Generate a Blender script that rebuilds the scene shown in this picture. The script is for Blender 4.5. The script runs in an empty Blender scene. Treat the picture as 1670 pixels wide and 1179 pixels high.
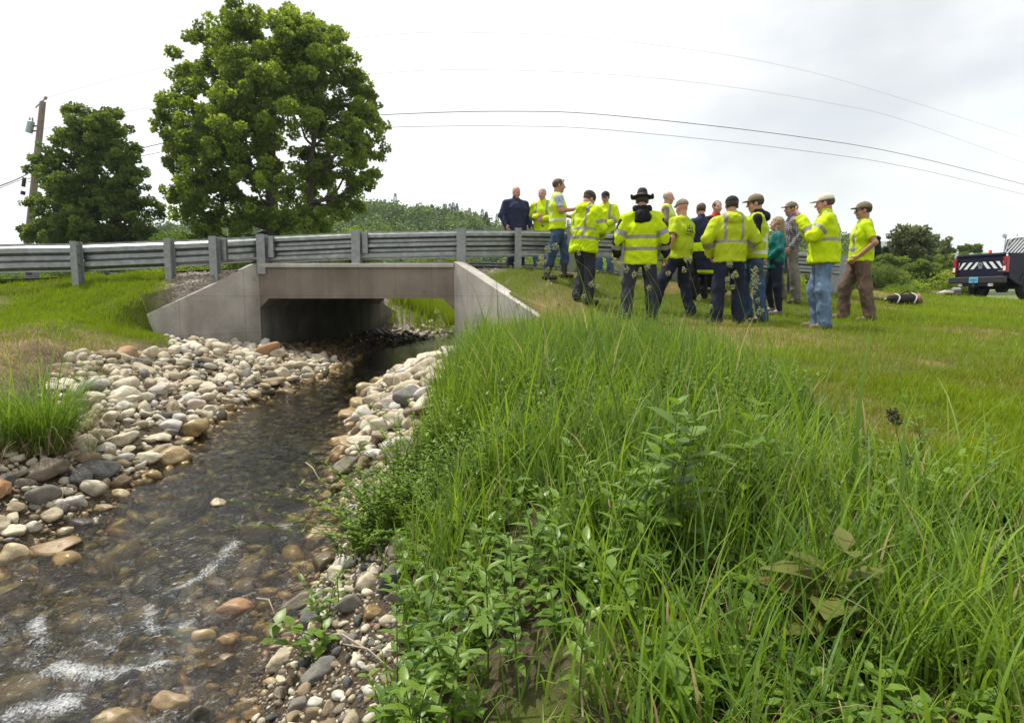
import bpy, bmesh, math, random
import numpy as np
from mathutils import Vector, Matrix
random.seed(7)
RNG = np.random.default_rng(11)
PI = math.pi
scene = bpy.context.scene
COL = scene.collection
# ------------------------------------------------------------------ camera
F_PX, W_PX, H_PX = 1000.0, 1670.0, 1179.0
PITCH = math.radians(5.97)
SP, CP = math.sin(PITCH), math.cos(PITCH)
cam_d = bpy.data.cameras.new("camera")
cam_d.sensor_width = 36.0
cam_d.lens = 36.0 * F_PX / W_PX
cam_d.clip_start = 0.05
cam_d.clip_end = 6000.0
cam = bpy.data.objects.new("camera", cam_d)
cam.rotation_euler = (PI / 2 - PITCH, 0, 0)
COL.objects.link(cam)
scene.camera = cam
# ------------------------------------------------------------------ sky, sun, exposure
SUN_DIR = Vector((-0.34, 0.22, 0.92)).normalized()
sun_el = math.asin(SUN_DIR.z)
sun_az = math.atan2(SUN_DIR.x, SUN_DIR.y)
world = bpy.data.worlds.new("World")
scene.world = world
world.use_nodes = True
wn, wl = world.node_tree.nodes, world.node_tree.links
wn.clear()
w_out = wn.new("ShaderNodeOutputWorld")
w_bg = wn.new("ShaderNodeBackground"); w_bg.inputs[1].default_value = 0.1
w_sky = wn.new("ShaderNodeTexSky"); w_sky.sky_type = 'NISHITA'; w_sky.sun_disc = False
w_sky.sun_elevation = sun_el; w_sky.sun_rotation = sun_az
w_tc = wn.new("ShaderNodeTexCoord")
w_map = wn.new("ShaderNodeMapping"); w_map.inputs['Scale'].default_value = (1.0, 1.0, 2.6)
w_map.inputs['Location'].default_value = (0.3, 0.0, 0.2)
wl.new(w_tc.outputs['Generated'], w_map.inputs[0])
w_n1 = wn.new("ShaderNodeTexNoise"); w_n1.inputs['Scale'].default_value = 1.9; w_n1.inputs['Detail'].default_value = 7; w_n1.inputs['Roughness'].default_value = 0.55
w_n2 = wn.new("ShaderNodeTexNoise"); w_n2.inputs['Scale'].default_value = 2.6; w_n2.inputs['Detail'].default_value = 6
wl.new(w_map.outputs[0], w_n1.inputs[0]); wl.new(w_map.outputs[0], w_n2.inputs[0])
w_shade = wn.new("ShaderNodeMapRange"); w_shade.inputs[1].default_value = 0.40; w_shade.inputs[2].default_value = 0.60
w_shade.inputs[3].default_value = 8.85; w_shade.inputs[4].default_value = 9.6
wl.new(w_n2.outputs[0], w_shade.inputs[0])
def sky_patch(px, py, size, amount, prev):
    """a darker cloud lying in a direction of the sky"""
    u, v = (px - 835) / F_PX, (589.5 - py) / F_PX
    d = Vector((u, CP + v * SP, -SP + v * CP)).normalized()
    dot = wn.new("ShaderNodeVectorMath"); dot.operation = 'DOT_PRODUCT'
    nm = wn.new("ShaderNodeVectorMath"); nm.operation = 'NORMALIZE'
    wl.new(w_tc.outputs['Generated'], nm.inputs[0]); wl.new(nm.outputs[0], dot.inputs[0]); dot.inputs[1].default_value = d
    wob = wn.new("ShaderNodeMath"); wob.operation = 'MULTIPLY_ADD'; wob.inputs[1].default_value = 0.05; 
    nn = wn.new("ShaderNodeTexNoise"); nn.inputs['Scale'].default_value = 7; nn.inputs['Detail'].default_value = 6
    wl.new(w_tc.outputs['Generated'], nn.inputs[0])
    wl.new(nn.outputs[0], wob.inputs[0]); wl.new(dot.outputs['Value'], wob.inputs[2])
    mr = wn.new("ShaderNodeMapRange"); mr.interpolation_type = 'SMOOTHSTEP'
    mr.inputs[1].default_value = math.cos(size) + 0.0; mr.inputs[2].default_value = 1.03
    mr.inputs[3].default_value = 0.0; mr.inputs[4].default_value = amount
    wl.new(wob.outputs[0], mr.inputs[0])
    sb = wn.new("ShaderNodeMath"); sb.operation = 'SUBTRACT'
    wl.new(prev, sb.inputs[0]); wl.new(mr.outputs[0], sb.inputs[1])
    return sb.outputs[0]
cv = w_shade.outputs[0]
cv = sky_patch(1290, 150, 0.14, 1.1, cv)
cv = sky_patch(1440, 225, 0.11, 1.1, cv)
w_comb = wn.new("ShaderNodeCombineColor")
w_bl = wn.new("ShaderNodeMath"); w_bl.operation = 'MULTIPLY'; w_bl.inputs[1].default_value = 1.02
wl.new(cv, w_bl.inputs[0])
wl.new(cv, w_comb.inputs[0]); wl.new(cv, w_comb.inputs[1]); wl.new(w_bl.outputs[0], w_comb.inputs[2])
w_mask = wn.new("ShaderNodeMapRange"); w_mask.inputs[1].default_value = 0.28; w_mask.inputs[2].default_value = 0.46
w_mask.inputs[3].default_value = 0.72; w_mask.inputs[4].default_value = 1.0
wl.new(w_n1.outputs[0], w_mask.inputs[0])
w_mix = wn.new("ShaderNodeMix"); w_mix.data_type = 'RGBA'
wl.new(w_mask.outputs[0], w_mix.inputs[0]); wl.new(w_sky.outputs[0], w_mix.inputs[6]); wl.new(w_comb.outputs[0], w_mix.inputs[7])
wl.new(w_mix.outputs[2], w_bg.inputs[0]); wl.new(w_bg.outputs[0], w_out.inputs[0])
sun_d = bpy.data.lights.new("sun", 'SUN'); sun_d.energy = 4.4; sun_d.angle = math.radians(0.9); sun_d.color = (1.0, 0.95, 0.86)
sun = bpy.data.objects.new("sun", sun_d); COL.objects.link(sun)
sun.rotation_euler = SUN_DIR.to_track_quat('Z', 'Y').to_euler()
vs = scene.view_settings
vs.view_transform = 'Standard'; vs.look = 'None'; vs.exposure = 0.28; vs.gamma = 1.0; vs.use_curve_mapping = False
scene.cycles.max_bounces = 7; scene.cycles.transparent_max_bounces = 16
scene.cycles.diffuse_bounces = 3; scene.cycles.glossy_bounces = 3; scene.cycles.transmission_bounces = 4
scene.cycles.caustics_reflective = False; scene.cycles.caustics_refractive = False
scene.cycles.use_denoising = True

# ------------------------------------------------------------------ small helpers
def U(px, py, Y):
    """the point of the place that lies on the ground distance Y along the pixel's line of sight"""
    u, v = (px - 835) / F_PX, (589.5 - py) / F_PX
    dx, dy, dz = u, CP + v * SP, -SP + v * CP
    t = Y / dy
    return Vector((dx * t, Y, dz * t))
def project(x, y, z):
    d = y * CP - z * SP
    return 835 + F_PX * x / d, 589.5 - F_PX * (y * SP + z * CP) / d, d
def tag(o, label=None, cat=None, group=None, kind=None):
    if label: o["label"] = label
    if cat: o["category"] = cat
    if group: o["group"] = group
    if kind: o["kind"] = kind
    return o
def empty(name, loc=(0, 0, 0), rz=0.0):
    o = bpy.data.objects.new(name, None); COL.objects.link(o); o.location = loc; o.rotation_euler = (0, 0, rz)
    o.empty_display_size = 0.1
    return o
def link(name, me, mats=None, parent=None, loc=(0, 0, 0)):
    o = bpy.data.objects.new(name, me); COL.objects.link(o); o.location = loc
    if mats is not None:
        for m in (mats if isinstance(mats, (list, tuple)) else [mats]): me.materials.append(m)
    if parent is not None: o.parent = parent
    return o
def nmesh(name, V, quads=None, tris=None, smooth=True, attrs=None, mat_idx=None):
    V = np.asarray(V, dtype=np.float32)
    me = bpy.data.meshes.new(name)
    loops, starts, totals, n = [], [], [], 0
    for F, k in ((quads, 4), (tris, 3)):
        if F is None or len(F) == 0: continue
        F = np.asarray(F, dtype=np.int32)
        loops.append(F.ravel()); starts.append(n + np.arange(len(F)) * k); totals.append(np.full(len(F), k)); n += len(F) * k
    loops = np.concatenate(loops); starts = np.concatenate(starts); 
    me.vertices.add(len(V)); me.vertices.foreach_set("co", V.ravel())
    me.loops.add(len(loops)); me.loops.foreach_set("vertex_index", loops.astype(np.int32))
    me.polygons.add(len(starts)); me.polygons.foreach_set("loop_start", starts.astype(np.int32))
    if mat_idx is not None: me.polygons.foreach_set("material_index", np.asarray(mat_idx, dtype=np.int32))
    me.update(calc_edges=True)
    me.polygons.foreach_set("use_smooth", np.full(len(starts), smooth, dtype=bool))
    if attrs:
        for an, av in attrs.items():
            a = me.attributes.new(an, 'FLOAT', 'POINT'); a.data.foreach_set("value", np.asarray(av, dtype=np.float32))
    return me
def _h(i, j, k, seed):
    n = (i * 374761393 + j * 668265263 + k * 2147483647 + seed * 1274126177) & 0xFFFFFFFF
    n = ((n ^ (n >> 13)) * 1274126177) & 0xFFFFFFFF
    return ((n ^ (n >> 16)) & 0xFFFF) / 65535.0
def vnoise(x, y, z=0.0, seed=0):
    x, y, z = np.broadcast_arrays(np.asarray(x, dtype=np.float64), np.asarray(y, dtype=np.float64), np.asarray(z, dtype=np.float64))
    xi, yi, zi = np.floor(x).astype(np.int64), np.floor(y).astype(np.int64), np.floor(z).astype(np.int64)
    fx, fy, fz = x - xi, y - yi, z - zi
    fx, fy, fz = fx * fx * (3 - 2 * fx), fy * fy * (3 - 2 * fy), fz * fz * (3 - 2 * fz)
    r = 0
    for a in (0, 1):
        for b in (0, 1):
            for c in (0, 1):
                r = r + _h(xi + a, yi + b, zi + c, seed) * (fx if a else 1 - fx) * (fy if b else 1 - fy) * (fz if c else 1 - fz)
    return r - 0.5
def fbm(x, y, z=0.0, seed=0, oct=3):
    r, a, f = 0, 1.0, 1.0
    for o in range(oct):
        r = r + a * vnoise(np.asarray(x) * f, np.asarray(y) * f, np.asarray(z) * f, seed + o); a *= 0.5; f *= 2.03
    return r
def sstep(a, b, x):
    t = np.clip((np.asarray(x, dtype=np.float64) - a) / (b - a), 0, 1); return t * t * (3 - 2 * t)
def bm_obj(name, bm, mats, parent=None, smooth=False, bevel=0.0, loc=(0, 0, 0)):
    if bevel > 0:
        bmesh.ops.bevel(bm, geom=[e for e in bm.edges if len(e.link_faces) == 2 and e.calc_face_angle() > 0.6], offset=bevel, segments=2, affect='EDGES', profile=0.5)
    bmesh.ops.recalc_face_normals(bm, faces=bm.faces)
    me = bpy.data.meshes.new(name); bm.to_mesh(me); bm.free()
    me.polygons.foreach_set("use_smooth", np.full(len(me.polygons), smooth, dtype=bool))
    return link(name, me, mats, parent, loc)
def add_box(bm, c, s, rz=0.0, M=None, mi=0):
    r = bmesh.ops.create_cube(bm, size=1.0)
    T = Matrix.Translation(c) @ Matrix.Rotation(rz, 4, 'Z') @ Matrix.Diagonal((s[0], s[1], s[2], 1))
    if M is not None: T = M @ T
    bmesh.ops.transform(bm, matrix=T, verts=r['verts'])
    for f in {f for v in r['verts'] for f in v.link_faces}: f.material_index = mi
    return r['verts']
def add_hex(bm, P, mi=0):
    """box from eight corners: bottom loop of four then top loop of four"""
    v = [bm.verts.new(p) for p in P]
    for q in ((0, 3, 2, 1), (4, 5, 6, 7), (0, 1, 5, 4), (1, 2, 6, 5), (2, 3, 7, 6), (3, 0, 4, 7)):
        f = bm.faces.new([v[i] for i in q]); f.material_index = mi
    return v
def add_tube(bm, pts, radii, seg=8, cap=True, mi=0, smooth=True):
    pts = [Vector(p) for p in pts]
    if not isinstance(radii, (list, tuple)): radii = [radii] * len(pts)
    rings = []; prev = None
    for i, p in enumerate(pts):
        t = (pts[min(i + 1, len(pts) - 1)] - pts[max(i - 1, 0)]).normalized()
        if prev is None:
            ax = Vector((0, 0, 1)) if abs(t.z) < 0.9 else Vector((1, 0, 0))
            n = t.cross(ax).normalized()
        else:
            n = (prev - t * prev.dot(t)).normalized()
        prev = n; b = t.cross(n)
        rings.append([bm.verts.new(p + (n * math.cos(2 * PI * k / seg) + b * math.sin(2 * PI * k / seg)) * radii[i]) for k in range(seg)])
    for i in range(len(rings) - 1):
        for k in range(seg):
            f = bm.faces.new((rings[i][k], rings[i][(k + 1) % seg], rings[i + 1][(k + 1) % seg], rings[i + 1][k])); f.material_index = mi; f.smooth = smooth
    if cap and seg > 2:
        f = bm.faces.new(rings[0][::-1]); f.material_index = mi
        f = bm.faces.new(rings[-1]); f.material_index = mi
def tube_arrays(pts, rad, seg):
    pts = np.asarray(pts, float); n = len(pts)
    t = np.gradient(pts, axis=0); t /= np.linalg.norm(t, axis=1)[:, None] + 1e-9
    ax = np.where(np.abs(t[:, 2:3]) < 0.9, np.array([[0, 0, 1.0]]), np.array([[1.0, 0, 0]]))
    a = np.cross(t, ax[0:1] if n else ax); a /= np.linalg.norm(a, axis=1)[:, None] + 1e-9
    b = np.cross(t, a)
    th = np.arange(seg) * 2 * PI / seg
    V = pts[:, None, :] + (a[:, None, :] * np.cos(th)[None, :, None] + b[:, None, :] * np.sin(th)[None, :, None]) * np.asarray(rad)[:, None, None]
    i, k = np.meshgrid(np.arange(n - 1), np.arange(seg), indexing='ij')
    Q = np.stack([i * seg + k, i * seg + (k + 1) % seg, (i + 1) * seg + (k + 1) % seg, (i + 1) * seg + k], -1).reshape(-1, 4)
    return V.reshape(-1, 3), Q

# ------------------------------------------------------------------ materials
def mat(name, base=(0.5, 0.5, 0.5), rough=0.7, metal=0.0, spec=0.5):
    m = bpy.data.materials.new(name); m.use_nodes = True
    b = m.node_tree.nodes['Principled BSDF']
    b.inputs['Base Color'].default_value = (*base, 1); b.inputs['Roughness'].default_value = rough; b.inputs['Metallic'].default_value = metal
    b.inputs['Specular IOR Level'].default_value = spec
    return m
def ramp_node(nt, stops):
    r = nt.nodes.new("ShaderNodeValToRGB"); e = r.color_ramp.elements
    while len(e) > 1: e.remove(e[0])
    e[0].position = stops[0][0]; e[0].color = (*stops[0][1], 1)
    for p, c in stops[1:]:
        x = e.new(p); x.color = (*c, 1)
    return r
def noisy(name, stops, scale=8, detail=6, rough=0.8, bump=0.3, bscale=40, metal=0.0, spec=0.4, coord='Object', stretch=None, rough_var=0.0, nrough=0.6, bdist=0.01):
    m = mat(name, stops[0][1], rough, metal, spec); nt = m.node_tree; N, L = nt.nodes, nt.links
    b = N['Principled BSDF']; tc = N.new("ShaderNodeTexCoord"); mp = N.new("ShaderNodeMapping")
    if stretch: mp.inputs['Scale'].default_value = stretch
    L.new(tc.outputs[coord], mp.inputs[0])
    n1 = N.new("ShaderNodeTexNoise"); n1.inputs['Scale'].default_value = scale; n1.inputs['Detail'].default_value = detail; n1.inputs['Roughness'].default_value = nrough
    L.new(mp.outputs[0], n1.inputs[0]); r = ramp_node(nt, stops); L.new(n1.outputs[0], r.inputs[0]); L.new(r.outputs[0], b.inputs['Base Color'])
    if bump > 0:
        n2 = N.new("ShaderNodeTexNoise"); n2.inputs['Scale'].default_value = bscale; n2.inputs['Detail'].default_value = 5
        L.new(mp.outputs[0], n2.inputs[0]); bp = N.new("ShaderNodeBump"); bp.inputs['Strength'].default_value = bump; bp.inputs['Distance'].default_value = bdist
        L.new(n2.outputs[0], bp.inputs['Height']); L.new(bp.outputs[0], b.inputs['Normal'])
    if rough_var > 0:
        mr = N.new("ShaderNodeMapRange"); mr.inputs[3].default_value = rough - rough_var; mr.inputs[4].default_value = rough + rough_var
        L.new(n1.outputs[0], mr.inputs[0]); L.new(mr.outputs[0], b.inputs['Roughness'])
    return m
def leafy(name, stops, rough=0.5, trans=0.35, tcol=(0.25, 0.42, 0.04), attr='rnd', spec=0.3):
    """two-sided leaf: diffuse-glossy front, light passing through; colour varies from leaf to leaf"""
    m = mat(name, stops[0][1], rough, 0, spec); nt = m.node_tree; N, L = nt.nodes, nt.links
    b = N['Principled BSDF']; a = N.new("ShaderNodeAttribute"); a.attribute_name = attr
    r = ramp_node(nt, stops); L.new(a.outputs['Fac'], r.inputs[0]); L.new(r.outputs[0], b.inputs['Base Color'])
    t = N.new("ShaderNodeBsdfTranslucent"); mx = N.new("ShaderNodeMix"); mx.data_type = 'RGBA'; mx.blend_type = 'MULTIPLY'; mx.inputs[0].default_value = 1.0
    hs = N.new("ShaderNodeHueSaturation"); hs.inputs['Value'].default_value = 1.6; hs.inputs['Hue'].default_value = 0.485; hs.inputs['Saturation'].default_value = 1.05
    L.new(r.outputs[0], hs.inputs['Color']); L.new(hs.outputs[0], t.inputs[0])
    ms = N.new("ShaderNodeMixShader"); ms.inputs[0].default_value = trans
    L.new(b.outputs[0], ms.inputs[1]); L.new(t.outputs[0], ms.inputs[2]); L.new(ms.outputs[0], N['Material Output'].inputs[0])
    return m
def srgb(r, g, b):
    f = lambda c: (c / 255 / 12.92) if c <= 10 else ((c / 255 + 0.055) / 1.055) ** 2.4
    return (f(r), f(g), f(b))
# ================================================================== THE LIE OF THE LAND (height functions)
def ip(x, xs, ys): return np.interp(x, xs, ys)
ROAD_X = [-400, -60, -20, -12, -8, -4, 0, 3, 6, 9, 13, 20, 40, 90, 400]
ROAD_YN = [-40, 2.5, 8.9, 9.7, 10.15, 10.9, 11.35, 11.75, 12.7, 14.7, 16.7, 20.3, 31, 62, 250]
ROAD_Z = [2, 0.4, 0.12, 0.18, 0.26, 0.52, 0.55, 0.34, 0.2, 0.16, -0.07, -0.25, -0.5, 0.3, 3]
def road_y(x):
    r = 0
    for o in (-0.8, 0, 0.8): r = r + ip(np.asarray(x, float) + o, ROAD_X, ROAD_YN)
    return r / 3
def road_z(x):
    r = 0
    for o in (-0.9, 0, 0.9): r = r + ip(np.asarray(x, float) + o, ROAD_X, ROAD_Z)
    return r / 3
ROAD_W = 5.9
YT = [0.3, 1.5, 2.1, 2.5, 2.9, 3.4, 4.2, 4.9, 5.8, 7.2, 8.6, 10.5, 13, 17, 19, 22, 26]
XLT = [-3.6, -3.4, -3.3, -3.1, -2.95, -2.75, -2.72, -2.72, -2.95, -3.1, -2.75, -2.9, -2.9, -2.2, -1.6, -0.2, 2.5]
XRT = [-0.9, -0.92, -0.95, -1.0, -1.0, -1.02, -1.22, -1.4, -1.5, -1.75, -1.85, -1.7, -1.1, -0.8, 0.0, 1.6, 4.5]
def xl_w(y): return ip(y, YT, XLT)
def xr_w(y): return ip(y, YT, XRT)
def z_water(y): return ip(y, [0.3, 2.0, 3.0, 4.0, 5.5, 9.0, 12, 18, 26], [-1.60, -1.53, -1.46, -1.36, -1.26, -1.17, -1.15, -1.10, -1.05])
A_L, B_L = (-4.3, 10.5), (-5.35, 9.0)      # left wing wall, from the culvert outwards
A_R, B_R = (-0.98, 10.5), (0.5, 8.9)       # right wing wall
Y0, Y1 = 10.5, 17.2
def cul_l(y): return -4.3 + (y - Y0) * 0.09
def cul_r(y): return -0.98 + (y - Y0) * 0.09
def h_left(x, y):
    d = np.maximum(road_y(x) - 0.5 - y, 0)
    z = road_z(x) - 0.03 - 0.36 * np.minimum(d, 1.6) - 0.13 * np.maximum(d - 1.6, 0)
    return z - 0.07 * sstep(-6, -9, x)
def h_right(x, y):
    yr = road_y(x) - 0.45
    base = -1.0 + 0.075 * y
    s = np.clip((y - 8) / np.maximum(yr - 8, 0.5), 0, 1)
    far = -0.4 + (road_z(x) - 0.03 + 0.4) * s ** np.interp(x, [0.6, 2.6], [1.3, 2.3])
    z = np.where(y < 8, base, far)
    return z + 0.10 * sstep(4, 9, x) * sstep(9, 4, y) * 0
def terrain(x, y):
    x = np.asarray(x, float); y = np.asarray(y, float); x, y = np.broadcast_arrays(x, y)
    xl, xr, zw = xl_w(y), xr_w(y), z_water(y)
    dl, dr = xl - x, x - xr
    sl = ip(y, [3, 6, 9, 17, 19], [0.40, 0.42, 0.25, 0.12, 0.5]); sr = ip(y, [3, 7, 9.6, 17, 19], [0.62, 0.55, 0.3, 0.3, 0.4])
    w = np.maximum(xr - xl, 0.5); c = np.clip((x - xl) / w, 0, 1)
    bed = zw - 0.02 - ip(y, [2.5, 4.6], [0.115, 0.19]) * np.sin(c * PI) ** 0.7
    vl = zw + sl * dl; vr = zw + sr * dr
    valley = np.where(dl > 0, vl, np.where(dr > 0, vr, bed))
    left = x < (xl + xr) / 2
    fill = np.where(left, h_left(x, y), h_right(x, y))
    near = np.minimum(valley, fill)
    # ground held up behind the wing walls
    lineL = A_L[0] + (y - A_L[1]) * (B_L[0] - A_L[0]) / (B_L[1] - A_L[1])
    lineR = A_R[0] + (y - A_R[1]) * (B_R[0] - A_R[0]) / (B_R[1] - A_R[1])
    wl_ = np.where(y < 9.0, sstep(7.3, 9.0, y) * sstep(-5.25, -5.3 - 0.9 * np.clip(9.05 - y, 0.05, 1), x), (x < np.minimum(lineL, A_L[0]) - 0.12) * 1.0)
    wr_ = sstep(8.2, 8.9, y) * (x > np.maximum(lineR, A_R[0]) + 0.12)
    k = np.where(left, wl_, wr_)
    out = near * (1 - k) + fill * k
    # under and beside the road
    yn = road_y(x); zr = road_z(x)
    ycut = np.where((x > cul_l(y) - 0.15) & (x < cul_r(y) + 0.15), 1e9, Y0 - 0.12)
    road = zr - 0.05
    beyond = y - (yn + ROAD_W)
    fzone = np.where(beyond > 0, road - 0.30 * np.minimum(beyond, 1.8) + 0.02 * np.maximum(beyond - 4, 0) - 0.0, np.where(y > yn - 0.45, road, fill))
    far_lift = 0.020 * np.clip(y - 22, 0, 120)
    fzone = np.where(beyond > 0, np.minimum(fzone, road + far_lift + 0.1), fzone)
    out = np.where(y > ycut, fzone, out)
    # channel through and above the culvert
    inch = (x > cul_l(y) - 0.14) & (x < cul_r(y) + 0.14) & (y >= Y0 - 0.12) & (y <= Y1)
    out = np.where(inch, valley, out)
    up = (y > Y1) & (y < 40)
    bank = zw + np.where(dl > 0, 0.9 * dl, np.where(dr > 0, 0.75 * dr, -0.14))
    hill = -1.15 + 0.20 * (y - 19.2)
    bank = np.maximum(bank, np.where(y > 19.2, hill, -9))
    out = np.where(up, np.minimum(out, bank), out)
    out = out + np.where(y > 150, 0, 0)
    nz = 0.03 * fbm(x * 1.6, y * 1.6, 0, 3, 3) + 0.018 * fbm(x * 7, y * 7, 0, 9, 2)
    near_road = sstep(0.0, 0.6, np.abs(y - (yn + ROAD_W / 2)) - ROAD_W / 2)
    return out + nz * near_road
def steps(a, b, fine, far, grow=1.16):
    xs = list(np.arange(a, b + 1e-6, fine)); s = fine; x = xs[-1]
    while x < far: s *= grow; x += s; xs.append(x)
    s = fine; x = xs[0]; pre = []
    while x > -far: s *= grow; x -= s; pre.append(x)
    return np.array(pre[::-1] + xs)
gx = steps(-8.5, 9.0, 0.055, 3000); gy = steps(0.6, 18.5, 0.055, 3000)
gy = gy[gy > -60]
GX, GY = np.meshgrid(gx, gy, indexing='xy')
GZ = terrain(GX, GY)
nx, ny = len(gx), len(gy)
ii, jj = np.meshgrid(np.arange(ny - 1), np.arange(nx - 1), indexing='ij')
Q = np.stack([ii * nx + jj, ii * nx + jj + 1, (ii + 1) * nx + jj + 1, (ii + 1) * nx + jj], -1).reshape(-1, 4)
def tall_zone(X, Y):
    """how tall the uncut grass stands, 0..1, on the right bank"""
    dr = X - xr_w(Y); n = 0.35 * fbm(X * 1.5, Y * 1.5, 0, 71, 2)
    right = ip(Y, [0.8, 2, 3, 4.5, 6, 7.2, 8.0, 9], [2.3, 1.75, 1.55, 1.6, 1.5, 1.2, 0.4, 0.0])
    a = sstep(ip(Y, [1.5, 2.6, 3.4, 4.2, 5.5, 7, 9], [0.45, 0.35, 0.35, 0.55, 0.8, 0.9, 0.8]), ip(Y, [1.5, 2.6, 3.4, 4.2, 5.5, 7, 9], [0.95, 0.85, 0.8, 0.95, 1.2, 1.2, 1.1]), dr + n * 0.5)
    b = sstep(right + 0.6, right - 0.5, X + n); c = sstep(ip(X, [-0.4, 1.4], [7.2, 8.2]), ip(X, [-0.4, 1.4], [5.9, 6.0]), Y + n)
    return a * b * c
# what covers the ground: masks
def masks(x, y):
    """gravel, bare soil, dry straw, 0..1"""
    yn = road_y(x); d = yn - y
    dl, dr = xl_w(y) - x, x - xr_w(y)
    n = fbm(x * 1.3, y * 1.3, 0, 21, 3); n2 = fbm(x * 4, y * 4, 0, 33, 3)
    gravel = sstep(1.05, 0.4, d + n * 0.9 + 0.75 * sstep(-0.3, 0.8, x) - 0.5 * sstep(-7.5, -5, x) * sstep(1, -3, x)) * sstep(-5.7, -5.2, x) * sstep(9, 2.4, x)
    rock_l = ip(y, [2, 3.5, 5, 8, 10], [1.6, 1.3, 1.25, 1.7, 2.4]); rock_r = ip(y, [1.5, 2.6, 3.4, 4.2, 5.5, 8, 10.5], [0.75, 0.55, 0.25, 0.35, 0.75, 1.0, 0.9])
    soil = np.maximum(sstep(rock_l + 0.45, rock_l - 0.1, dl + n * 0.5), 0) * (dl > -0.001) + sstep(rock_r + 0.25, rock_r - 0.1, dr + n * 0.3) * (dr > -0.001) + ((dl <= 0) & (dr <= 0))
    soil = np.clip(soil, 0, 1)
    soil = np.maximum(soil, sstep(0.16, 0.34, n2 + n * 0.4) * sstep(-3.2, -4.4, x) * sstep(8.2, 6.3, y) * 0.9)
    soil = np.maximum(soil, 0.85 * sstep(0.1, 0.6, tall_zone(x, y)) * sstep(-0.35, 0.1, n2 + 0.1))
    straw = sstep(0.06, 0.36, fbm(x * 0.9, y * 0.9, 0, 51, 3) + 0.12 * np.exp(-((x - 3.1) ** 2 / 2.2 + (y - 7.1) ** 2 / 1.0)) * 3 - 0.05)
    straw = np.maximum(straw * 0.8, np.exp(-((x - 2.7) ** 2 / 1.6 + (y - 7.6) ** 2 / .8)))
    straw = np.maximum(straw, np.exp(-((x - 0.75) ** 2 / 0.35 + (y - 9.3) ** 2 / 0.9)) * 0.9)
    straw = np.maximum(straw, sstep(7.0, 5.2, y) * sstep(-3.4, -4.6, x) * 0.75)
    straw = np.maximum(straw, 0.95 * sstep(rock_l + 1.1, rock_l + 0.3, dl + n * 0.9) * (dl > 0) * sstep(8.4, 7.6, y))
    return gravel, soil, np.clip(straw, 0, 1)
mg, ms_, mst = masks(GX, GY)
me = nmesh("ground", np.stack([GX, GY, GZ], -1).reshape(-1, 3), quads=Q, attrs={'gravel': mg.ravel(), 'soil': ms_.ravel(), 'straw': mst.ravel()})
def ground_material():
    m = mat("ground_cover", (0.1, 0.1, 0.05), 0.95, 0, 0.15); nt = m.node_tree; N, L = nt.nodes, nt.links; b = N['Principled BSDF']
    tc = N.new("ShaderNodeTexCoord")
    def noise(sc, det=6, rg=0.65):
        n = N.new("ShaderNodeTexNoise"); n.inputs['Scale'].default_value = sc; n.inputs['Detail'].default_value = det; n.inputs['Roughness'].default_value = rg
        L.new(tc.outputs['Object'], n.inputs[0]); return n
    def attr(a):
        n = N.new("ShaderNodeAttribute"); n.attribute_name = a; return n.outputs['Fac']
    def mixc(f, a, c):
        n = N.new("ShaderNodeMix"); n.data_type = 'RGBA'
        if isinstance(f, float): n.inputs[0].default_value = f
        else: L.new(f, n.inputs[0])
        L.new(a, n.inputs[6]); L.new(c, n.inputs[7]); return n.outputs[2]
    big, mid, fine = noise(0.35, 5), noise(3.0, 8), noise(45, 8, 0.7)
    grass = ramp_node(nt, [(0.25, (0.050, 0.068, 0.012)), (0.5, (0.082, 0.105, 0.018)), (0.75, (0.13, 0.135, 0.032))]); L.new(mid.outputs[0], grass.inputs[0])
    field = ramp_node(nt, [(0.3, (0.075, 0.12, 0.02)), (0.7, (0.14, 0.19, 0.035))]); L.new(big.outputs[0], field.inputs[0])
    straw = ramp_node(nt, [(0.3, (0.12, 0.085, 0.035)), (0.55, (0.26, 0.20, 0.09)), (0.75, (0.36, 0.29, 0.15))]); L.new(fine.outputs[0], straw.inputs[0])
    soil = ramp_node(nt, [(0.3, (0.030, 0.023, 0.015)), (0.5, (0.075, 0.058, 0.038)), (0.7, (0.15, 0.115, 0.075))]); L.new(fine.outputs[0], soil.inputs[0])
    gr = N.new("ShaderNodeTexVoronoi"); gr.inputs['Scale'].default_value = 38; L.new(tc.outputs['Object'], gr.inputs[0])
    grc = ramp_node(nt, [(0.0, (0.12, 0.095, 0.07)), (0.5, (0.26, 0.22, 0.18)), (1.0, (0.42, 0.38, 0.33))]); L.new(gr.outputs['Color'], grc.inputs[0])
    c = mixc(attr('straw'), grass.outputs[0], straw.outputs[0])
    sep = N.new("ShaderNodeSeparateXYZ"); L.new(tc.outputs['Object'], sep.inputs[0])
    far = N.new("ShaderNodeMapRange"); far.inputs[1].default_value = 17; far.inputs[2].default_value = 24; L.new(sep.outputs['Y'], far.inputs[0])
    c = mixc(far.outputs[0], c, field.outputs[0])
    c = mixc(attr('soil'), c, soil.outputs[0]); c = mixc(attr('gravel'), c, grc.outputs[0])
    L.new(c, b.inputs['Base Color'])
    bp = N.new("ShaderNodeBump"); bp.inputs['Strength'].default_value = 0.8; bp.inputs['Distance'].default_value = 0.03
    L.new(fine.outputs[0], bp.inputs['Height']); L.new(bp.outputs[0], b.inputs['Normal'])
    return m
tag(link("ground", me, ground_material()), kind="structure")
_gi = None
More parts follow.
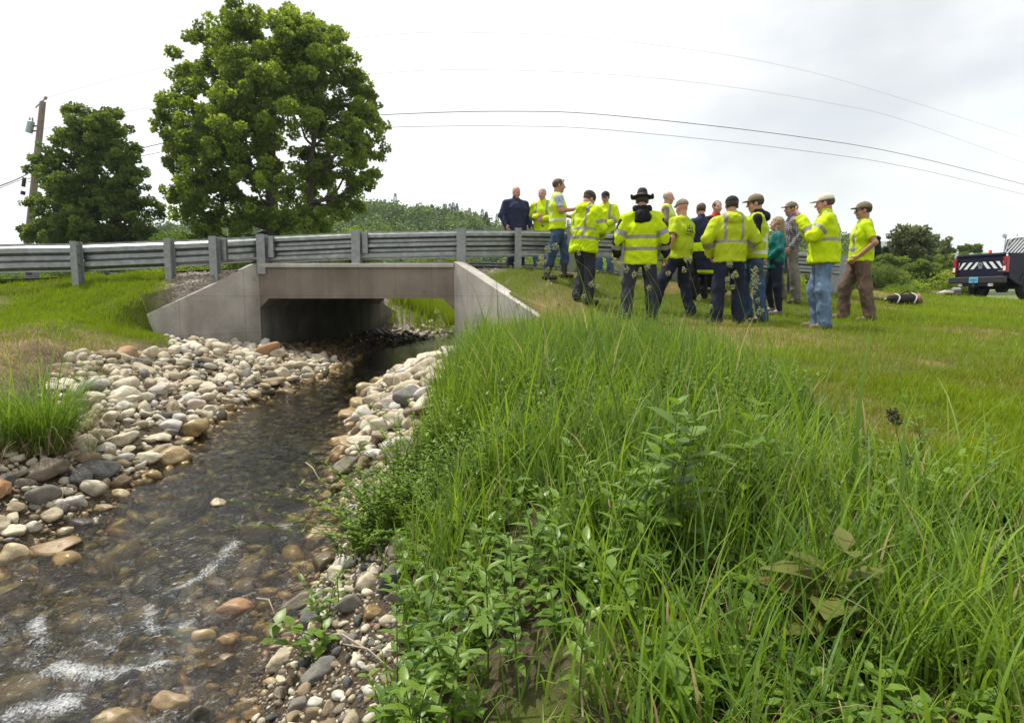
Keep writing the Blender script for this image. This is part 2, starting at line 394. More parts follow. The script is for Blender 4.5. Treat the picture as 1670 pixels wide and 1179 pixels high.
def gz(x, y):
    """height of the built ground sheet under a point"""
    x = np.clip(np.asarray(x, float), gx[0], gx[-2]); y = np.clip(np.asarray(y, float), gy[0], gy[-2])
    i = np.clip(np.searchsorted(gx, x) - 1, 0, nx - 2); j = np.clip(np.searchsorted(gy, y) - 1, 0, ny - 2)
    fx = (x - gx[i]) / (gx[i + 1] - gx[i]); fy = (y - gy[j]) / (gy[j + 1] - gy[j])
    return (GZ[j, i] * (1 - fx) * (1 - fy) + GZ[j, i + 1] * fx * (1 - fy) + GZ[j + 1, i] * (1 - fx) * fy + GZ[j + 1, i + 1] * fx * fy)

# ------------------------------------------------------------------ road
xs = np.arange(-60, 90, 0.4)
yn = road_y(xs); zr = road_z(xs)
tv = np.stack([np.gradient(xs), np.gradient(yn)], -1); tv /= np.linalg.norm(tv, axis=1)[:, None]; nv = np.stack([-tv[:, 1], tv[:, 0]], -1)
offs = [0.15, 0.55, 3.0, 5.4, 5.75]; crown = [-0.01, 0.0, 0.05, 0.0, -0.01]
V = np.array([[[xs[i] + nv[i, 0] * o, yn[i] + nv[i, 1] * o, zr[i] + c] for o, c in zip(offs, crown)] for i in range(len(xs))]).reshape(-1, 3)
V[:, 2] += 0.02
n5 = len(offs)
i, k = np.meshgrid(np.arange(len(xs) - 1), np.arange(n5 - 1), indexing='ij')
Qr = np.stack([i * n5 + k, (i + 1) * n5 + k, (i + 1) * n5 + k + 1, i * n5 + k + 1], -1).reshape(-1, 4)
m_asph = noisy("asphalt", [(0.3, (0.045, 0.044, 0.043)), (0.7, (0.075, 0.073, 0.07))], 60, rough=0.9, bump=0.3, bscale=150)
tag(link("road", nmesh("road", V, quads=Qr), m_asph), kind="structure")
m_white = noisy("worn_white_paint", [(0.3, (0.55, 0.55, 0.53)), (0.7, (0.78, 0.78, 0.76))], 20, rough=0.7, bump=0)
def road_strip(name, o0, o1, lift, m):
    V = np.array([[[xs[i] + nv[i, 0] * o, yn[i] + nv[i, 1] * o, zr[i] + 0.02 + lift] for o in (o0, o1)] for i in range(len(xs))]).reshape(-1, 3)
    i = np.arange(len(xs) - 1)
    Q = np.stack([i * 2, (i + 1) * 2, (i + 1) * 2 + 1, i * 2 + 1], -1)
    tag(link(name, nmesh(name, V, quads=Q), m), kind="structure")
road_strip("road_line", 0.62, 0.74, 0.012, m_white)
road_strip("road_shoulder", -0.30, 0.16, -0.004, noisy("pale_shoulder_gravel", [(0.3, (0.34, 0.33, 0.31)), (0.7, (0.5, 0.49, 0.46))], 40, rough=0.9, bump=0.5, bscale=120))

# ================================================================== BRIDGE
def concrete(name, a, b_, c, streak=True):
    m = mat(name, b_, 0.85, 0, 0.3); nt = m.node_tree; N, L = nt.nodes, nt.links; bs = N['Principled BSDF']
    tc = N.new("ShaderNodeTexCoord")
    n1 = N.new("ShaderNodeTexNoise"); n1.inputs['Scale'].default_value = 1.7; n1.inputs['Detail'].default_value = 8; n1.inputs['Roughness'].default_value = 0.6
    L.new(tc.outputs['Object'], n1.inputs[0])
    r = ramp_node(nt, [(0.3, a), (0.5, b_), (0.7, c)]); L.new(n1.outputs[0], r.inputs[0])
    mp = N.new("ShaderNodeMapping"); mp.inputs['Scale'].default_value = (2.0, 2.0, 0.16); L.new(tc.outputs['Object'], mp.inputs[0])
    n2 = N.new("ShaderNodeTexNoise"); n2.inputs['Scale'].default_value = 1.6; n2.inputs['Detail'].default_value = 4; L.new(mp.outputs[0], n2.inputs[0])
    r2 = ramp_node(nt, [(0.35, (0.80, 0.79, 0.76)), (0.55, (1, 1, 1)), (0.75, (1.15, 1.14, 1.10))]); L.new(n2.outputs[0], r2.inputs[0])
    mx = N.new("ShaderNodeMix"); mx.data_type = 'RGBA'; mx.blend_type = 'MULTIPLY'; mx.inputs[0].default_value = 0.85
    L.new(r.outputs[0], mx.inputs[6]); L.new(r2.outputs[0], mx.inputs[7])
    n3 = N.new("ShaderNodeTexNoise"); n3.inputs['Scale'].default_value = 55; n3.inputs['Detail'].default_value = 5; L.new(tc.outputs['Object'], n3.inputs[0])
    r3 = ramp_node(nt, [(0.3, (0.86, 0.86, 0.86)), (0.6, (1.06, 1.06, 1.06))]); L.new(n3.outputs[0], r3.inputs[0])
    mx2 = N.new("ShaderNodeMix"); mx2.data_type = 'RGBA'; mx2.blend_type = 'MULTIPLY'; mx2.inputs[0].default_value = 0.8
    L.new(mx.outputs[2], mx2.inputs[6]); L.new(r3.outputs[0], mx2.inputs[7]); L.new(mx2.outputs[2], bs.inputs['Base Color'])
    # damp, silted foot of the wall and a few blotches where form ties were filled
    sx = N.new("ShaderNodeSeparateXYZ"); L.new(tc.outputs['Object'], sx.inputs[0])
    zz = N.new("ShaderNodeMath"); zz.operation = 'MULTIPLY_ADD'; zz.inputs[1].default_value = 0.7; L.new(n1.outputs[0], zz.inputs[0]); L.new(sx.outputs['Z'], zz.inputs[2])
    zr_ = N.new("ShaderNodeMapRange"); zr_.inputs[1].default_value = 0.62 ; zr_.inputs[2].default_value = 1.0; zr_.inputs[3].default_value = 0.55; zr_.inputs[4].default_value = 0.0; L.new(zz.outputs[0], zr_.inputs[0])
    md = N.new("ShaderNodeMix"); md.data_type = 'RGBA'; md.blend_type = 'MULTIPLY'; L.new(zr_.outputs[0], md.inputs[0]); L.new(mx2.outputs[2], md.inputs[6]); md.inputs[7].default_value = (0.48, 0.42, 0.33, 1)
    vo = N.new("ShaderNodeTexVoronoi"); vo.inputs['Scale'].default_value = 2.2; L.new(tc.outputs['Object'], vo.inputs[0])
    vr = ramp_node(nt, [(0.0, (0.62, 0.61, 0.6)), (0.07, (0.72, 0.71, 0.7)), (0.10, (1, 1, 1))]); L.new(vo.outputs['Distance'], vr.inputs[0])
    mv = N.new("ShaderNodeMix"); mv.data_type = 'RGBA'; mv.blend_type = 'MULTIPLY'; mv.inputs[0].default_value = 0.6; L.new(md.outputs[2], mv.inputs[6]); L.new(vr.outputs[0], mv.inputs[7]); L.new(mv.outputs[2], bs.inputs['Base Color'])
    cx = N.new("ShaderNodeCombineXYZ"); L.new(sx.outputs['X'], cx.inputs[0]); L.new(sx.outputs['Z'], cx.inputs[1])     # lines left by the form panels
    br = N.new("ShaderNodeTexBrick"); br.offset = 0.0; br.inputs['Scale'].default_value = 1.0; br.inputs['Mortar Size'].default_value = 0.007; br.inputs['Mortar Smooth'].default_value = 0.4; br.inputs['Brick Width'].default_value = 0.62; br.inputs['Row Height'].default_value = 0.61
    br.inputs['Color1'].default_value = (1, 1, 1, 1); br.inputs['Color2'].default_value = (0.93, 0.93, 0.92, 1); br.inputs['Mortar'].default_value = (0.62, 0.6, 0.57, 1); L.new(cx.outputs[0], br.inputs[0])
    mb_ = N.new("ShaderNodeMix"); mb_.data_type = 'RGBA'; mb_.blend_type = 'MULTIPLY'; mb_.inputs[0].default_value = 0.6; L.new(mv.outputs[2], mb_.inputs[6]); L.new(br.outputs[0], mb_.inputs[7]); L.new(mb_.outputs[2], bs.inputs['Base Color'])
    bp = N.new("ShaderNodeBump"); bp.inputs['Strength'].default_value = 0.5; bp.inputs['Distance'].default_value = 0.008
    L.new(n3.outputs[0], bp.inputs['Height']); L.new(bp.outputs[0], bs.inputs['Normal'])
    return m
m_conc = concrete("grey_wall_concrete", (0.25, 0.235, 0.21), (0.35, 0.33, 0.295), (0.44, 0.42, 0.37))
m_conc_br = concrete("brown_stained_concrete", (0.15, 0.125, 0.10), (0.19, 0.16, 0.13), (0.24, 0.205, 0.17))
m_conc_in = concrete("shade_darkened_inner_concrete", (0.10, 0.095, 0.09), (0.15, 0.14, 0.13), (0.21, 0.20, 0.18))  # inner walls and soffit: the culvert's shade is put into this darker colour
m_conc_lt = concrete("pale_cast_concrete", (0.34, 0.32, 0.29), (0.42, 0.395, 0.36), (0.5, 0.47, 0.43))
bridge = empty("road_bridge", (-2.6, 10.5, -1.2))
tag(bridge, "small concrete box culvert bridge with sloping wing walls carrying the road over the stream", "bridge")
BL = Vector(bridge.location)
def bl(p): return Vector(p) - BL
def wall_between(bm, a, b, z0a, z0b, z1a, z1b, t, side):
    """upright slab from a to b with sloping top; thickness t to the given side"""
    d = Vector((b[0] - a[0], b[1] - a[1], 0)).normalized(); n = Vector((-d.y, d.x, 0)) * t * side
    A, B = Vector((a[0], a[1], 0)), Vector((b[0], b[1], 0))
    P = [A + Vector((0, 0, z0a)), B + Vector((0, 0, z0b)), B + n + Vector((0, 0, z0b)), A + n + Vector((0, 0, z0a)),
         A + Vector((0, 0, z1a)), B + Vector((0, 0, z1b)), B + n + Vector((0, 0, z1b)), A + n + Vector((0, 0, z1a))]
    add_hex(bm, [bl(p) for p in P])
# fascia beam over the opening, its underside chamfered down to the walls
fz0, fz1 = -0.02, 0.545
bm = bmesh.new()
prof = [(-4.3, fz1 - 0.045), (-4.3, fz0 - 0.16), (-4.3 + 0.16, fz0), (-0.98 - 0.20, fz0), (-0.98, fz0 - 0.20), (-0.98, fz1 - 0.045)]
fr = [bm.verts.new(bl((x, Y0, z))) for x, z in prof]; bk = [bm.verts.new(bl((x + 0.02, Y0 + 0.32, z))) for x, z in prof]
bm.faces.new(fr); bm.faces.new(bk[::-1])
for q in range(len(prof)): bm.faces.new((fr[q], fr[(q + 1) % len(prof)], bk[(q + 1) % len(prof)], bk[q]))
bm_obj("fascia_beam", bm, m_conc_br, bridge)
bm = bmesh.new()   # pale kerb on top of the fascia
add_box(bm, bl((-2.64, Y0 + 0.135, fz1 - 0.01)), (3.31, 0.36, 0.07))
bm_obj("kerb", bm, m_conc_lt, bridge, bevel=0.012)
bm = bmesh.new()   # deck slab, with small haunches
ya, yb = Y0 + 0.325, Y1 - 0.005
ds = [(cul_l, 0.003, 0.50), (cul_l, 0.003, -0.18), (cul_l, 0.16, -0.02), (cul_r, -0.16, -0.02), (cul_r, -0.003, -0.18), (cul_r, -0.003, 0.50)]
fa = [bm.verts.new(bl((f(ya) + o, ya, z))) for f, o, z in ds]; fb = [bm.verts.new(bl((f(yb) + o, yb, z))) for f, o, z in ds]
bm.faces.new(fa); bm.faces.new(fb[::-1])
for q in range(len(ds)): bm.faces.new((fa[q], fa[(q + 1) % len(ds)], fb[(q + 1) % len(ds)], fb[q]))
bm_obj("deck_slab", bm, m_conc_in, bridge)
for nm, f, s in (("left", cul_l, 1), ("right", cul_r, -1)):   # the two side walls of the box
    bm = bmesh.new()
    y = Y0 + 0.003
    x0 = f(Y0)
    while y < Y1 - 0.01:     # cast in lengths with shallow joints
        y2 = min(y + 1.66, Y1)
        wall_between(bm, (f(y), y), (f(y2) , y2 - 0.015), -1.9, -1.9, 0.48, 0.48, 0.3, s)
        y = y2
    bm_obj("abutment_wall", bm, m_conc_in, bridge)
bm = bmesh.new(); wall_between(bm, A_L, B_L, -1.7, -1.5, 0.565, -0.26, 0.24, -1); bm_obj("wing_wall", bm, m_conc, bridge, bevel=0.012)
bm = bmesh.new(); wall_between(bm, A_R, B_R, -1.9, -1.6, 0.60, -0.36, 0.26, 1); bm_obj("wing_wall", bm, m_conc_lt, bridge, bevel=0.012)
# far wing walls behind
bm = bmesh.new(); wall_between(bm, (cul_l(Y1), Y1 + 0.004), (cul_l(Y1) + 0.62 - 0.2, Y1 + 2.3), -1.6, -1.5, -0.1, -0.75, 0.24, 1); bm_obj("wing_wall", bm, m_conc_br, bridge, bevel=0.01)
bm = bmesh.new(); wall_between(bm, (cul_r(Y1), Y1 + 0.004), (cul_r(Y1) + 1.9, Y1 + 1.3), -1.6, -1.4, 0.35, -0.5, 0.24, -1); bm_obj("wing_wall", bm, m_conc, bridge, bevel=0.01)

# ================================================================== GUARDRAILS
m_galv = noisy("galvanised_steel", [(0.3, (0.17, 0.185, 0.178)), (0.55, (0.25, 0.265, 0.255)), (0.75, (0.36, 0.375, 0.365))], 9, rough=0.38, bump=0.15, bscale=60, metal=0.85, rough_var=0.08)
m_post = noisy("weathered_post_steel", [(0.3, (0.20, 0.215, 0.21)), (0.7, (0.30, 0.315, 0.31))], 18, rough=0.6, bump=0.15, bscale=80, metal=0.4)
m_bolt = mat("bolt_steel", (0.12, 0.12, 0.12), 0.5, 0.7)
def corr_profile(nw, width, depth=0.075):
    """profile (offset, height) of a beam with nw corrugations"""
    P = []; pitch = width / nw
    for w in range(nw):
        z0 = w * pitch
        for t, o in ((0.02, 0.0), (0.14, 0.0), (0.34, 1.0), (0.44, 1.0), (0.56, 1.0), (0.66, 1.0), (0.86, 0.0), (0.98, 0.0)):
            P.append((depth * (1 - o), z0 + t * pitch))
    return P
def rail_panel(parent, pts, nw, width, flip=1, name="rail_panel"):
    """corrugated beam swept along points given at its top edge; a real sheet with two faces"""
    pts = [Vector(p) for p in pts]; pr = corr_profile(nw, width); bm = bmesh.new(); prev = None
    th = 0.004
    for i, p in enumerate(pts):
        t = (pts[min(i + 1, len(pts) - 1)] - pts[max(i - 1, 0)]); t.z = 0; t.normalize(); n = Vector((-t.y, t.x, 0)) * flip
        ring = [bm.verts.new(p - parent.location + n * o + Vector((0, 0, -width + z))) for o, z in pr]
        ring += [bm.verts.new(p - parent.location + n * (o + th) + Vector((0, 0, -width + z))) for o, z in reversed(pr)]
        m = len(ring)
        if prev:
            for k in range(m): bm.faces.new((prev[k], prev[(k + 1) % m], ring[(k + 1) % m], ring[k]))
        else: bm.faces.new(ring[::-1])
        prev = ring
    bm.faces.new(prev)
    return bm_obj(name, bm, m_galv, parent)
rail = empty("guardrail", (0, 11.2, 0.5))
tag(rail, "galvanised steel guardrail on posts along the near edge of the road and bridge", "guardrail")
RT_PX = [0, 130, 280, 353, 430, 583, 753, 845, 930, 1010, 1100, 1200, 1290, 1375]
RT_PY = [397, 396, 391, 388, 384.5, 378, 374.5, 374.5, 376.5, 380, 386, 395, 408, 414]
RT_Y = [9.3, 9.6, 9.9, 10.15, 10.62, 10.72, 10.85, 11.2, 11.35, 11.4, 11.45, 11.5, 11.65, 11.9]
def rail_top(px): return U(px, float(np.interp(px, RT_PX, RT_PY)), float(np.interp(px, RT_PX, RT_Y)))
def rail_seg(a, b, n, nw, w):
    return [rail_top(a + (b - a) * i / n) for i in range(n + 1)]
segs = [(-420, 130, 2, 0.44), (130, 280, 2, 0.44), (280, 430, 2, 0.43), (430, 583, 3, 0.47), (583, 753, 3, 0.48), (753, 845, 3, 0.49), (845, 930, 3, 0.48), (930, 1100, 3, 0.46), (1100, 1290, 3, 0.44), (1290, 1372, 3, 0.43)]
RT_PX.insert(0, -420); RT_PY.insert(0, 408); RT_Y.insert(0, 8.9)
for a, b, nw, w in segs: rail_panel(rail, rail_seg(a, b, 6, nw, w), nw, w, flip=1)
def post(parent, px, pyb, wd, dp=0.14, top_up=0.012, back=-0.085):
    t = rail_top(px); zb = U(px, pyb, t.y).z - 0.15
    bm = bmesh.new(); h = t.z + top_up - zb
    c = t - parent.location
    yy = back - dp / 2
    add_box(bm, (c.x, c.y + yy, zb + h / 2 - parent.location.z), (wd, 0.012, h))                       # near flange of the I section
    add_box(bm, (c.x, c.y + yy + dp / 2, zb + h / 2 - parent.location.z), (0.012, dp - 0.013, h - 0.002))
    add_box(bm, (c.x, c.y + yy + dp, zb + h / 2 - parent.location.z), (wd, 0.012, h))
    o = bm_obj("post", bm, m_post, parent)
    return o
def block(parent, px, wd=0.15):
    t = rail_top(px); bm = bmesh.new(); c = t - parent.location
    add_box(bm, (c.x + 0.03, c.y - 0.035, c.z - 0.2), (wd, 0.085, 0.36))
    return bm_obj("offset_block", bm, m_galv, parent, bevel=0.006)
for px, pyb, wd, bk in ((-150, 480, 0.1, 0), (130, 464, 0.1, 1), (280, 459, 0.1, 1), (353, 446, 0.12, 1), (430, 433, 0.14, 1), (583, 430, 0.145, 1), (753, 428, 0.155, 1), (845, 441, 0.12, 1), (930, 454, 0.12, 1), (1015, 458, 0.12, 1), (1100, 462, 0.12, 1), (1200, 466, 0.12, 1), (1290, 470, 0.12, 1)):
    post(rail, px, pyb, wd)
    if px in (353, 430, 583): block(rail, px + 10, 0.10)
bolt0 = None
for px in (127, 133, 425, 435, 577, 589, 747, 759):
    t = rail_top(px) - rail.location
    for dz in (-0.06, -0.2, -0.34):
        if bolt0 is None:
            bmb = bmesh.new(); add_tube(bmb, [(0, -0.009, 0), (0, 0, 0)], 0.011, 6); bolt0 = bm_obj("bolt", bmb, m_bolt, rail); o = bolt0
        else: o = bolt0.copy(); COL.objects.link(o); o.parent = rail
        o.location = (t.x, t.y - 0.088, t.z + dz)
# wide end piece of the rail behind the rightmost people
bm = bmesh.new()
e0, e1 = U(1338, 405, 11.8), U(1384, 405, 12.0)
P = []
for z in (-0.06, 0.80):
    for q, off in ((e0, 0), (e1, 0), (e1, 0.09), (e0, 0.09)): P.append(Vector((q.x, q.y + off, z)) - rail.location)
add_hex(bm, P); bm_obj("end_terminal", bm, m_post, rail, bevel=0.02)
# guardrail on the far side of the road
rail2 = empty("guardrail", (0, 18.6, 0.5))
tag(rail2, "low galvanised guardrail on the far side of the road, seen beneath the near rail", "guardrail")
def far_top(x): return Vector((x, float(road_y(x)) + ROAD_W + 0.1, float(road_z(x)) + 0.44 - 0.02))
for a, b in ((-5.6, -2), (-2, 1.5), (1.5, 5.0), (5.0, 8.0)):
    rail_panel(rail2, [far_top(a + (b - a) * i / 6) for i in range(7)], 3, 0.42, flip=-1)
for x in (-5.3, -2, 1.5, 5.0, 7.8):
    t = far_top(x) - rail2.location; bm = bmesh.new(); add_box(bm, (t.x, t.y + 0.09, t.z - 0.3), (0.13, 0.13, 0.75)); bm_obj("post", bm, m_post, rail2)
# ================================================================== STREAM WATER
wx = np.arange(-4.6, 2.6, 0.03); wy = np.concatenate([np.arange(0.5, 6, 0.022), np.arange(6, 12, 0.05), np.arange(12, 24, 0.1)])
WX, WY = np.meshgrid(wx, wy)
def seg_d(x, y, a, b):
    ax, ay = a; bx, by = b; l2 = (bx - ax) ** 2 + (by - ay) ** 2
    t = np.clip(((x - ax) * (bx - ax) + (y - ay) * (by - ay)) / l2, 0, 1)
    return np.hypot(x - ax - t * (bx - ax), y - ay - t * (by - ay))
def wpt(px, py):
    """the spot on the water under a line of sight"""
    z = -1.45
    for _ in range(6):
        p = U(px, py, 1.0); k = z / p.z; y = k; z = float(z_water(y))
    return (p.x * k, y)
foam = 0.16 * sstep(3.3, 2.3, WY) * sstep(-0.9, -1.5, WX)
for pa, pb, s, w in (((385, 890), (340, 930), 0.045, 0.62), ((330, 940), (275, 968), 0.03, 0.55), ((240, 990), (250, 1035), 0.025, 0.5), ((90, 1095), (160, 1105), 0.045, 0.62), ((200, 1100), (270, 1085), 0.03, 0.5), ((40, 1160), (110, 1150), 0.05, 0.5), ((60, 1010), (70, 1050), 0.025, 0.4), ((690, 572), (640, 588), 0.25, 0.2), ((300, 1020), (320, 1000), .02, .35), ((130, 1040), (180, 1060), 0.02, 0.4)):
    foam = foam + w * np.exp(-(seg_d(WX, WY, wpt(*pa), wpt(*pb)) / s) ** 2)
# every larger stone in the fast water raises its own little wake; general chop grows towards the riffle
rough = sstep(4.6, 2.8, WY) + 0.5 * sstep(0.25, 0.0, np.abs(WY - 8.4))
WZ = z_water(WY) + 0.006 * fbm(WX * 4, WY * 6, 0, 5, 3) + rough * (0.022 * fbm(WX * 7 + WY * 3, WY * 9, 0, 15, 3) + 0.013 * fbm(WX * 26, WY * 30, 0, 25, 2)) + 0.02 * np.clip(foam, 0, 1) + 0.004 * fbm(WX * 14, WY * 22, 0, 2, 2)
WZ = WZ + 0.012 * rough * np.abs(fbm(WX * 13, WY * 13, 0, 77, 2))
nxw, nyw = len(wx), len(wy)
i, j = np.meshgrid(np.arange(nyw - 1), np.arange(nxw - 1), indexing='ij')
Qw = np.stack([i * nxw + j, i * nxw + j + 1, (i + 1) * nxw + j + 1, (i + 1) * nxw + j], -1)
ctr = gz(WX, WY) < WZ + 0.12
keep = ctr[:-1, :-1] | ctr[1:, 1:]
Qw = Qw[keep].reshape(-1, 4)
used = np.unique(Qw); remap = np.full(nxw * nyw, -1); remap[used] = np.arange(len(used))
depth = np.clip(WZ - gz(WX, WY), 0, 1)
me = nmesh("stream_water", np.stack([WX, WY, WZ], -1).reshape(-1, 3)[used], quads=remap[Qw], attrs={'foam': np.clip(foam, 0, 1.3).ravel()[used], 'depth': depth.ravel()[used], 'fast': rough.ravel()[used]})
m_water = bpy.data.materials.new("stream_water"); m_water.use_nodes = True
nt = m_water.node_tree; N, L = nt.nodes, nt.links; N.clear()
o_ = N.new("ShaderNodeOutputMaterial"); tc = N.new("ShaderNodeTexCoord")
gl = N.new("ShaderNodeBsdfGlossy"); gl.inputs['Roughness'].default_value = 0.045; gl.inputs[0].default_value = (1, 1, 1, 1)
tr = N.new("ShaderNodeBsdfTransparent"); fr_ = N.new("ShaderNodeFresnel"); fr_.inputs[0].default_value = 1.33
da = N.new("ShaderNodeAttribute"); da.attribute_name = 'depth'
tint = ramp_node(nt, [(0.0, (0.97, 0.94, 0.86)), (0.08, (0.80, 0.74, 0.56)), (0.14, (0.52, 0.51, 0.33)), (0.2, (0.27, 0.31, 0.18)), (0.4, (0.13, 0.16, 0.09))]); L.new(da.outputs['Fac'], tint.inputs[0]); L.new(tint.outputs[0], tr.inputs[0])
nb = N.new("ShaderNodeTexNoise"); nb.inputs['Scale'].default_value = 22; nb.inputs['Detail'].default_value = 5; nb.inputs['Distortion'].default_value = 1.2; L.new(tc.outputs['Object'], nb.inputs[0])
nb2 = N.new("ShaderNodeTexNoise"); nb2.inputs['Scale'].default_value = 7; nb2.inputs['Detail'].default_value = 3; L.new(tc.outputs['Object'], nb2.inputs[0])
ad = N.new("ShaderNodeMath"); ad.operation = 'ADD'; L.new(nb.outputs[0], ad.inputs[0]); L.new(nb2.outputs[0], ad.inputs[1])
bp = N.new("ShaderNodeBump"); bp.inputs['Distance'].default_value = 0.02
fa_ = N.new("ShaderNodeAttribute"); fa_.attribute_name = 'fast'
bs = N.new("ShaderNodeMapRange"); bs.inputs[3].default_value = 0.35; bs.inputs[4].default_value = 1.0; L.new(fa_.outputs['Fac'], bs.inputs[0]); L.new(bs.outputs[0], bp.inputs['Strength'])
L.new(ad.outputs[0], bp.inputs['Height'])
for q in (gl, fr_): L.new(bp.outputs[0], q.inputs['Normal'])
mxs = N.new("ShaderNodeMixShader"); L.new(fr_.outputs[0], mxs.inputs[0]); L.new(tr.outputs[0], mxs.inputs[1]); L.new(gl.outputs[0], mxs.inputs[2])
fo = N.new("ShaderNodeAttribute"); fo.attribute_name = 'foam'
nf = N.new("ShaderNodeTexNoise"); nf.inputs['Scale'].default_value = 95; nf.inputs['Detail'].default_value = 6; nf.inputs['Roughness'].default_value = 0.7; L.new(tc.outputs['Object'], nf.inputs[0])
nf2 = N.new("ShaderNodeTexNoise"); nf2.inputs['Scale'].default_value = 9; nf2.inputs['Detail'].default_value = 4; L.new(tc.outputs['Object'], nf2.inputs[0])
m1 = N.new("ShaderNodeMath"); m1.operation = 'MULTIPLY_ADD'; m1.inputs[1].default_value = 2.3; L.new(nf.outputs[0], m1.inputs[0]); L.new(fo.outputs['Fac'], m1.inputs[2])
m2 = N.new("ShaderNodeMath"); m2.operation = 'MULTIPLY_ADD'; m2.inputs[1].default_value = 1.2; L.new(nf2.outputs[0], m2.inputs[0]); L.new(m1.outputs[0], m2.inputs[2])
fr2 = N.new("ShaderNodeMapRange"); fr2.inputs[1].default_value = 2.02; fr2.inputs[2].default_value = 2.95; fr2.inputs[4].default_value = 0.7; L.new(m2.outputs[0], fr2.inputs[0])
fd = N.new("ShaderNodeBsdfDiffuse"); fd.inputs[0].default_value = (0.72, 0.74, 0.74, 1); L.new(bp.outputs[0], fd.inputs['Normal'])
mx3 = N.new("ShaderNodeMixShader"); L.new(fr2.outputs[0], mx3.inputs[0]); L.new(mxs.outputs[0], mx3.inputs[1]); L.new(fd.outputs[0], mx3.inputs[2]); L.new(mx3.outputs[0], o_.inputs[0])
tag(link("stream_water", me, m_water), kind="structure")

# ================================================================== STONES
def ico(sub):
    bm = bmesh.new(); bmesh.ops.create_icosphere(bm, subdivisions=sub, radius=1.0)
    V = np.array([v.co for v in bm.verts]); T = np.array([[v.index for v in f.verts] for f in bm.faces]); bm.free(); return V, T
ICO = {s: ico(s) for s in (1, 2, 3, 4)}
def stone_verts(sub, seed, angular):
    r = np.random.default_rng(seed); P = ICO[sub][0]; P = P / np.linalg.norm(P, axis=1)[:, None]
    NPL = 11 if angular else 14; n = r.normal(size=(NPL, 3)); n /= np.linalg.norm(n, axis=1)[:, None]; d = r.uniform(0.56, 0.94, NPL)
    dots = P @ n.T
    lim = np.where(dots > 0.05, d[None] / np.maximum(dots, 0.05), 9)
    rad = np.minimum(1.0, lim.min(1)); kk = 30.0 if angular else 9.0
    soft = -np.log(np.exp(-kk * lim).sum(1) + math.exp(-kk)) / kk
    rad = soft * (1 + 0.24 * vnoise(P[:, 0] * 1.4, P[:, 1] * 1.4, P[:, 2] * 1.4, seed) + (0.10 if angular else 0.06) * fbm(P[:, 0] * 3.2, P[:, 1] * 3.2, P[:, 2] * 3.2, seed, 3))
    V = P * rad[:, None] * np.array([1, r.uniform(0.5, 0.92), r.uniform(0.38, 0.78)])
    return V / np.abs(V).max()
NPROTO = 28
PROTO = {s: [stone_verts(s, 100 + k, k % 3 > 0) for k in range(NPROTO)] for s in (1, 2, 4)}
STONE_TONES = [(0.0, (0.055, 0.06, 0.065)), (0.14, (0.15, 0.145, 0.13)), (0.28, (0.22, 0.165, 0.10)), (0.42, (0.34, 0.285, 0.195)), (0.60, (0.44, 0.39, 0.285)), (0.8, (0.53, 0.485, 0.37)), (0.9, (0.45, 0.44, 0.41)), (1.0, (0.34, 0.18, 0.08))]
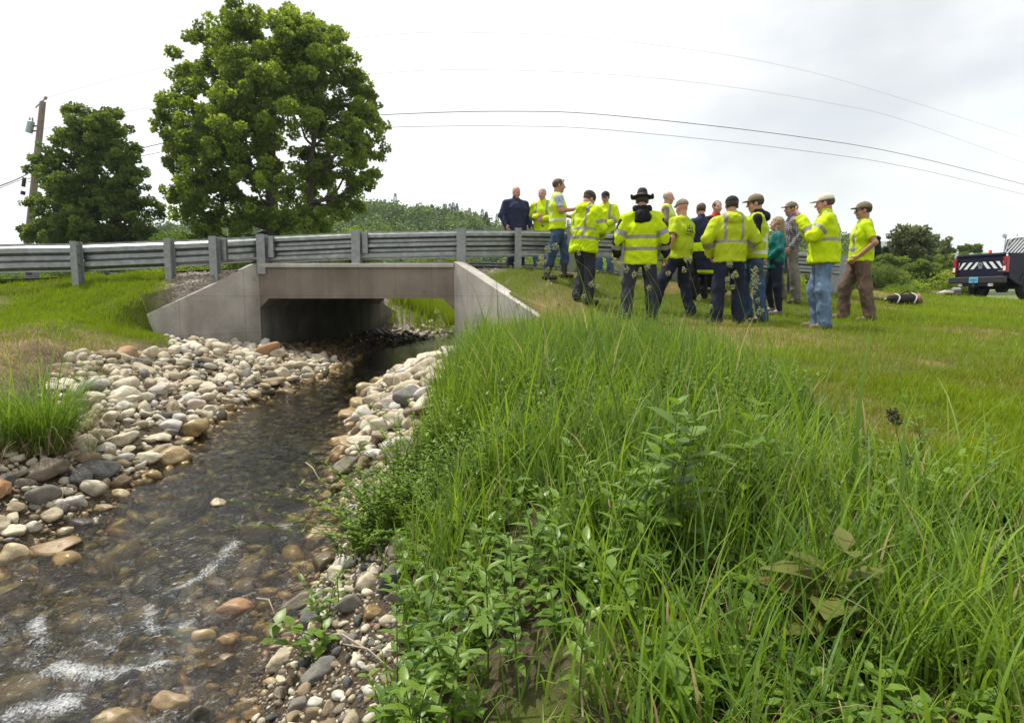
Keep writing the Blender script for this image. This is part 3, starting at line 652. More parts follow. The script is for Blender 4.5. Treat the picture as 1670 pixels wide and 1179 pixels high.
def stone_material(name, obj_attr):
    m = mat(name, (0.4, 0.37, 0.3), 0.85, 0, 0.35); nt = m.node_tree; N, L = nt.nodes, nt.links; b = N['Principled BSDF']
    tc = N.new("ShaderNodeTexCoord"); a = N.new("ShaderNodeAttribute"); w = N.new("ShaderNodeAttribute")
    for n_, an in ((a, 'tone'), (w, 'wet')):
        n_.attribute_name = an
        if obj_attr: n_.attribute_type = 'OBJECT'
    geo = N.new("ShaderNodeNewGeometry")
    n1 = N.new("ShaderNodeTexNoise"); n1.inputs['Scale'].default_value = 14; n1.inputs['Detail'].default_value = 8; n1.inputs['Roughness'].default_value = 0.65; L.new(geo.outputs['Position'], n1.inputs[0])
    n2 = N.new("ShaderNodeTexNoise"); n2.inputs['Scale'].default_value = 90; n2.inputs['Detail'].default_value = 4; L.new(geo.outputs['Position'], n2.inputs[0])
    r = ramp_node(nt, STONE_TONES)
    j = N.new("ShaderNodeMath"); j.operation = 'MULTIPLY_ADD'; j.inputs[1].default_value = 0.10
    sb = N.new("ShaderNodeMath"); sb.operation = 'SUBTRACT'; sb.inputs[1].default_value = 0.5; L.new(n1.outputs[0], sb.inputs[0]); L.new(sb.outputs[0], j.inputs[0]); L.new(a.outputs['Fac'], j.inputs[2]); L.new(j.outputs[0], r.inputs[0])
    v = ramp_node(nt, [(0.25, (0.55, 0.53, 0.50)), (0.5, (1, 1, 1)), (0.75, (1.25, 1.22, 1.16))]); L.new(n1.outputs[0], v.inputs[0])
    mx = N.new("ShaderNodeMix"); mx.data_type = 'RGBA'; mx.blend_type = 'MULTIPLY'; mx.inputs[0].default_value = 0.9; L.new(r.outputs[0], mx.inputs[6]); L.new(v.outputs[0], mx.inputs[7])
    v2 = ramp_node(nt, [(0.3, (0.75, 0.75, 0.75)), (0.6, (1.1, 1.1, 1.1))]); L.new(n2.outputs[0], v2.inputs[0])
    mx2 = N.new("ShaderNodeMix"); mx2.data_type = 'RGBA'; mx2.blend_type = 'MULTIPLY'; mx2.inputs[0].default_value = 0.7; L.new(mx.outputs[2], mx2.inputs[6]); L.new(v2.outputs[0], mx2.inputs[7])
    mw = N.new("ShaderNodeMix"); mw.data_type = 'RGBA'; mw.blend_type = 'MULTIPLY'; L.new(w.outputs['Fac'], mw.inputs[0]); L.new(mx2.outputs[2], mw.inputs[6]); mw.inputs[7].default_value = (0.74, 0.62, 0.42, 1)
    L.new(mw.outputs[2], b.inputs['Base Color'])
    rr = N.new("ShaderNodeMapRange"); rr.inputs[3].default_value = 0.88; rr.inputs[4].default_value = 0.25; L.new(w.outputs['Fac'], rr.inputs[0]); L.new(rr.outputs[0], b.inputs['Roughness'])
    bp = N.new("ShaderNodeBump"); bp.inputs['Strength'].default_value = 0.6; bp.inputs['Distance'].default_value = 0.012; L.new(n1.outputs[0], bp.inputs['Height'])
    bp2 = N.new("ShaderNodeBump"); bp2.inputs['Strength'].default_value = 0.35; bp2.inputs['Distance'].default_value = 0.003; L.new(n2.outputs[0], bp2.inputs['Height']); L.new(bp.outputs[0], bp2.inputs['Normal']); L.new(bp2.outputs[0], b.inputs['Normal'])
    return m
m_stone_o = stone_material("river_stone", True); m_stone_g = stone_material("river_pebbles", False)
R_ = np.random.default_rng(5)
placed = []           # x, y, z, radius, proto, rotation, tone, wet, zone
cell = {}
def free(x, y, r, f):
    for a in range(int((x - 0.5) // 0.25), int((x + 0.5) // 0.25) + 1):
        for b in range(int((y - 0.5) // 0.25), int((y + 0.5) // 0.25) + 1):
            for (px, py, pr) in cell.get((a, b), ()):
                if (px - x) ** 2 + (py - y) ** 2 < (f * (pr + r)) ** 2: return False
    return True
def put(x, y, r, **k):
    cell.setdefault((int(x // 0.25), int(y // 0.25)), []).append((x, y, r)); placed.append(dict(x=x, y=y, r=r, **k))
def rnd_tone(zone):
    u = R_.random()
    if zone in ('L', 'R'):
        return float(R_.choice([R_.uniform(0.0, 0.12), R_.uniform(0.12, 0.3), R_.uniform(0.36, 0.55), R_.uniform(0.55, 0.92), R_.uniform(0.93, 1.0)], p=[0.03, 0.12, 0.28, 0.555, 0.015]))
    if zone == 'W':
        return float(R_.choice([R_.uniform(0.0, 0.12), R_.uniform(0.12, 0.3), R_.uniform(0.36, 0.6), R_.uniform(0.94, 1.0)], p=[0.12, 0.35, 0.42, 0.11]))
    return float(R_.choice([R_.uniform(0.0, 0.14), R_.uniform(0.14, 0.34), R_.uniform(0.4, 0.9), R_.uniform(0.94, 1.0)], p=[0.12, 0.36, 0.50, 0.02]))
def hit(px, py):
    """where a line of sight meets the ground"""
    for Y in np.arange(1.2, 20, 0.02):
        p = U(px, py, float(Y))
        if gz(p.x, p.y) > p.z: return p
    return U(px, py, 12)
# stones one can pick out by eye: px, py, width px, height px, tone, yaw, label
NAMED = [
 (432, 572, 44, 40, 0.99, 0.7, "rust orange upright stone leaning at the foot of the left bridge wall"),
 (262, 575, 40, 22, 0.30, 0.2, "smooth tan brown oval stone on the grass edge by the left wing wall"),
 (356, 570, 34, 28, 0.62, 0.1, "cream rounded stone against the base of the left wing wall"),
 (455, 578, 34, 34, 0.45, 1.1, "blocky khaki stone beside the orange stone at the culvert mouth"),
 (442, 622, 58, 28, 0.33, -0.2, "wide flat brown slab halfway down the left stone bank"),
 (466, 645, 34, 22, 0.22, 0.1, "dark brown round stone at the water edge below the brown slab"),
 (318, 700, 46, 38, 0.58, 0.5, "large pale grey boulder at the left water edge above the pool"),
 (260, 712, 42, 20, 0.75, -0.1, "white oblong stone just left of the large pale boulder"),
 (242, 747, 44, 34, 0.78, 0.3, "large cream round stone at the left edge of the water"),
 (205, 747, 30, 18, 0.9, 0.1, "small smooth blue grey stone beside the large cream round stone"),
 (152, 797, 56, 34, 0.72, -0.5, "long cream stone lying among pebbles on the left shore"),
 (192, 800, 44, 30, 0.66, -0.3, "cream wedge stone touching the long cream stone on the left shore"),
 (107, 802, 34, 24, 0.6, 0.2, "pale oval stone left of the long cream stone"),
 (284, 788, 36, 26, 0.62, -0.6, "pale stone lying half in the water left of the pool"),
 (28, 828, 42, 30, 0.36, 0.1, "brown grey round stone on the far left shore"),
 (80, 838, 52, 22, 0.42, -0.8, "narrow tapering stone pointing down the left shore"),
 (168, 838, 34, 18, 0.5, 0.0, "flat pale stone lying in shallow water at the left shore"),
 (20, 898, 60, 44, 0.74, 0.1, "big cream boulder at the left border of the stream"),
 (90, 900, 78, 30, 0.36, -0.1, "long orange brown stone in the shallow water by the big cream boulder"),
 (128, 857, 46, 24, 0.03, 0.0, "dark slate blue stone lying wet beside the left shore"),
 (52, 876, 30, 20, 0.5, 0.2, "small beige egg shaped stone above the long orange brown stone"),
 (122, 990, 58, 50, 0.45, 0.6, "square tan slab under the water at lower left"),
 (386, 1012, 66, 50, 0.97, 0.2, "big rusty orange boulder in the rapids"),
 (462, 1046, 44, 34, 0.32, 0.3, "tan round stone right of the rusty boulder"),
 (484, 985, 84, 34, 0.16, 0.45, "long grey cylinder shaped stone lying at the right water edge"),
 (332, 1066, 44, 36, 0.55, 0.0, "pale cream stone below the rusty boulder in the rapids"),
 (326, 1090, 60, 34, 0.34, 0.3, "brown stone under water next to the pale cream stone"),
 (286, 1164, 76, 44, 0.33, 0.0, "wide brown stone at the bottom edge of the stream"),
 (434, 966, 40, 24, 0.5, 0.1, "pale yellow stone just under the surface near the foam streak"),
 (358, 858, 26, 20, 0.62, 0.0, "small cream stone poking out of the middle of the pool"),
 (436, 724, 36, 10, 0.18, 0.0, "flat grey stone breaking the surface of the pool"),
 (430, 745, 44, 12, 0.26, 0.0, "flat brown stone under the flat grey stone in the pool"),
 (505, 728, 64, 20, 0.24, 0.25, "long dark brown stone sloping into the pool from the right"),
 (518, 737, 30, 14, 0.36, 0.0, "orange tan stone at the right edge of the pool"),
 (570, 698, 26, 22, 0.7, 0.2, "rounded white stone on the right shore of the pool"),
 (592, 716, 52, 20, 0.68, 0.1, "long cream stone on the right shore behind the small shrub"),
 (640, 718, 30, 34, 0.66, 1.2, "angular cream stone standing on the right shore"),
 (612, 738, 46, 22, 0.88, 0.0, "pale grey flat boulder on the right shore behind the small shrub"),
 (520, 880, 50, 26, 0.5, 0.9, "pale wedge stone tilting into the water right of the pool"),
 (578, 900, 30, 22, 0.52, 0.0, "round khaki stone below the small green shrub"),
 (608, 998, 40, 30, 0.4, 0.7, "grey cracked stone on the gravel shore at lower centre"),
]
for (px, py, w_, h_, tone, yaw, lab) in NAMED:
    p = hit(px, py + h_ * 0.25); sc_ = p.y / F_PX * 1.02
    a_ = 0.5 * w_ * sc_; c_ = min(0.5 * h_ * sc_, a_ * 0.92)
    inw = p.z < z_water(p.y) + 0.02
    put(p.x, p.y, a_ * 0.92, z=p.z + c_ * (0.45 if not inw else 0.55), dims=(a_, a_ * 0.8, c_), tone=tone, wet=1.0 if (inw or (p.y < 3.3 and p.x > -2.0)) else 0.0, zone='N', label=lab, yaw=yaw)
    if inw and 'under' not in lab and p.y < 4.5: placed[-1]['z'] = float(z_water(p.y)) - 0.10 * c_; placed[-1]['wet'] = 0.75
# banks of loose stones, biggest first
def scatter(zone, n, x0, x1, y0, y1, ok, rlo, rhi, f, power=2.2, lift=0.25):
    X = R_.uniform(x0, x1, n); Y = R_.uniform(y0, y1, n); keep_ = ok(X, Y); X, Y = X[keep_], Y[keep_]
    rad = rlo + (rhi - rlo) * R_.random(len(X)) ** power; rad = rad * ip(Y, [2.2, 4.5, 6], [0.62, 0.8, 1.0])
    o = np.argsort(-rad); Z = gz(X, Y)
    for q in o:
        x, y, r = float(X[q]), float(Y[q]), float(rad[q])
        if not free(x, y, r, f): continue
        z = float(Z[q]); zw = float(z_water(y)); top = z + r * 0.5
        under = z < zw
        put(x, y, r, z=z + r * lift * (0.75 if under else 1.0), dims=None, tone=rnd_tone(zone), wet=1.0 if (z < zw + 0.02) else 0.0, zone=zone, label=None, yaw=None)
dlf = lambda X, Y: xl_w(Y) - X
drf = lambda X, Y: X - xr_w(Y)
RL = lambda Y: ip(Y, [2, 3.5, 5, 8, 10], [1.5, 1.15, 1.15, 1.75, 2.4]); RR = lambda Y: ip(Y, [1.5, 2.6, 3.4, 4.2, 5.5, 8, 10.5], [0.7, 0.55, 0.4, 0.6, 0.9, 1.0, 0.9])
linL = lambda Y: np.where(Y < 9, -9, A_L[0] + (Y - A_L[1]) * (B_L[0] - A_L[0]) / (B_L[1] - A_L[1]))
linR = lambda Y: np.where(Y < 8.9, 9, A_R[0] + (Y - A_R[1]) * (B_R[0] - A_R[0]) / (B_R[1] - A_R[1]))
edge_n = lambda X, Y: 0.45 * fbm(X * 1.7, Y * 1.7, 0, 61, 2)
okL = lambda X, Y: (dlf(X, Y) > -0.12) & (dlf(X, Y) < RL(Y) + edge_n(X, Y)) & (X > linL(Y) + 0.1)
okR = lambda X, Y: (drf(X, Y) > -0.12) & (drf(X, Y) < RR(Y) + 0.5 * edge_n(X, Y)) & (X < linR(Y) - 0.1)
okLn = lambda X, Y: okL(X, Y) & (Y > 4.4)
okLf = lambda X, Y: okL(X, Y) & (Y <= 4.6)
scatter('L', 260, -6, -2, 4.4, 10.4, okLn, 0.09, 0.155, 0.95, 2.0)
scatter('L', 900, -6, -2, 4.4, 10.4, okLn, 0.055, 0.11, 0.68, 1.5)
scatter('L', 2600, -6, -2, 4.4, 10.4, okLn, 0.04, 0.085, 0.64)
scatter('L', 6000, -6, -2, 4.4, 10.4, okLn, 0.03, 0.06, 0.60)
scatter('F', 1000, -5, -2, 2.0, 4.6, okLf, 0.08, 0.17, 0.70, 2.0)
scatter('F', 3500, -5, -2, 2.0, 4.6, okLf, 0.03, 0.08, 0.62)
scatter('F', 9000, -5, -2, 2.0, 4.6, okLf, 0.014, 0.035, 0.62)
scatter('R', 1500, -2, 0.6, 4.2, 10.4, okR, 0.07, 0.16, 0.66, 2.0)
scatter('R', 4500, -2, 0.6, 4.2, 10.4, okR, 0.03, 0.075, 0.60)
scatter('F', 260, -1.2, 0.2, 1.4, 4.3, okR, 0.045, 0.10, 0.9, 2.0)
scatter('F', 2600, -1.2, 0.2, 1.4, 4.3, okR, 0.02, 0.05, 0.75, 1.6)
scatter('F', 9000, -1.2, 0.2, 1.4, 4.3, okR, 0.009, 0.022, 0.66)
okC = lambda X, Y: (X > cul_l(Y) + 0.05) & (X < cul_r(Y) - 0.05) & ((X < xl_w(Y) + 0.1) | (X > xr_w(Y) - 0.1))
scatter('L', 1600, -4.3, -0.2, 10.4, 17.6, okC, 0.05, 0.12, 0.62)
okU = lambda X, Y: (np.abs(np.where(X < (xl_w(Y) + xr_w(Y)) / 2, dlf(X, Y), drf(X, Y))) < 0.7)
scatter('L', 900, -4.6, 1.5, 17.4, 20.5, okU, 0.06, 0.15, 0.62)
inW = lambda X, Y: (X > xl_w(Y) + 0.05) & (X < xr_w(Y) - 0.05)
scatter('W', 420, -3.4, -0.9, 1.4, 4.3, inW, 0.09, 0.18, 0.85, 1.8, 0.45)
scatter('W', 420, -3.3, -0.9, 1.6, 3.9, inW, 0.06, 0.12, 0.85, 1.6, 1.25)
scatter('W', 160, -3.3, -1.2, 4.3, 10.3, inW, 0.07, 0.16, 1.1, 1.8, 0.1)
scatter('W', 160, -3.3, -1.2, 7.2, 9.6, inW, 0.07, 0.16, 1.0, 1.8, 0.5)
scatter('W', 6000, -3.4, -0.9, 1.2, 6.5, inW, 0.025, 0.08, 0.62, 2.0, 0.2)
# second layer resting on the first where the bank is piled deep
top_layer = []
for s_ in [s for s in placed if s['zone'] in ('L', 'R') and s['r'] < 0.12 and s['y'] < 10.4]:
    if R_.random() < 0.22:
        top_layer.append(dict(x=s_['x'] + R_.uniform(-.06, .06), y=s_['y'] + R_.uniform(-.06, .06), r=s_['r'] * R_.uniform(0.7, 1.15), z=s_['z'] + s_['r'] * 0.62, dims=None, tone=rnd_tone('L'), wet=0.0 if s_['wet'] == 0 else 1.0, zone=s_['zone'], label=None, yaw=None))
placed += top_layer
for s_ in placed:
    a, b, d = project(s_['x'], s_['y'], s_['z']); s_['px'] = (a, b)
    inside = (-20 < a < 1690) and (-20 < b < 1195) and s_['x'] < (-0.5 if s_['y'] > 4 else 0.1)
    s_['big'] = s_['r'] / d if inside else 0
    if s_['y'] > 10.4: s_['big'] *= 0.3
    if 10.55 < s_['y'] < 17: s_['wet'] = 1.0; s_['tone'] *= 0.35  # stones within the culvert: tone darkened and wet tint set to deepen the shade
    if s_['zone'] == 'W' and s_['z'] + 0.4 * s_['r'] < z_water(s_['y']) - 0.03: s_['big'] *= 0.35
named = [s for s in placed if s['label']]
others = sorted([s for s in placed if not s['label']], key=lambda s: -s['big'])
indiv = named + others[:300 - len(named)]; rest = others[300 - len(named):]
ZL = {'L': ("pale dry stone heaped on the left bank between the grass and the stream", "pale stones heaped on the left bank"),
      'R': ("sunlit cream stone in the narrow bank between the stream and the tall grass", "cream stones along the right bank"),
      'F': ("mixed grey and brown stone lying on the near gravel shore", "grey and brown shore stones"),
      'W': ("wet brown stone lying in the shallow running water", "stones lying in the stream")}
mesh_cache = {}
def stone_label(s):
    t = s['tone'] + (0 if s['wet'] < 0.5 else 0)
    col = "dark slate" if t < 0.1 else "grey" if t < 0.2 else "brown" if t < 0.35 else "tan" if t < 0.52 else "cream" if t < 0.68 else "pale cream" if t < 0.86 else "light grey" if t < 0.93 else "rusty orange"
    size = "large" if s['r'] > 0.095 else "middling" if s['r'] > 0.065 else "small"; x, y = s['x'], s['y']; wet = "wet " if s['wet'] > 0.5 else ""
    if s['zone'] == 'L':
        dl = float(xl_w(y) - x)
        where = "toned darker inside the shaded culvert" if y > 10.5 else "against the foot of the left wing wall" if y > 8.9 else ("at the left water edge " if dl < 0.35 else "by the left bank grass " if dl > float(RL(y)) - 0.45 else "amid the left bank ") + ("below the wing wall" if y > 7.9 else "level with the brown slab" if y > 6.6 else "beside the large pale boulder" if y > 5.4 else "near the grass clump")
    elif s['zone'] == 'R': where = "on the right bank " + ("just below the right wing wall" if y > 8.3 else "opposite the wide brown slab" if y > 6.6 else "between the pool and the tall grass" if y > 5.2 else "just behind the small green shrub")
    elif s['zone'] == 'F': where = ("on the near left shore " + ("beside the pool" if y > 3.8 else "above the long orange brown stone" if y > 3.2 else "at the left border")) if x < -2 else ("on the gravel shore below the small shrub" if y > 2.7 else ("on the gravel shore beside the grey cracked stone" if y > 2.35 else "on the gravel shore at the bottom edge"))
    else: where = "standing in the running water " + ("by the culvert" if y > 7 else "of the pool" if y > 4.2 else "of the near rapids")
    return f"{size} {wet}{col} stone {where}"
for s in indiv:
    k = int(R_.integers(NPROTO))
    if k not in mesh_cache:
        me = nmesh("stone", PROTO[4][k], tris=ICO[4][1]); me.materials.append(m_stone_o); mesh_cache[k] = me
    o = bpy.data.objects.new("stone", mesh_cache[k]); COL.objects.link(o)
    o.location = (s['x'], s['y'], s['z'])
    if s['dims']:
        o.scale = (s['dims'][0], s['dims'][1] * 1.15, s['dims'][2] * 1.5); o.rotation_euler = (0.1, 0.0, s['yaw'])
        if "upright" in s['label']: o.rotation_euler = (0.3, -0.6, 0.2); o.scale = (s['dims'][0] * 1.2, s['dims'][1] * .7, s['dims'][2] * 1.5)
        if "cylinder" in s['label']: o.scale = (s['dims'][0] * 1.05, s['dims'][0] * 0.48, s['dims'][0] * 0.62); o.rotation_euler = (0.1, -0.25, s['yaw'])
    else:
        r = s['r']; o.scale = (r * R_.uniform(1.0, 1.25), r * R_.uniform(0.9, 1.2), r * R_.uniform(1.0, 1.5)); o.rotation_euler = (R_.uniform(-.35, .35), R_.uniform(-.35, .35), R_.uniform(0, 6.28))
    o["tone"] = float(s['tone']); o["wet"] = float(s['wet'])
    if s['label']: tag(o, s['label'], "stone")
    else: tag(o, stone_label(s), "stone", ZL[s['zone']][1])
def merge_stones(name, lst):
    Vs, Ts, tn, wt, n = [], [], [], [], 0
    for s in lst:
        sub = 2 if s['r'] / max(s['y'], 1) > 0.008 or s['r'] > 0.05 else 1
        P = PROTO[sub][int(R_.integers(NPROTO))]; r = s['r']
        a, b, c = R_.uniform(-.5, .5), R_.uniform(-.5, .5), R_.uniform(0, 6.28)
        ca, sa, cb, sb_, cc, sc = math.cos(a), math.sin(a), math.cos(b), math.sin(b), math.cos(c), math.sin(c)
        Rm = np.array([[cc, -sc, 0], [sc, cc, 0], [0, 0, 1]]) @ np.array([[1, 0, 0], [0, ca, -sa], [0, sa, ca]]) @ np.array([[cb, 0, sb_], [0, 1, 0], [-sb_, 0, cb]])
        V = (P * np.array([r * R_.uniform(1.0, 1.25), r * R_.uniform(.9, 1.2), r * R_.uniform(1.0, 1.5)])) @ Rm.T + np.array([s['x'], s['y'], s['z']])
        Vs.append(V); Ts.append(ICO[sub][1] + n); n += len(V); tn.append(np.full(len(V), s['tone'])); wt.append(np.full(len(V), s['wet']))
    me = nmesh(name, np.concatenate(Vs), tris=np.concatenate(Ts), attrs={'tone': np.concatenate(tn), 'wet': np.concatenate(wt)})
    return link(name, me, m_stone_g)
print("stones", len(placed))
tag(merge_stones("stream_pebbles", [s for s in rest]), "smaller stones and pebbles filling the banks and bed of the stream", "pebbles", kind="stuff")
# road gravel spilling down beside the wing walls
gl_ = []
GXr = R_.uniform(-8, 8, 60000); GYr = R_.uniform(8.6, 12.6, 60000); g_, _, _ = masks(GXr, GYr)
kp = (g_ > 0.4) & (GYr < road_y(GXr) + 0.1) & ~((GXr > -4.32) & (GXr < -0.95)); kp &= R_.random(60000) < 0.38
Zg = gz(GXr, GYr)
kp &= ~((GXr > linL(GYr) + 0.02) & (GXr < linR(GYr) - 0.02))
for x, y, z in zip(GXr[kp], GYr[kp], Zg[kp]): gl_.append(dict(x=x, y=y, z=z + 0.004, r=R_.uniform(0.009, 0.024), tone=R_.choice([0.15, 0.22, 0.3, 0.5, 0.6]), wet=0.0))
tag(merge_stones("road_gravel", gl_), "loose brown road gravel on the slopes behind the wing walls", "gravel", kind="stuff")
# ================================================================== TREES, BUSHES, HILLS
def leaf_arrays(C, D, Nn, size, width=0.42, fold=0.25):
    """C centres (base), D pointing direction, Nn face normal; a folded 4-corner leaf each"""
    D = D / (np.linalg.norm(D, axis=1)[:, None] + 1e-9)
    S = np.cross(D, Nn); S /= np.linalg.norm(S, axis=1)[:, None] + 1e-9
    Nn = np.cross(S, D)
    s = np.asarray(size)[:, None]
    base = C; tip = C + D * s; mid = C + D * s * 0.5
    l = mid + S * s * width + Nn * s * fold; r = mid - S * s * width + Nn * s * fold
    V = np.stack([base, l, tip, r], 1).reshape(-1, 3); n = len(C); k = np.arange(n) * 4
    T = np.concatenate([np.stack([k, k + 1, k + 2], -1), np.stack([k, k + 2, k + 3], -1)])
    return V, T
def rand_unit(r, n):
    v = r.normal(size=(n, 3)); return v / np.linalg.norm(v, axis=1)[:, None]
def crown_mesh(name, seed, clumps, nleaf, leaf, width=0.42, droop=0.2):
    """clumps: array of x,y,z,r. leaves lie on and through each clump, denser to its shell"""
    r = np.random.default_rng(seed); cl = np.asarray(clumps); w = cl[:, 3] ** 2; w /= w.sum()
    idx = r.choice(len(cl), nleaf, p=w)
    d = rand_unit(r, nleaf); rad = cl[idx, 3] * (0.45 + 0.62 * r.random(nleaf) ** 0.6)
    rad *= 1 + 0.5 * vnoise(d[:, 0] * 2.2 + idx, d[:, 1] * 2.2, d[:, 2] * 2.2, seed)
    P = cl[idx, :3] + d * rad[:, None] * np.array([1, 1, 0.72])
    D = rand_unit(r, nleaf) + d * 0.7; D[:, 2] -= droop
    Nn = rand_unit(r, nleaf) * 0.8 + np.array([0, 0, 0.75])
    V, T = leaf_arrays(P, D, Nn, leaf * r.uniform(0.6, 1.25, nleaf), width)
    tone = np.clip(0.5 + 0.75 * (r.random(len(cl)) - 0.5)[idx] + r.normal(0, 0.16, nleaf), 0, 1)
    return nmesh(name, V, tris=T, smooth=False, attrs={'rnd': np.repeat(tone, 4)})
def branch_arrays(r, a, b, ra, rb, n=6, wob=0.08, seg=6):
    a, b = np.array(a, float), np.array(b, float); t = np.linspace(0, 1, n)[:, None]; L_ = np.linalg.norm(b - a)
    up = np.array([0, 0, 1.0]); P = a + (b - a) * t + up * (np.sin(t * PI) * -0.06 * L_)
    P[1:-1] += r.normal(0, wob * L_ * 0.25, (n - 2, 3)); 
    return tube_arrays(P, np.linspace(ra, rb, n), seg)
def join(parts):
    V, Q, n = [], [], 0
    for v, q in parts: V.append(v); Q.append(q + n); n += len(v)
    return np.concatenate(V), np.concatenate(Q)
m_bark = noisy("bark", [(0.3, (0.05, 0.04, 0.032)), (0.7, (0.13, 0.11, 0.09))], 6, rough=0.95, bump=0.8, bscale=20, stretch=(1, 1, 0.25), bdist=0.04)
m_leaf_maple = leafy("maple_leaves", [(0, (0.08, 0.125, 0.016)), (0.45, (0.135, 0.20, 0.024)), (0.8, (0.23, 0.32, 0.04)), (1, (0.30, 0.39, 0.06))], trans=0.5)
m_leaf_dark = leafy("dark_leaves", [(0, (0.06, 0.10, 0.018)), (0.5, (0.11, 0.17, 0.028)), (1, (0.18, 0.25, 0.045))], trans=0.45)
m_leaf_olive = leafy("olive_leaves", [(0, (0.07, 0.09, 0.035)), (0.5, (0.12, 0.15, 0.055)), (1, (0.19, 0.22, 0.09))], trans=0.35)
m_leaf_lime = leafy("bright_leaves", [(0, (0.06, 0.12, 0.012)), (0.5, (0.11, 0.20, 0.018)), (1, (0.19, 0.28, 0.03))], trans=0.38)
m_needle = leafy("needles", [(0, (0.03, 0.06, 0.03)), (0.5, (0.05, 0.09, 0.04)), (1, (0.08, 0.13, 0.055))], trans=0.2)
def tree(name, label, cat, outline, Y, depth_ratio, nclump, cr, nleaf, leaf, seed, lm, trunks, group=None, limb_r=0.09, fill=0.3, width=0.42, sub=0, edge=0):
    """outline: list of (py, px_left, px_right) of the crown seen at distance Y. trunks: list of (px_base, radius, px_top, py_top)"""
    r = np.random.default_rng(seed); o = sorted(outline)
    bx = U(trunks[0][0], 480, Y).x; g = float(gz(bx, Y)); root = empty(name, (bx, Y, g))
    tag(root, label, cat, group)
    pys = [q[0] for q in o]; lo = [q[1] for q in o]; hi = [q[2] for q in o]; cl = []
    zs = [U(835, q, Y).z for q in pys]
    for k in range(edge * 2):      # boughs that carry the outline
        py = pys[0] + cr * 900 / Y + (pys[-1] - pys[0] - cr * 900 / Y) * ((k // 2 + 0.2) / edge); l, h = np.interp(py, pys, lo), np.interp(py, pys, hi); R = cr * r.uniform(0.6, 0.95); p = U((l + R * 1250 / Y) if k % 2 else (h - R * 1250 / Y), py + r.uniform(-6, 6), Y)
        cl.append((p.x, Y + r.uniform(-1, 1), p.z, R))
    tries = 0
    while len(cl) < nclump and tries < 60000:
        tries += 1
        py = r.uniform(pys[0] + (cr * 1100 / Y if sub else 0), pys[-1]); l, h = np.interp(py, pys, lo), np.interp(py, pys, hi)
        c, hw = (l + h) / 2, (h - l) / 2; a = r.uniform(0, 2 * PI); q = math.sqrt(r.uniform(fill ** 2, 1))
        R = cr * r.uniform(0.65, 1.25) * (0.75 + 0.25 * min(1, hw / 80))
        hwm = hw * Y / F_PX - R * (1.15 if sub else 0.95)
        if hwm < 0: hwm = 0.1
        p = U(c, py, Y); x, y = p.x + hwm * q * math.cos(a), Y + hwm * depth_ratio * q * math.sin(a)
        z = p.z
        if any((x - k[0]) ** 2 + (y - k[1]) ** 2 + (z - k[2]) ** 2 < (0.50 * (R + k[3])) ** 2 for k in cl): 
            if r.random() < 0.93: continue
        cl.append((x, y, z, R))
    cl = np.array(cl); rel = cl.copy(); rel[:, :3] -= np.array(root.location)
    if sub:      # each bough carries many small leafy sprays with air between them
        k_ = r.integers(0, len(rel), len(rel) * sub); dd = rand_unit(r, len(k_)); R0 = rel[k_, 3]
        rel = np.concatenate([rel[k_, :3] + dd * (R0 * r.uniform(0.45, 1.18, len(k_)))[:, None] * np.array([1, 1, 0.8]), (R0 * r.uniform(0.15, 0.36, len(k_)))[:, None]], 1)
    me = crown_mesh("crown", seed, rel, nleaf, leaf, width); link("crown", me, lm, root)
    parts = []; tops = []
    for (pb, rad, pt, pyt) in trunks:
        a = np.array([U(pb, 480, Y).x, Y, g - 0.2]); b = np.array(U(pt, pyt, Y)); b[1] = Y
        n = 10; t = np.linspace(0, 1, n)[:, None]; P = a + (b - a) * t; P[1:-1] += r.normal(0, 0.06, (n - 2, 3)); rr = rad * (1 - 0.82 * t[:, 0]); rr[0] *= 1.35
        parts.append(tube_arrays(P - np.array(root.location), rr, 10)); tops.append((P, rr))
    for c in cl[r.permutation(len(cl))[:min(len(cl), 70)]]:
        P, rr = tops[int(np.argmin([abs(p[0][:, 0].mean() - c[0]) for p in tops]))]
        zt = P[:, 2]; want = c[2] - 0.55 * np.hypot(c[0] - P[-1, 0], c[1] - P[-1, 1]) - 0.6
        k = int(np.clip(np.searchsorted(zt, want), 2, len(P) - 1)); 
        parts.append(branch_arrays(r, P[k] - np.array(root.location), c[:3] - np.array(root.location), min(rr[k] * 0.6, limb_r), 0.018, 7, 0.10, 5))
    V, Qd = join(parts); link("trunk", nmesh("trunk", V, quads=Qd), m_bark, root)
    return root
tree("maple_tree", "tall broad maple tree with a round crown beyond the bridge guardrail", "tree",
     [(4, 412, 450), (40, 348, 530), (90, 295, 585), (140, 268, 615), (200, 256, 632), (250, 268, 636), (300, 262, 628), (345, 275, 575), (385, 300, 545), (405, 330, 540)],
     36, 0.75, 125, 1.25, 165000, 0.175, 3, m_leaf_maple, [(448, 0.42, 440, 60), (492, 0.30, 520, 110), (470, 0.25, 400, 130)], limb_r=0.13, fill=0.3, sub=12, edge=19)
tree("maple_tree", "smaller dark maple tree just right of the utility pole", "tree",
     [(166, 128, 158), (200, 92, 205), (250, 72, 230), (300, 56, 246), (350, 46, 262), (395, 44, 272), (430, 60, 262)],
     37, 0.7, 76, 1.0, 85000, 0.165, 5, m_leaf_dark, [(150, 0.32, 148, 200), (175, 0.22, 190, 260)], fill=0.25, sub=12, edge=12)
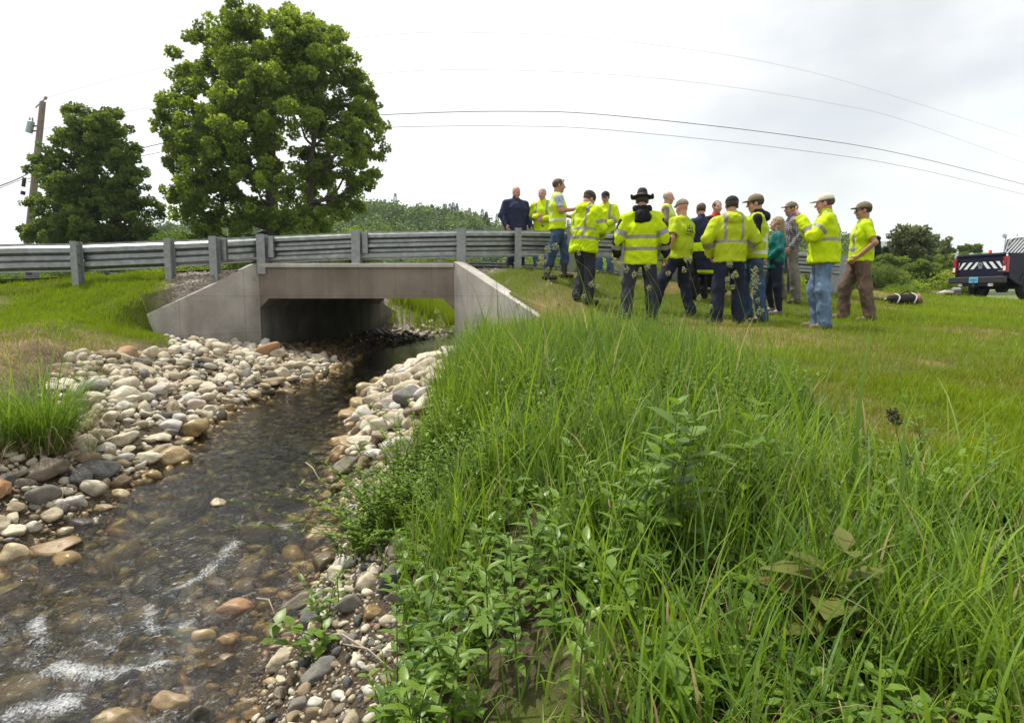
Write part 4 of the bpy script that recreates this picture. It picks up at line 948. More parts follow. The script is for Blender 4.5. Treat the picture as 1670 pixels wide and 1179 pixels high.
def bush(label, px0, px1, py0, py1, Y, n, leaf, seed, lm, name="bush", cat="bush", group=None, cr=None):
    r = np.random.default_rng(seed); a, b = U(px0, py0, Y), U(px1, py0, Y); top = a.z; cx = (a.x + b.x) / 2; hw = (b.x - a.x) / 2
    g = float(gz(cx, Y)); bot = min(g, U(px0, py1, Y).z); H = top - bot; root = empty(name, (cx, Y, g)); tag(root, label, cat, group)
    cr = cr or 0.28 * min(H, hw * 2); cl = []
    for k in range(max(8, int(hw * 2 * H / (cr * cr) * 1.5))):
        t = r.random(); u = r.uniform(-1, 1); z = bot + H * t * (1 - 0.35 * u * u) - cr * 0.3 * 0
        cl.append((u * (hw - cr * 0.5), r.uniform(-0.5, 0.5) * min(hw, H), max(z - cr * 0.6, bot + 0.1) - g, cr * r.uniform(0.7, 1.25)))
    link("foliage", crown_mesh("foliage", seed, cl, n, leaf), lm, root)
    parts = [branch_arrays(r, (r.uniform(-.2, .2) * hw, 0, -0.1), (c[0], c[1], c[2]), 0.04, 0.01, 5, 0.1, 4) for c in cl[:14]]
    V, Qd = join(parts); link("stem", nmesh("stem", V, quads=Qd), m_bark, root)
    return root
BG = "bushes growing beyond the road"
bush("yellow green bush between the two maples beyond the rail", 232, 320, 372, 450, 33, 17100, 0.124, 21, m_leaf_lime, group=BG)
bush("dark low bush under the smaller maple", 60, 200, 395, 455, 34, 22800, 0.124, 22, m_leaf_dark, group=BG)
bush("dense dark bush at the foot of the tall maple", 395, 560, 372, 450, 33, 26600, 0.124, 23, m_leaf_dark, group=BG)
bush("green bush between the tall maple and the left end of its hedge", 300, 410, 388, 452, 31, 17100, 0.112, 24, m_leaf_maple, group=BG)
bush("leafy green bush showing under the rail left of the wing wall", 205, 300, 420, 470, 22, 17100, 0.068, 25, m_leaf_maple, group=BG)
bush("shaded bush showing under the rail above the left wing wall", 296, 400, 415, 468, 23, 17100, 0.068, 26, m_leaf_dark, group=BG)
bush("rounded green bush on the slope right of the tall maple", 540, 620, 365, 450, 40, 17100, 0.124, 27, m_leaf_maple, group=BG)
bush("long low green bush seen beneath the bridge rail", 600, 800, 408, 455, 28, 26600, 0.087, 28, m_leaf_dark, group=BG)
bush("long green bush behind the standing men beyond the far rail", 800, 1010, 404, 460, 30, 26600, 0.093, 29, m_leaf_maple, group=BG)
bush("green bush behind the right end of the near rail", 1180, 1320, 420, 470, 30, 19000, 0.093, 30, m_leaf_maple, group=BG)
bush("long green bush hidden mostly behind the crowd", 1000, 1190, 412, 465, 32, 19000, 0.099, 43, m_leaf_dark, group=BG)
bush("bright weedy bush on the far left verge under the rail", -40, 110, 440, 475, 19, 17100, 0.043, 31, m_leaf_lime, group=BG)
bush("bright weedy bush on the verge under the rail beside the mailbox", 100, 230, 444, 472, 19, 17100, 0.043, 32, m_leaf_lime, group=BG)
# vegetation on the far stream bank, seen through the culvert
bush("bright green weeds on the far bank seen through the culvert", 600, 690, 505, 556, 21, 17100, 0.056, 33, m_leaf_lime, "bank_plants", "bush")
bush("green weeds on the far bank right of the brighter weeds, seen through the culvert", 670, 760, 520, 565, 20.3, 13300, 0.056, 34, m_leaf_maple, "bank_plants", "bush")
# right hand wood
RG = "trees beyond the road on the right"
tree("willow_tree", "tallest grey green tree with a wispy top beyond the road, left of the pickup", "tree", [(358, 1468, 1495), (375, 1448, 1520), (400, 1440, 1535), (430, 1440, 1545), (465, 1440, 1550), (485, 1450, 1545)], 44, 0.8, 60, 1.0, 26000, 0.22, 41, m_leaf_olive, [(1490, 0.2, 1485, 370), (1478, 0.15, 1500, 372)], RG, 0.05, 0.1, sub=9)
tree("willow_tree", "slim wispy tree right of the tallest grey green tree, nearer the pickup", "tree", [(372, 1524, 1542), (390, 1512, 1552), (420, 1510, 1558), (450, 1505, 1565), (480, 1510, 1565)], 46, 0.8, 36, 0.8, 26000, 0.130, 42, m_leaf_olive, [(1532, 0.14, 1532, 385)], RG, 0.05, 0.1, sub=9)
tree("broadleaf_tree", "dark rounded tree just right of the end of the guardrail", "tree", [(405, 1440, 1470), (425, 1420, 1480), (450, 1415, 1485), (485, 1415, 1485)], 38, 0.8, 36, 0.9, 30000, 0.130, 44, m_leaf_dark, [(1450, 0.14, 1450, 430)], RG, 0.05, 0.1, sub=9)
tree("broadleaf_tree", "low dark green tree in front of the tallest grey green tree", "tree", [(415, 1490, 1515), (435, 1470, 1530), (460, 1465, 1540), (488, 1465, 1540)], 34, 0.8, 36, 0.8, 30000, 0.117, 45, m_leaf_dark, [(1500, 0.12, 1500, 440)], RG, 0.05, 0.1, sub=9)
tree("broadleaf_tree", "dark low tree partly behind the tailgate of the pickup", "tree", [(402, 1545, 1575), (420, 1530, 1600), (450, 1525, 1610), (488, 1530, 1610)], 36, 0.8, 36, 0.8, 28000, 0.117, 46, m_leaf_dark, [(1560, 0.12, 1560, 430)], RG, 0.05, 0.1, sub=9)
tree("broadleaf_tree", "tiny flat topped tree on the skyline above the left of the pickup bed", "tree", [(398, 1568, 1578), (402, 1562, 1584), (410, 1566, 1582)], 90, 0.8, 14, 0.45, 1600, 0.35, 47, m_leaf_dark, [(1573, 0.1, 1573, 402)], RG, 0.05, 0.1, sub=9)
tree("broadleaf_tree", "tiny flat topped tree on the skyline above the middle of the pickup bed", "tree", [(397, 1588, 1600), (401, 1584, 1602), (410, 1588, 1600)], 90, 0.8, 14, 0.45, 1600, 0.35, 48, m_leaf_dark, [(1594, 0.1, 1594, 402)], RG, 0.05, 0.1, sub=9)
def conifer(label, px, pyt, hwpx, Y, seed, group=None, n=14000):
    r = np.random.default_rng(seed); x = U(px, 480, Y).x; g = float(gz(x, Y)); top = U(px, pyt, Y).z; H = top - g; hw = hwpx * Y / F_PX
    root = empty("conifer_tree", (x, Y, g)); tag(root, label, "tree", group)
    t = r.random(n) ** 0.75; lay = np.floor(t * 17) / 17; f = t * 17 - np.floor(t * 17)
    rad = hw * (1 - lay) * (0.35 + 0.65 * f) * r.uniform(0.2, 1.05, n) + 0.01; a = r.uniform(0, 2 * PI, n); a = a + 0.25 * np.sin(a * 6 + lay * 40)
    P = np.stack([rad * np.cos(a), rad * np.sin(a), H * 0.06 + (H * 0.93) * (t) - rad * 0.22], -1)
    P[:, 2] = np.clip(H * (0.08 + 0.92 * lay) + 0.0 - rad * 0.30 + r.normal(0, 0.05, n), 0.05, H)
    D = np.stack([np.cos(a), np.sin(a), np.full(n, -0.25)], -1) + rand_unit(r, n) * 0.35
    V, T = leaf_arrays(P, D, np.tile([0, 0, 1.0], (n, 1)) + rand_unit(r, n) * 0.4, 0.17 * r.uniform(0.6, 1.2, n), 0.2)
    link("crown", nmesh("crown", V, tris=T, smooth=False, attrs={'rnd': np.repeat(r.random(n), 4)}), m_needle, root)
    V, Qd = tube_arrays([[0, 0, -0.2], [0, 0, H * 0.5], [0, 0, H * 0.99]], [0.14, 0.08, 0.01], 7); link("trunk", nmesh("trunk", V, quads=Qd), m_bark, root)
conifer("dark spire shaped spruce right behind the rightmost man", 1425, 382, 20, 40, 51, RG)
conifer("shorter dark spruce between the rightmost man and the wispy willow", 1440, 400, 15, 41, 52, RG)
bush("dense dark green undergrowth beyond the road right of the guardrail end", 1385, 1480, 432, 478, 32, 22800, 0.093, 53, m_leaf_dark, group=BG)
bush("dense green undergrowth left of the truck behind the road", 1470, 1580, 438, 482, 33, 22800, 0.093, 54, m_leaf_maple, group=BG)
bush("pale grassy bush at the road edge beyond the gear bag", 1400, 1520, 462, 482, 24, 15200, 0.050, 55, m_leaf_lime, group=BG)
# forested hill
HX = np.array([-700, -300, -170, -115, -75, -50, -27, -15, 0, 40, 80, 108, 120, 140, 700.0])   # place across the view, at 200 m
HZ = np.array([4, 5, 9, 22.0, 26, 30.5, 28, 26, 22, 20, 20, 19.0, 11, 1, 0.0])
def hill_z(x, y):
    top = np.interp(x / y * 200.0, HX, HZ); t = np.clip((y - 105) / 95, 0, 1.6)
    return 1.2 + (top - 3.0 - 1.2) * np.where(t < 1, t ** 1.1, 1.0) - 12 * np.maximum(t - 1.05, 0)
hx_, hy_ = np.meshgrid(np.arange(-420, 330, 8.0), np.arange(104, 262, 5.0)); hz_ = hill_z(hx_, hy_) + 0.6 * vnoise(hx_ / 9, hy_ / 9)
n1, n2 = hx_.shape; i, j = np.meshgrid(np.arange(n1 - 1), np.arange(n2 - 1), indexing='ij')
Qh = np.stack([i * n2 + j, i * n2 + j + 1, (i + 1) * n2 + j + 1, (i + 1) * n2 + j], -1).reshape(-1, 4)
hz_[0] = 0.2
m_floor = noisy("forest_floor", [(0.3, (0.02, 0.035, 0.01)), (0.7, (0.04, 0.06, 0.018))], 0.2, rough=1, bump=0)
tag(link("hill", nmesh("hill", np.stack([hx_, hy_, hz_], -1).reshape(-1, 3), quads=Qh), m_floor), kind="structure")
r = np.random.default_rng(77); Cc = []
N_ = 2600
X = r.uniform(-175, 135, N_); Yv = r.uniform(106, 204, N_)
ok = (X / Yv > -0.95) & (X / Yv < 0.62); X, Yv = X[ok], Yv[ok]
Rr = r.uniform(2.2, 4.2, len(X)); Zh = hill_z(X, Yv); Rr[Yv > 190] *= 0.75
cl = np.stack([X, Yv, Zh + Rr * 0.55, Rr], -1)
nl = 330000; w = cl[:, 3] ** 2 * (150 / cl[:, 1]); w /= w.sum(); idx = r.choice(len(cl), nl, p=w)
d = rand_unit(r, nl); d[:, 2] = np.abs(d[:, 2]); d[:, 1] = -np.abs(d[:, 1]) * np.sign(r.random(nl) - 0.2)
P = cl[idx, :3] + d * (cl[idx, 3] * r.uniform(0.75, 1.05, nl))[:, None] * np.array([1, 1, 0.95])
V, T = leaf_arrays(P, rand_unit(r, nl) + d * 0.3, d + rand_unit(r, nl) * 0.6, r.uniform(0.38, 0.78, nl), 0.5, 0.15)
tone = np.clip((r.random(len(cl)) ** 1.1)[idx] * 0.9 + r.normal(0, 0.07, nl), 0, 1)
m_leaf_hill = leafy("hill_forest_leaves", [(0, (0.030, 0.065, 0.018)), (0.35, (0.065, 0.12, 0.024)), (0.75, (0.12, 0.19, 0.030)), (1, (0.17, 0.245, 0.04))], trans=0.25)
tag(link("hill_forest", nmesh("hill_forest", V, tris=T, smooth=False, attrs={'rnd': np.repeat(tone, 4)}), m_leaf_hill), "dense green broadleaf forest covering the low hill beyond the road", "forest", kind="stuff")
# pointed conifers standing out along the ridge
Pn, Dn, Nn2, Sz = [], [], [], []
for k in range(150):
    x = r.uniform(-60, 135); y = r.uniform(188, 204); H = r.uniform(3.5, 6.5); z0 = float(hill_z(x, y)) + 0.5; m_ = 420
    if x / y > 0.6: continue
    if r.random() > 0.15 + 0.35 * sstep(-45, -10, x): continue
    t = r.random(m_) ** 0.8; rad = 1.35 * (1 - t) * r.uniform(0.3, 1, m_); a = r.uniform(0, 2 * PI, m_)
    Pn.append(np.stack([x + rad * np.cos(a), y + rad * np.sin(a), z0 + H * t], -1)); Dn.append(np.stack([np.cos(a), np.sin(a), np.full(m_, -0.2)], -1)); Sz.append(np.full(m_, 0.42))
Pn, Dn, Sz = np.concatenate(Pn), np.concatenate(Dn), np.concatenate(Sz)
V, T = leaf_arrays(Pn, Dn, np.tile([0, -0.5, 1.0], (len(Pn), 1)) + rand_unit(r, len(Pn)) * 0.3, Sz, 0.2)
tag(link("ridge_conifers", nmesh("ridge_conifers", V, tris=T, smooth=False, attrs={'rnd': np.repeat(r.random(len(Pn)), 4)}), m_needle), "small dark conifers along the top of the forested hill", "forest", kind="stuff")
# blue distant mountains far to the right
mx_, my_ = np.meshgrid(np.arange(300, 2600, 30.0), np.arange(1900, 2500, 40.0))
mz_ = (135 * np.exp(-((my_ - 2250) / 190) ** 2)) * (1 + 0.25 * vnoise(mx_ / 260, my_ / 400, 0, 3) + 0.06 * vnoise(mx_ / 50, my_ / 60, 0, 4)) * np.interp(mx_, [300, 900, 1400, 1700, 2600], [0.6, 1.1, 1.45, 1.25, 1.0])
n1, n2 = mx_.shape; i, j = np.meshgrid(np.arange(n1 - 1), np.arange(n2 - 1), indexing='ij')
Qm = np.stack([i * n2 + j, i * n2 + j + 1, (i + 1) * n2 + j + 1, (i + 1) * n2 + j], -1).reshape(-1, 4)
m_mtn = noisy("distant_forested_mountain", [(0.3, (0.03, 0.05, 0.035)), (0.7, (0.05, 0.075, 0.05))], 0.01, rough=1, bump=0)
tag(link("distant_hills", nmesh("distant_hills", np.stack([mx_, my_, mz_], -1).reshape(-1, 3), quads=Qm), m_mtn), kind="structure")

# ------------------------------------------------------------------ utility pole and wires
m_wood = noisy("weathered_pole_wood", [(0.3, (0.15, 0.11, 0.10)), (0.7, (0.30, 0.235, 0.215))], 5, rough=0.9, bump=0.5, bscale=30, stretch=(3, 3, 0.3))
m_tank = mat("transformer_grey", (0.33, 0.38, 0.38), 0.5, 0.2); m_blk = mat("black_rubber", (0.015, 0.015, 0.017), 0.6); m_wire = mat("grey_cable", (0.05, 0.05, 0.06), 0.6)
m_wirel = mat("bare_aluminium_wire", (0.42, 0.42, 0.43), 0.5, 0.2); m_porc = mat("insulator_porcelain", (0.25, 0.2, 0.18), 0.3)
PY = 41.0
pb, pt_ = U(35, 472, PY), U(70, 166, PY); pb.z = float(gz(pb.x, PY)) - 0.2
pole = empty("utility_pole", (pb.x, PY, pb.z + 0.2)); tag(pole, "weathered leaning wooden utility pole with a grey transformer can", "utility pole"); pl = Vector(pole.location)
bm = bmesh.new(); add_tube(bm, [pb - pl, (pb + pt_) / 2 - pl, pt_ - pl], [0.25, 0.21, 0.17], 14); bm_obj("pole_shaft", bm, m_wood, pole)
def pp(px, py, dy=0.0): q = U(px, py, PY); q.y += dy; return q - pl
bm = bmesh.new(); c0, c1 = pp(47, 217), pp(51, 199); add_tube(bm, [c0, c0 + (c1 - c0) * .05, c1, c1 + Vector((0, 0, 0.05))], [0.18, 0.20, 0.20, 0.13], 16); tk = bm_obj("transformer", bm, m_tank, pole, smooth=False)
bm = bmesh.new()
for dx in (-0.09, 0.09): add_tube(bm, [c1 + Vector((dx, 0, 0.04)), c1 + Vector((dx, 0, 0.2)), c1 + Vector((dx, 0, 0.28))], [0.045, 0.05, 0.02], 8)
bm_obj("bushing", bm, m_porc, pole)
bm = bmesh.new(); add_box(bm, pp(58, 206), (0.36, 0.08, 0.08)); add_box(bm, pp(57, 214), (0.36, 0.08, 0.08)); bm_obj("bracket", bm, m_blk, pole)
bm = bmesh.new(); add_tube(bm, [pp(58, 176), pp(73, 162)], 0.04, 6); add_tube(bm, [pp(73, 162), pp(76, 158)], [0.1, 0.07], 8); bm_obj("top_insulator", bm, m_porc, pole)
bm = bmesh.new(); add_tube(bm, [pp(40, 290), pp(38, 305)], 0.11, 8); add_tube(bm, [pp(38, 312), pp(37, 318)], 0.13, 8); bm_obj("cable_clamp", bm, m_blk, pole)
bm = bmesh.new(); add_tube(bm, [pp(60, 282, 0.3), pp(71, 277, 0.3)], 0.13, 8); bm_obj("splice_case", bm, m_blk, pole)
def wire(label, P, rad, m):
    """P: (px, py, distance) along the wire"""
    P = np.array(P, float); t = np.arange(len(P)); tt = np.linspace(0, len(P) - 1, 90)
    def cr(v):
        out = []
        for s in tt:
            k = min(int(s), len(v) - 2); f = s - k; p0, p1, p2, p3 = v[max(k - 1, 0)], v[k], v[k + 1], v[min(k + 2, len(v) - 1)]
            out.append(0.5 * (2 * p1 + (p2 - p0) * f + (2 * p0 - 5 * p1 + 4 * p2 - p3) * f * f + (3 * p1 - p0 - 3 * p2 + p3) * f ** 3))
        return out
    W = np.array([U(float(a), float(b), float(c)) for a, b, c in P]); X = np.stack([cr(W[:, k]) for k in range(3)], -1)
    V, Qd = tube_arrays(X, np.full(len(X), rad), 5)
    tag(link("overhead_wire", nmesh("overhead_wire", V, quads=Qd), m), label, "wire")
wire("topmost faint overhead wire arching from the pole top across the whole sky", [(74, 160, 41.0), (280, 108, 41.0), (600, 60, 41.0), (800, 54, 41.0), (1000, 66, 42.6), (1250, 102, 47.3), (1450, 155, 55.2), (1760, 255, 72.5)], 0.0102, m_wirel)
wire("thin pale overhead wire second from the top", [(64, 212, 41.0), (275, 170, 41.0), (600, 122, 41.0), (830, 115, 41.0), (1100, 131, 44.2), (1350, 168, 48.9), (1500, 205, 56.8), (1760, 300, 72.5)], 0.0116, m_wirel)
wire("thick dark overhead cable, third from the top", [(45, 292, 41.0), (160, 262, 41.0), (270, 233, 41.0), (450, 200, 41.0), (640, 187, 41.0), (830, 182, 41.5), (1000, 189, 42.6), (1300, 223, 48.9), (1500, 258, 58.3), (1760, 325, 72.5)], 0.0247, m_wire)
wire("lowest thin overhead wire below the thick dark cable", [(43, 298, 41.0), (160, 272, 41.0), (275, 246, 41.0), (450, 217, 41.0), (640, 208, 41.0), (830, 206, 41.5), (1000, 213, 42.6), (1300, 245, 48.9), (1500, 277, 58.3), (1760, 340, 72.5)], 0.0160, m_wire)
wire("dark cable running from the pole down off the left border", [(45, 284, 41.0), (20, 296, 37.8), (-60, 325, 28.4)], 0.0319, m_blk)
wire("thin cable below the dark cable at the left border", [(43, 290, 41.0), (10, 303, 37.8), (-60, 332, 28.4)], 0.0174, m_wire)
wire("faint wire from the pole top off the left border", [(72, 162, 41.0), (0, 205, 34.7), (-60, 240, 28.4)], 0.0102, m_wirel)
# ================================================================== GRASS AND HERBS
def blades(r, X, Y, Z, length, width, lean, seg=4, az=None, curve=1.0, twist=0.4, tone=None):
    n = len(X); az = r.uniform(0, 2 * PI, n) if az is None else az
    d = np.stack([np.cos(az), np.sin(az)], -1)
    t = np.linspace(0, 1, seg + 1)
    lean0 = lean * r.uniform(0.2, 1.0, n); bend = curve * r.uniform(0.3, 1.6, n) * lean
    ang = lean0[:, None] * 0.5 + bend[:, None] * t[None] ** 1.5 * 1.6      # angle from vertical along the blade
    ds = length[:, None] / seg
    hx = np.concatenate([np.zeros((n, 1)), np.cumsum(np.sin(ang[:, :-1]) * ds, 1)], 1); hz = np.concatenate([np.zeros((n, 1)), np.cumsum(np.cos(ang[:, :-1]) * ds, 1)], 1)
    cx = X[:, None] + hx * d[:, :1]; cy = Y[:, None] + hx * d[:, 1:]; cz = Z[:, None] + hz
    wa = az + PI / 2 + r.normal(0, twist, n); w = width[:, None] * np.array([0.55 if i == 0 else (1 - (i / seg) ** 2.2) for i in range(seg + 1)])[None] * 0.5
    wx_, wy_ = np.cos(wa)[:, None] * w, np.sin(wa)[:, None] * w
    Lf = np.stack([cx - wx_, cy - wy_, cz], -1); Rt = np.stack([cx + wx_, cy + wy_, cz], -1)
    V = np.stack([Lf[:, :-1], Rt[:, :-1]], 2).reshape(n, seg * 2, 3); tip = np.stack([cx[:, -1], cy[:, -1], cz[:, -1]], -1)[:, None]
    V = np.concatenate([V, tip], 1).reshape(-1, 3); m = seg * 2 + 1; k = np.arange(n)[:, None] * m
    q = np.stack([np.array([2 * i, 2 * i + 1, 2 * i + 3, 2 * i + 2]) for i in range(seg - 1)]); Qd = (k[:, None, :] + q[None]).reshape(-1, 4)
    T = k + np.array([[2 * seg - 2, 2 * seg - 1, 2 * seg]])
    tone = r.random(n) if tone is None else tone
    return V, Qd, T, np.repeat(np.clip(tone, 0, 1), m)
def blade_obj(name, arrs, m):
    Vs, Qs, Ts, As, n = [], [], [], [], 0
    for V, Qd, T, A in arrs: Vs.append(V); Qs.append(Qd + n); Ts.append(T + n); As.append(A); n += len(V)
    me = nmesh(name, np.concatenate(Vs), quads=np.concatenate(Qs), tris=np.concatenate(Ts), attrs={'rnd': np.concatenate(As)}); return link(name, me, m)
m_lawn = leafy("lawn_blades", [(0, (0.24, 0.19, 0.06)), (0.1, (0.18, 0.19, 0.02)), (0.25, (0.14, 0.205, 0.010)), (0.7, (0.18, 0.27, 0.012)), (1, (0.24, 0.32, 0.02))], rough=0.55, trans=0.35)
m_tall = leafy("tall_grass_blades", [(0, (0.34, 0.29, 0.14)), (0.06, (0.2, 0.21, 0.06)), (0.15, (0.065, 0.135, 0.018)), (0.6, (0.125, 0.225, 0.022)), (1, (0.21, 0.32, 0.035))], rough=0.55, trans=0.42, spec=0.3)
m_dry = leafy("dry_grass", [(0, (0.14, 0.10, 0.05)), (0.5, (0.27, 0.21, 0.11)), (1, (0.42, 0.35, 0.2))], rough=0.8, trans=0.15)
m_herb = leafy("herb_leaves", [(0, (0.055, 0.12, 0.015)), (0.5, (0.10, 0.19, 0.02)), (1, (0.16, 0.26, 0.03))], rough=0.4, trans=0.38, spec=0.5)
g = np.random.default_rng(99)
def in_view(X, Y, Z, m=30):
    d = Y * CP - Z * SP; px = 835 + F_PX * X / d; py = 589.5 - F_PX * (Y * SP + Z * CP) / d
    return (px > -m) & (px < 1670 + m) & (py < 1179 + 140) & (d > 0.3)
def wing_front(X, Y): return ((Y >= 9.0) & (X > linL(Y) - 0.05) & (X < linR(Y) + 0.3))
# mown lawn and the grassy left slope
def lawn_patch(n, x0, x1, y0, y1, ln, wd, power_far=1.0):
    Y = y0 + (y1 - y0) * g.random(n) ** power_far; X = g.uniform(x0, x1, n); Z = gz(X, Y)
    gr, so, st = masks(X, Y); k = in_view(X, Y, Z, 1300) & (g.random(n) > np.maximum(gr, so * 1.0)) & (Y < road_y(X) - 0.25)
    k &= ~wing_front(X, Y) & (g.random(n) > np.where(X < -3, 0.9, 0.5) * st) & (tall_zone(X, Y) < 0.75)
    X, Y, Z, st = X[k], Y[k], Z[k], st[k]; m = len(X)
    patch = fbm(X * 0.8, Y * 0.8, 0, 81, 3); fine_ = fbm(X * 4, Y * 4, 0, 82, 2)
    L_ = ln * np.exp(g.normal(0, 0.3, m)) * (1 + 0.8 * np.clip(fine_, -0.5, 1)) * (1 + 0.5 * sstep(4, 2.5, Y))
    tone = 0.55 + 0.5 * patch + g.normal(0, 0.17, m) - 0.42 * st
    return blades(g, X, Y, Z - 0.005, L_, wd * g.uniform(0.7, 1.3, m), np.full(m, 0.8), 2, tone=tone, curve=0.9)
arr = [lawn_patch(165000, -0.6, 12.5, 4.0, 12.4, 0.060, 0.0065, 0.9), lawn_patch(90000, 5, 19, 8.5, 19.5, 0.075, 0.010), lawn_patch(200000, 1.0, 9.0, 0.8, 5.0, 0.052, 0.0055), lawn_patch(9000, 1.0, 3.5, 0.9, 2.7, 0.13, 0.0065), lawn_patch(6000, 0.0, 5, 3.5, 8.0, 0.09, 0.006)]
tag(blade_obj("lawn_grass", arr, m_lawn), "short mown green grass of the lawn on the right", "grass", kind="stuff")
arr = [lawn_patch(165000, -12.0, -3.4, 4.8, 10.2, 0.055, 0.0075), lawn_patch(14000, -7.0, -5.0, 8.0, 10.2, 0.06, 0.0075), lawn_patch(30000, -6, -3.0, 2.6, 5.2, 0.06, 0.004)]
tag(blade_obj("bank_grass", arr, m_lawn), "short bright grass on the slope left of the bridge", "grass", kind="stuff")
# beyond the road
def verge(n, x0, x1, y0, y1, ln, wd):
    X = g.uniform(x0, x1, n); Y = g.uniform(y0, y1, n); k = (Y > road_y(X) + ROAD_W + 0.5); X, Y = X[k], Y[k]; Z = gz(X, Y)
    k = in_view(X, Y, Z) & (Z > z_water(Y) + 0.05); X, Y, Z = X[k], Y[k], Z[k]; m = len(X)
    return blades(g, X, Y, Z - 0.01, ln * np.exp(g.normal(0, 0.35, m)), np.full(m, wd), np.full(m, 0.5), 3, tone=0.55 + 0.5 * fbm(X * .5, Y * .5, 0, 83, 2) + g.normal(0, .15, m))
arr = [verge(60000, -20, 14, 16, 27, 0.35, 0.022), verge(40000, -6, 0, 18.8, 26, 0.42, 0.016), verge(30000, 8, 30, 20, 40, 0.35, 0.03), verge(30000, -34, -6, 16, 34, 0.3, 0.03)]
tag(blade_obj("meadow_grass", arr, m_lawn), "long green grass of the meadow and stream bank beyond the road", "grass", kind="stuff")
# tall uncut grass of the right bank
def tall_patch(n, x0, x1, y0, y1, ln, wd, seg, lean, power=1.0, thr=0.0, tone0=0.55, spread=0.24, clump=0.0):
    Y = y0 + (y1 - y0) * g.random(n) ** power; X = g.uniform(x0, x1, n)
    if clump > 0:
        nc = max(1, n // 14); cx, cy = g.uniform(x0, x1, nc), y0 + (y1 - y0) * g.random(nc) ** power; q = g.integers(0, nc, n)
        X = cx[q] + g.normal(0, clump, n); Y = cy[q] + g.normal(0, clump, n)
    tz = tall_zone(X, Y); Z = gz(X, Y)
    hole = 0.45 + 1.3 * fbm(X * 1.9, Y * 1.9, 0, 86, 2)
    k = (tz > g.random(n) * 0.9 + 0.02) & in_view(X, Y, Z, 120) & ~wing_front(X, Y) & (g.random(n) < np.clip(hole + 0.15 + 0.3 * (Y > 4), 0.08, 1)) & ((X ** 2 + Y ** 2) > 0.9)
    X, Y, Z, tz = X[k], Y[k], Z[k], tz[k]; m = len(X)
    L_ = ln * np.exp(g.normal(0, 0.28, m)) * (0.55 + 0.45 * tz) * ip(Y, [1.0, 2.5, 4.5, 5.5, 6.5, 7.5, 8.2], [0.60, 0.75, 0.85, 0.66, 0.50, 0.38, 0.3])
    tone = tone0 + 0.55 * fbm(X * 1.6, Y * 1.6, 0, 84, 2) + g.normal(0, spread, m); tone = np.where(g.random(m) < 0.035, 0.0, np.maximum(tone, 0.12))
    return blades(g, X, Y, Z - 0.01, L_, wd * g.uniform(0.5, 1.4, m), np.full(m, lean), seg, tone=tone)
arr = [tall_patch(40000, -1.3, 2.8, 3.4, 8.6, 0.50, 0.0085, 5, 0.45), tall_patch(24000, -1.1, 2.8, 0.95, 4.2, 0.42, 0.0085, 6, 0.62, clump=0.06),
       tall_patch(12000, -1.1, 3.2, 1.0, 8.4, 0.28, 0.006, 4, 0.8), tall_patch(26000, -1.1, 2.8, 0.9, 4.4, 0.17, 0.006, 4, 0.95), tall_patch(1600, -1.1, 2.6, 1.6, 7.2, 0.64, 0.014, 7, 0.55, tone0=0.3, clump=0.05)]
tag(blade_obj("tall_grass", arr, m_tall), "tall uncut meadow grass on the right bank of the stream", "grass", kind="stuff")
arr = [tall_patch(12000, -1.1, 3.6, 0.9, 5.0, 0.16, 0.004, 4, 1.35), tall_patch(5000, -1.2, 3.2, 4.0, 8.4, 0.3, 0.004, 4, 0.9)]
X = g.uniform(-6.5, -2.6, 26000); Y = g.uniform(3.0, 7.6, 26000); gr_, so_, st_ = masks(X, Y); k = (g.random(26000) < 0.25 + 0.5 * st_) & (xl_w(Y) - X > 0.8); X, Y = X[k], Y[k]; Z = gz(X, Y)
arr.append(blades(g, X, Y, Z, g.uniform(0.03, 0.10, len(X)), np.full(len(X), 0.004), np.full(len(X), 1.5), 3))
X = g.uniform(-0.4, 8.5, 60000); Y = g.uniform(1.0, 11.0, 60000); gr_, so_, st_ = masks(X, Y); k = (g.random(60000) < 0.03 + 0.42 * st_) & (tall_zone(X, Y) < 0.5) & ~wing_front(X, Y) & (so_ < 0.5); X, Y = X[k], Y[k]; Z = gz(X, Y)
arr.append(blades(g, X, Y, Z, g.uniform(0.03, 0.09, len(X)), np.full(len(X), 0.004), np.full(len(X), 1.4), 2))
tag(blade_obj("dry_grass_litter", arr, m_dry), "dry straw coloured grass litter lying over the ground", "straw", kind="stuff")
# leafy herbs between the grass: stems with pairs of pointed leaves
def herb_arrays(r, bases, H, leaf, nn=7, spread=0.25, width=0.2):
    """many stems; each has pairs of leaves up its length"""
    C, D, Nn, S, Tn, stems = [], [], [], [], [], []
    for (x, y, z) in bases:
        h = H * r.uniform(0.6, 1.25); a0 = r.uniform(0, 2 * PI); dx, dy = r.normal(0, spread, 2) * h; tn = r.uniform(0.3, 1)
        P = np.array([[x + dx * t * t, y + dy * t * t, z + h * t] for t in np.linspace(0, 1, 5)]); stems.append(tube_arrays(P, np.linspace(0.0028, 0.0012, 5), 4))
        for k in range(nn):
            t = 0.15 + 0.85 * (k + 0.5) / nn; p = np.array([x + dx * t * t, y + dy * t * t, z + h * t]); a = a0 + k * PI / 2
            for s in (0, PI):
                aa = a + s + r.normal(0, 0.2); up = 0.45 + 0.5 * t - r.uniform(0, 0.5)
                C.append(p); D.append([math.cos(aa), math.sin(aa), up]); Nn.append([-math.cos(aa) * up, -math.sin(aa) * up, 1]); S.append(leaf * r.uniform(0.6, 1.2) * (1.1 - 0.5 * abs(t - 0.45))); Tn.append(tn + r.normal(0, 0.1))
    return np.array(C), np.array(D), np.array(Nn), np.array(S), np.array(Tn), stems
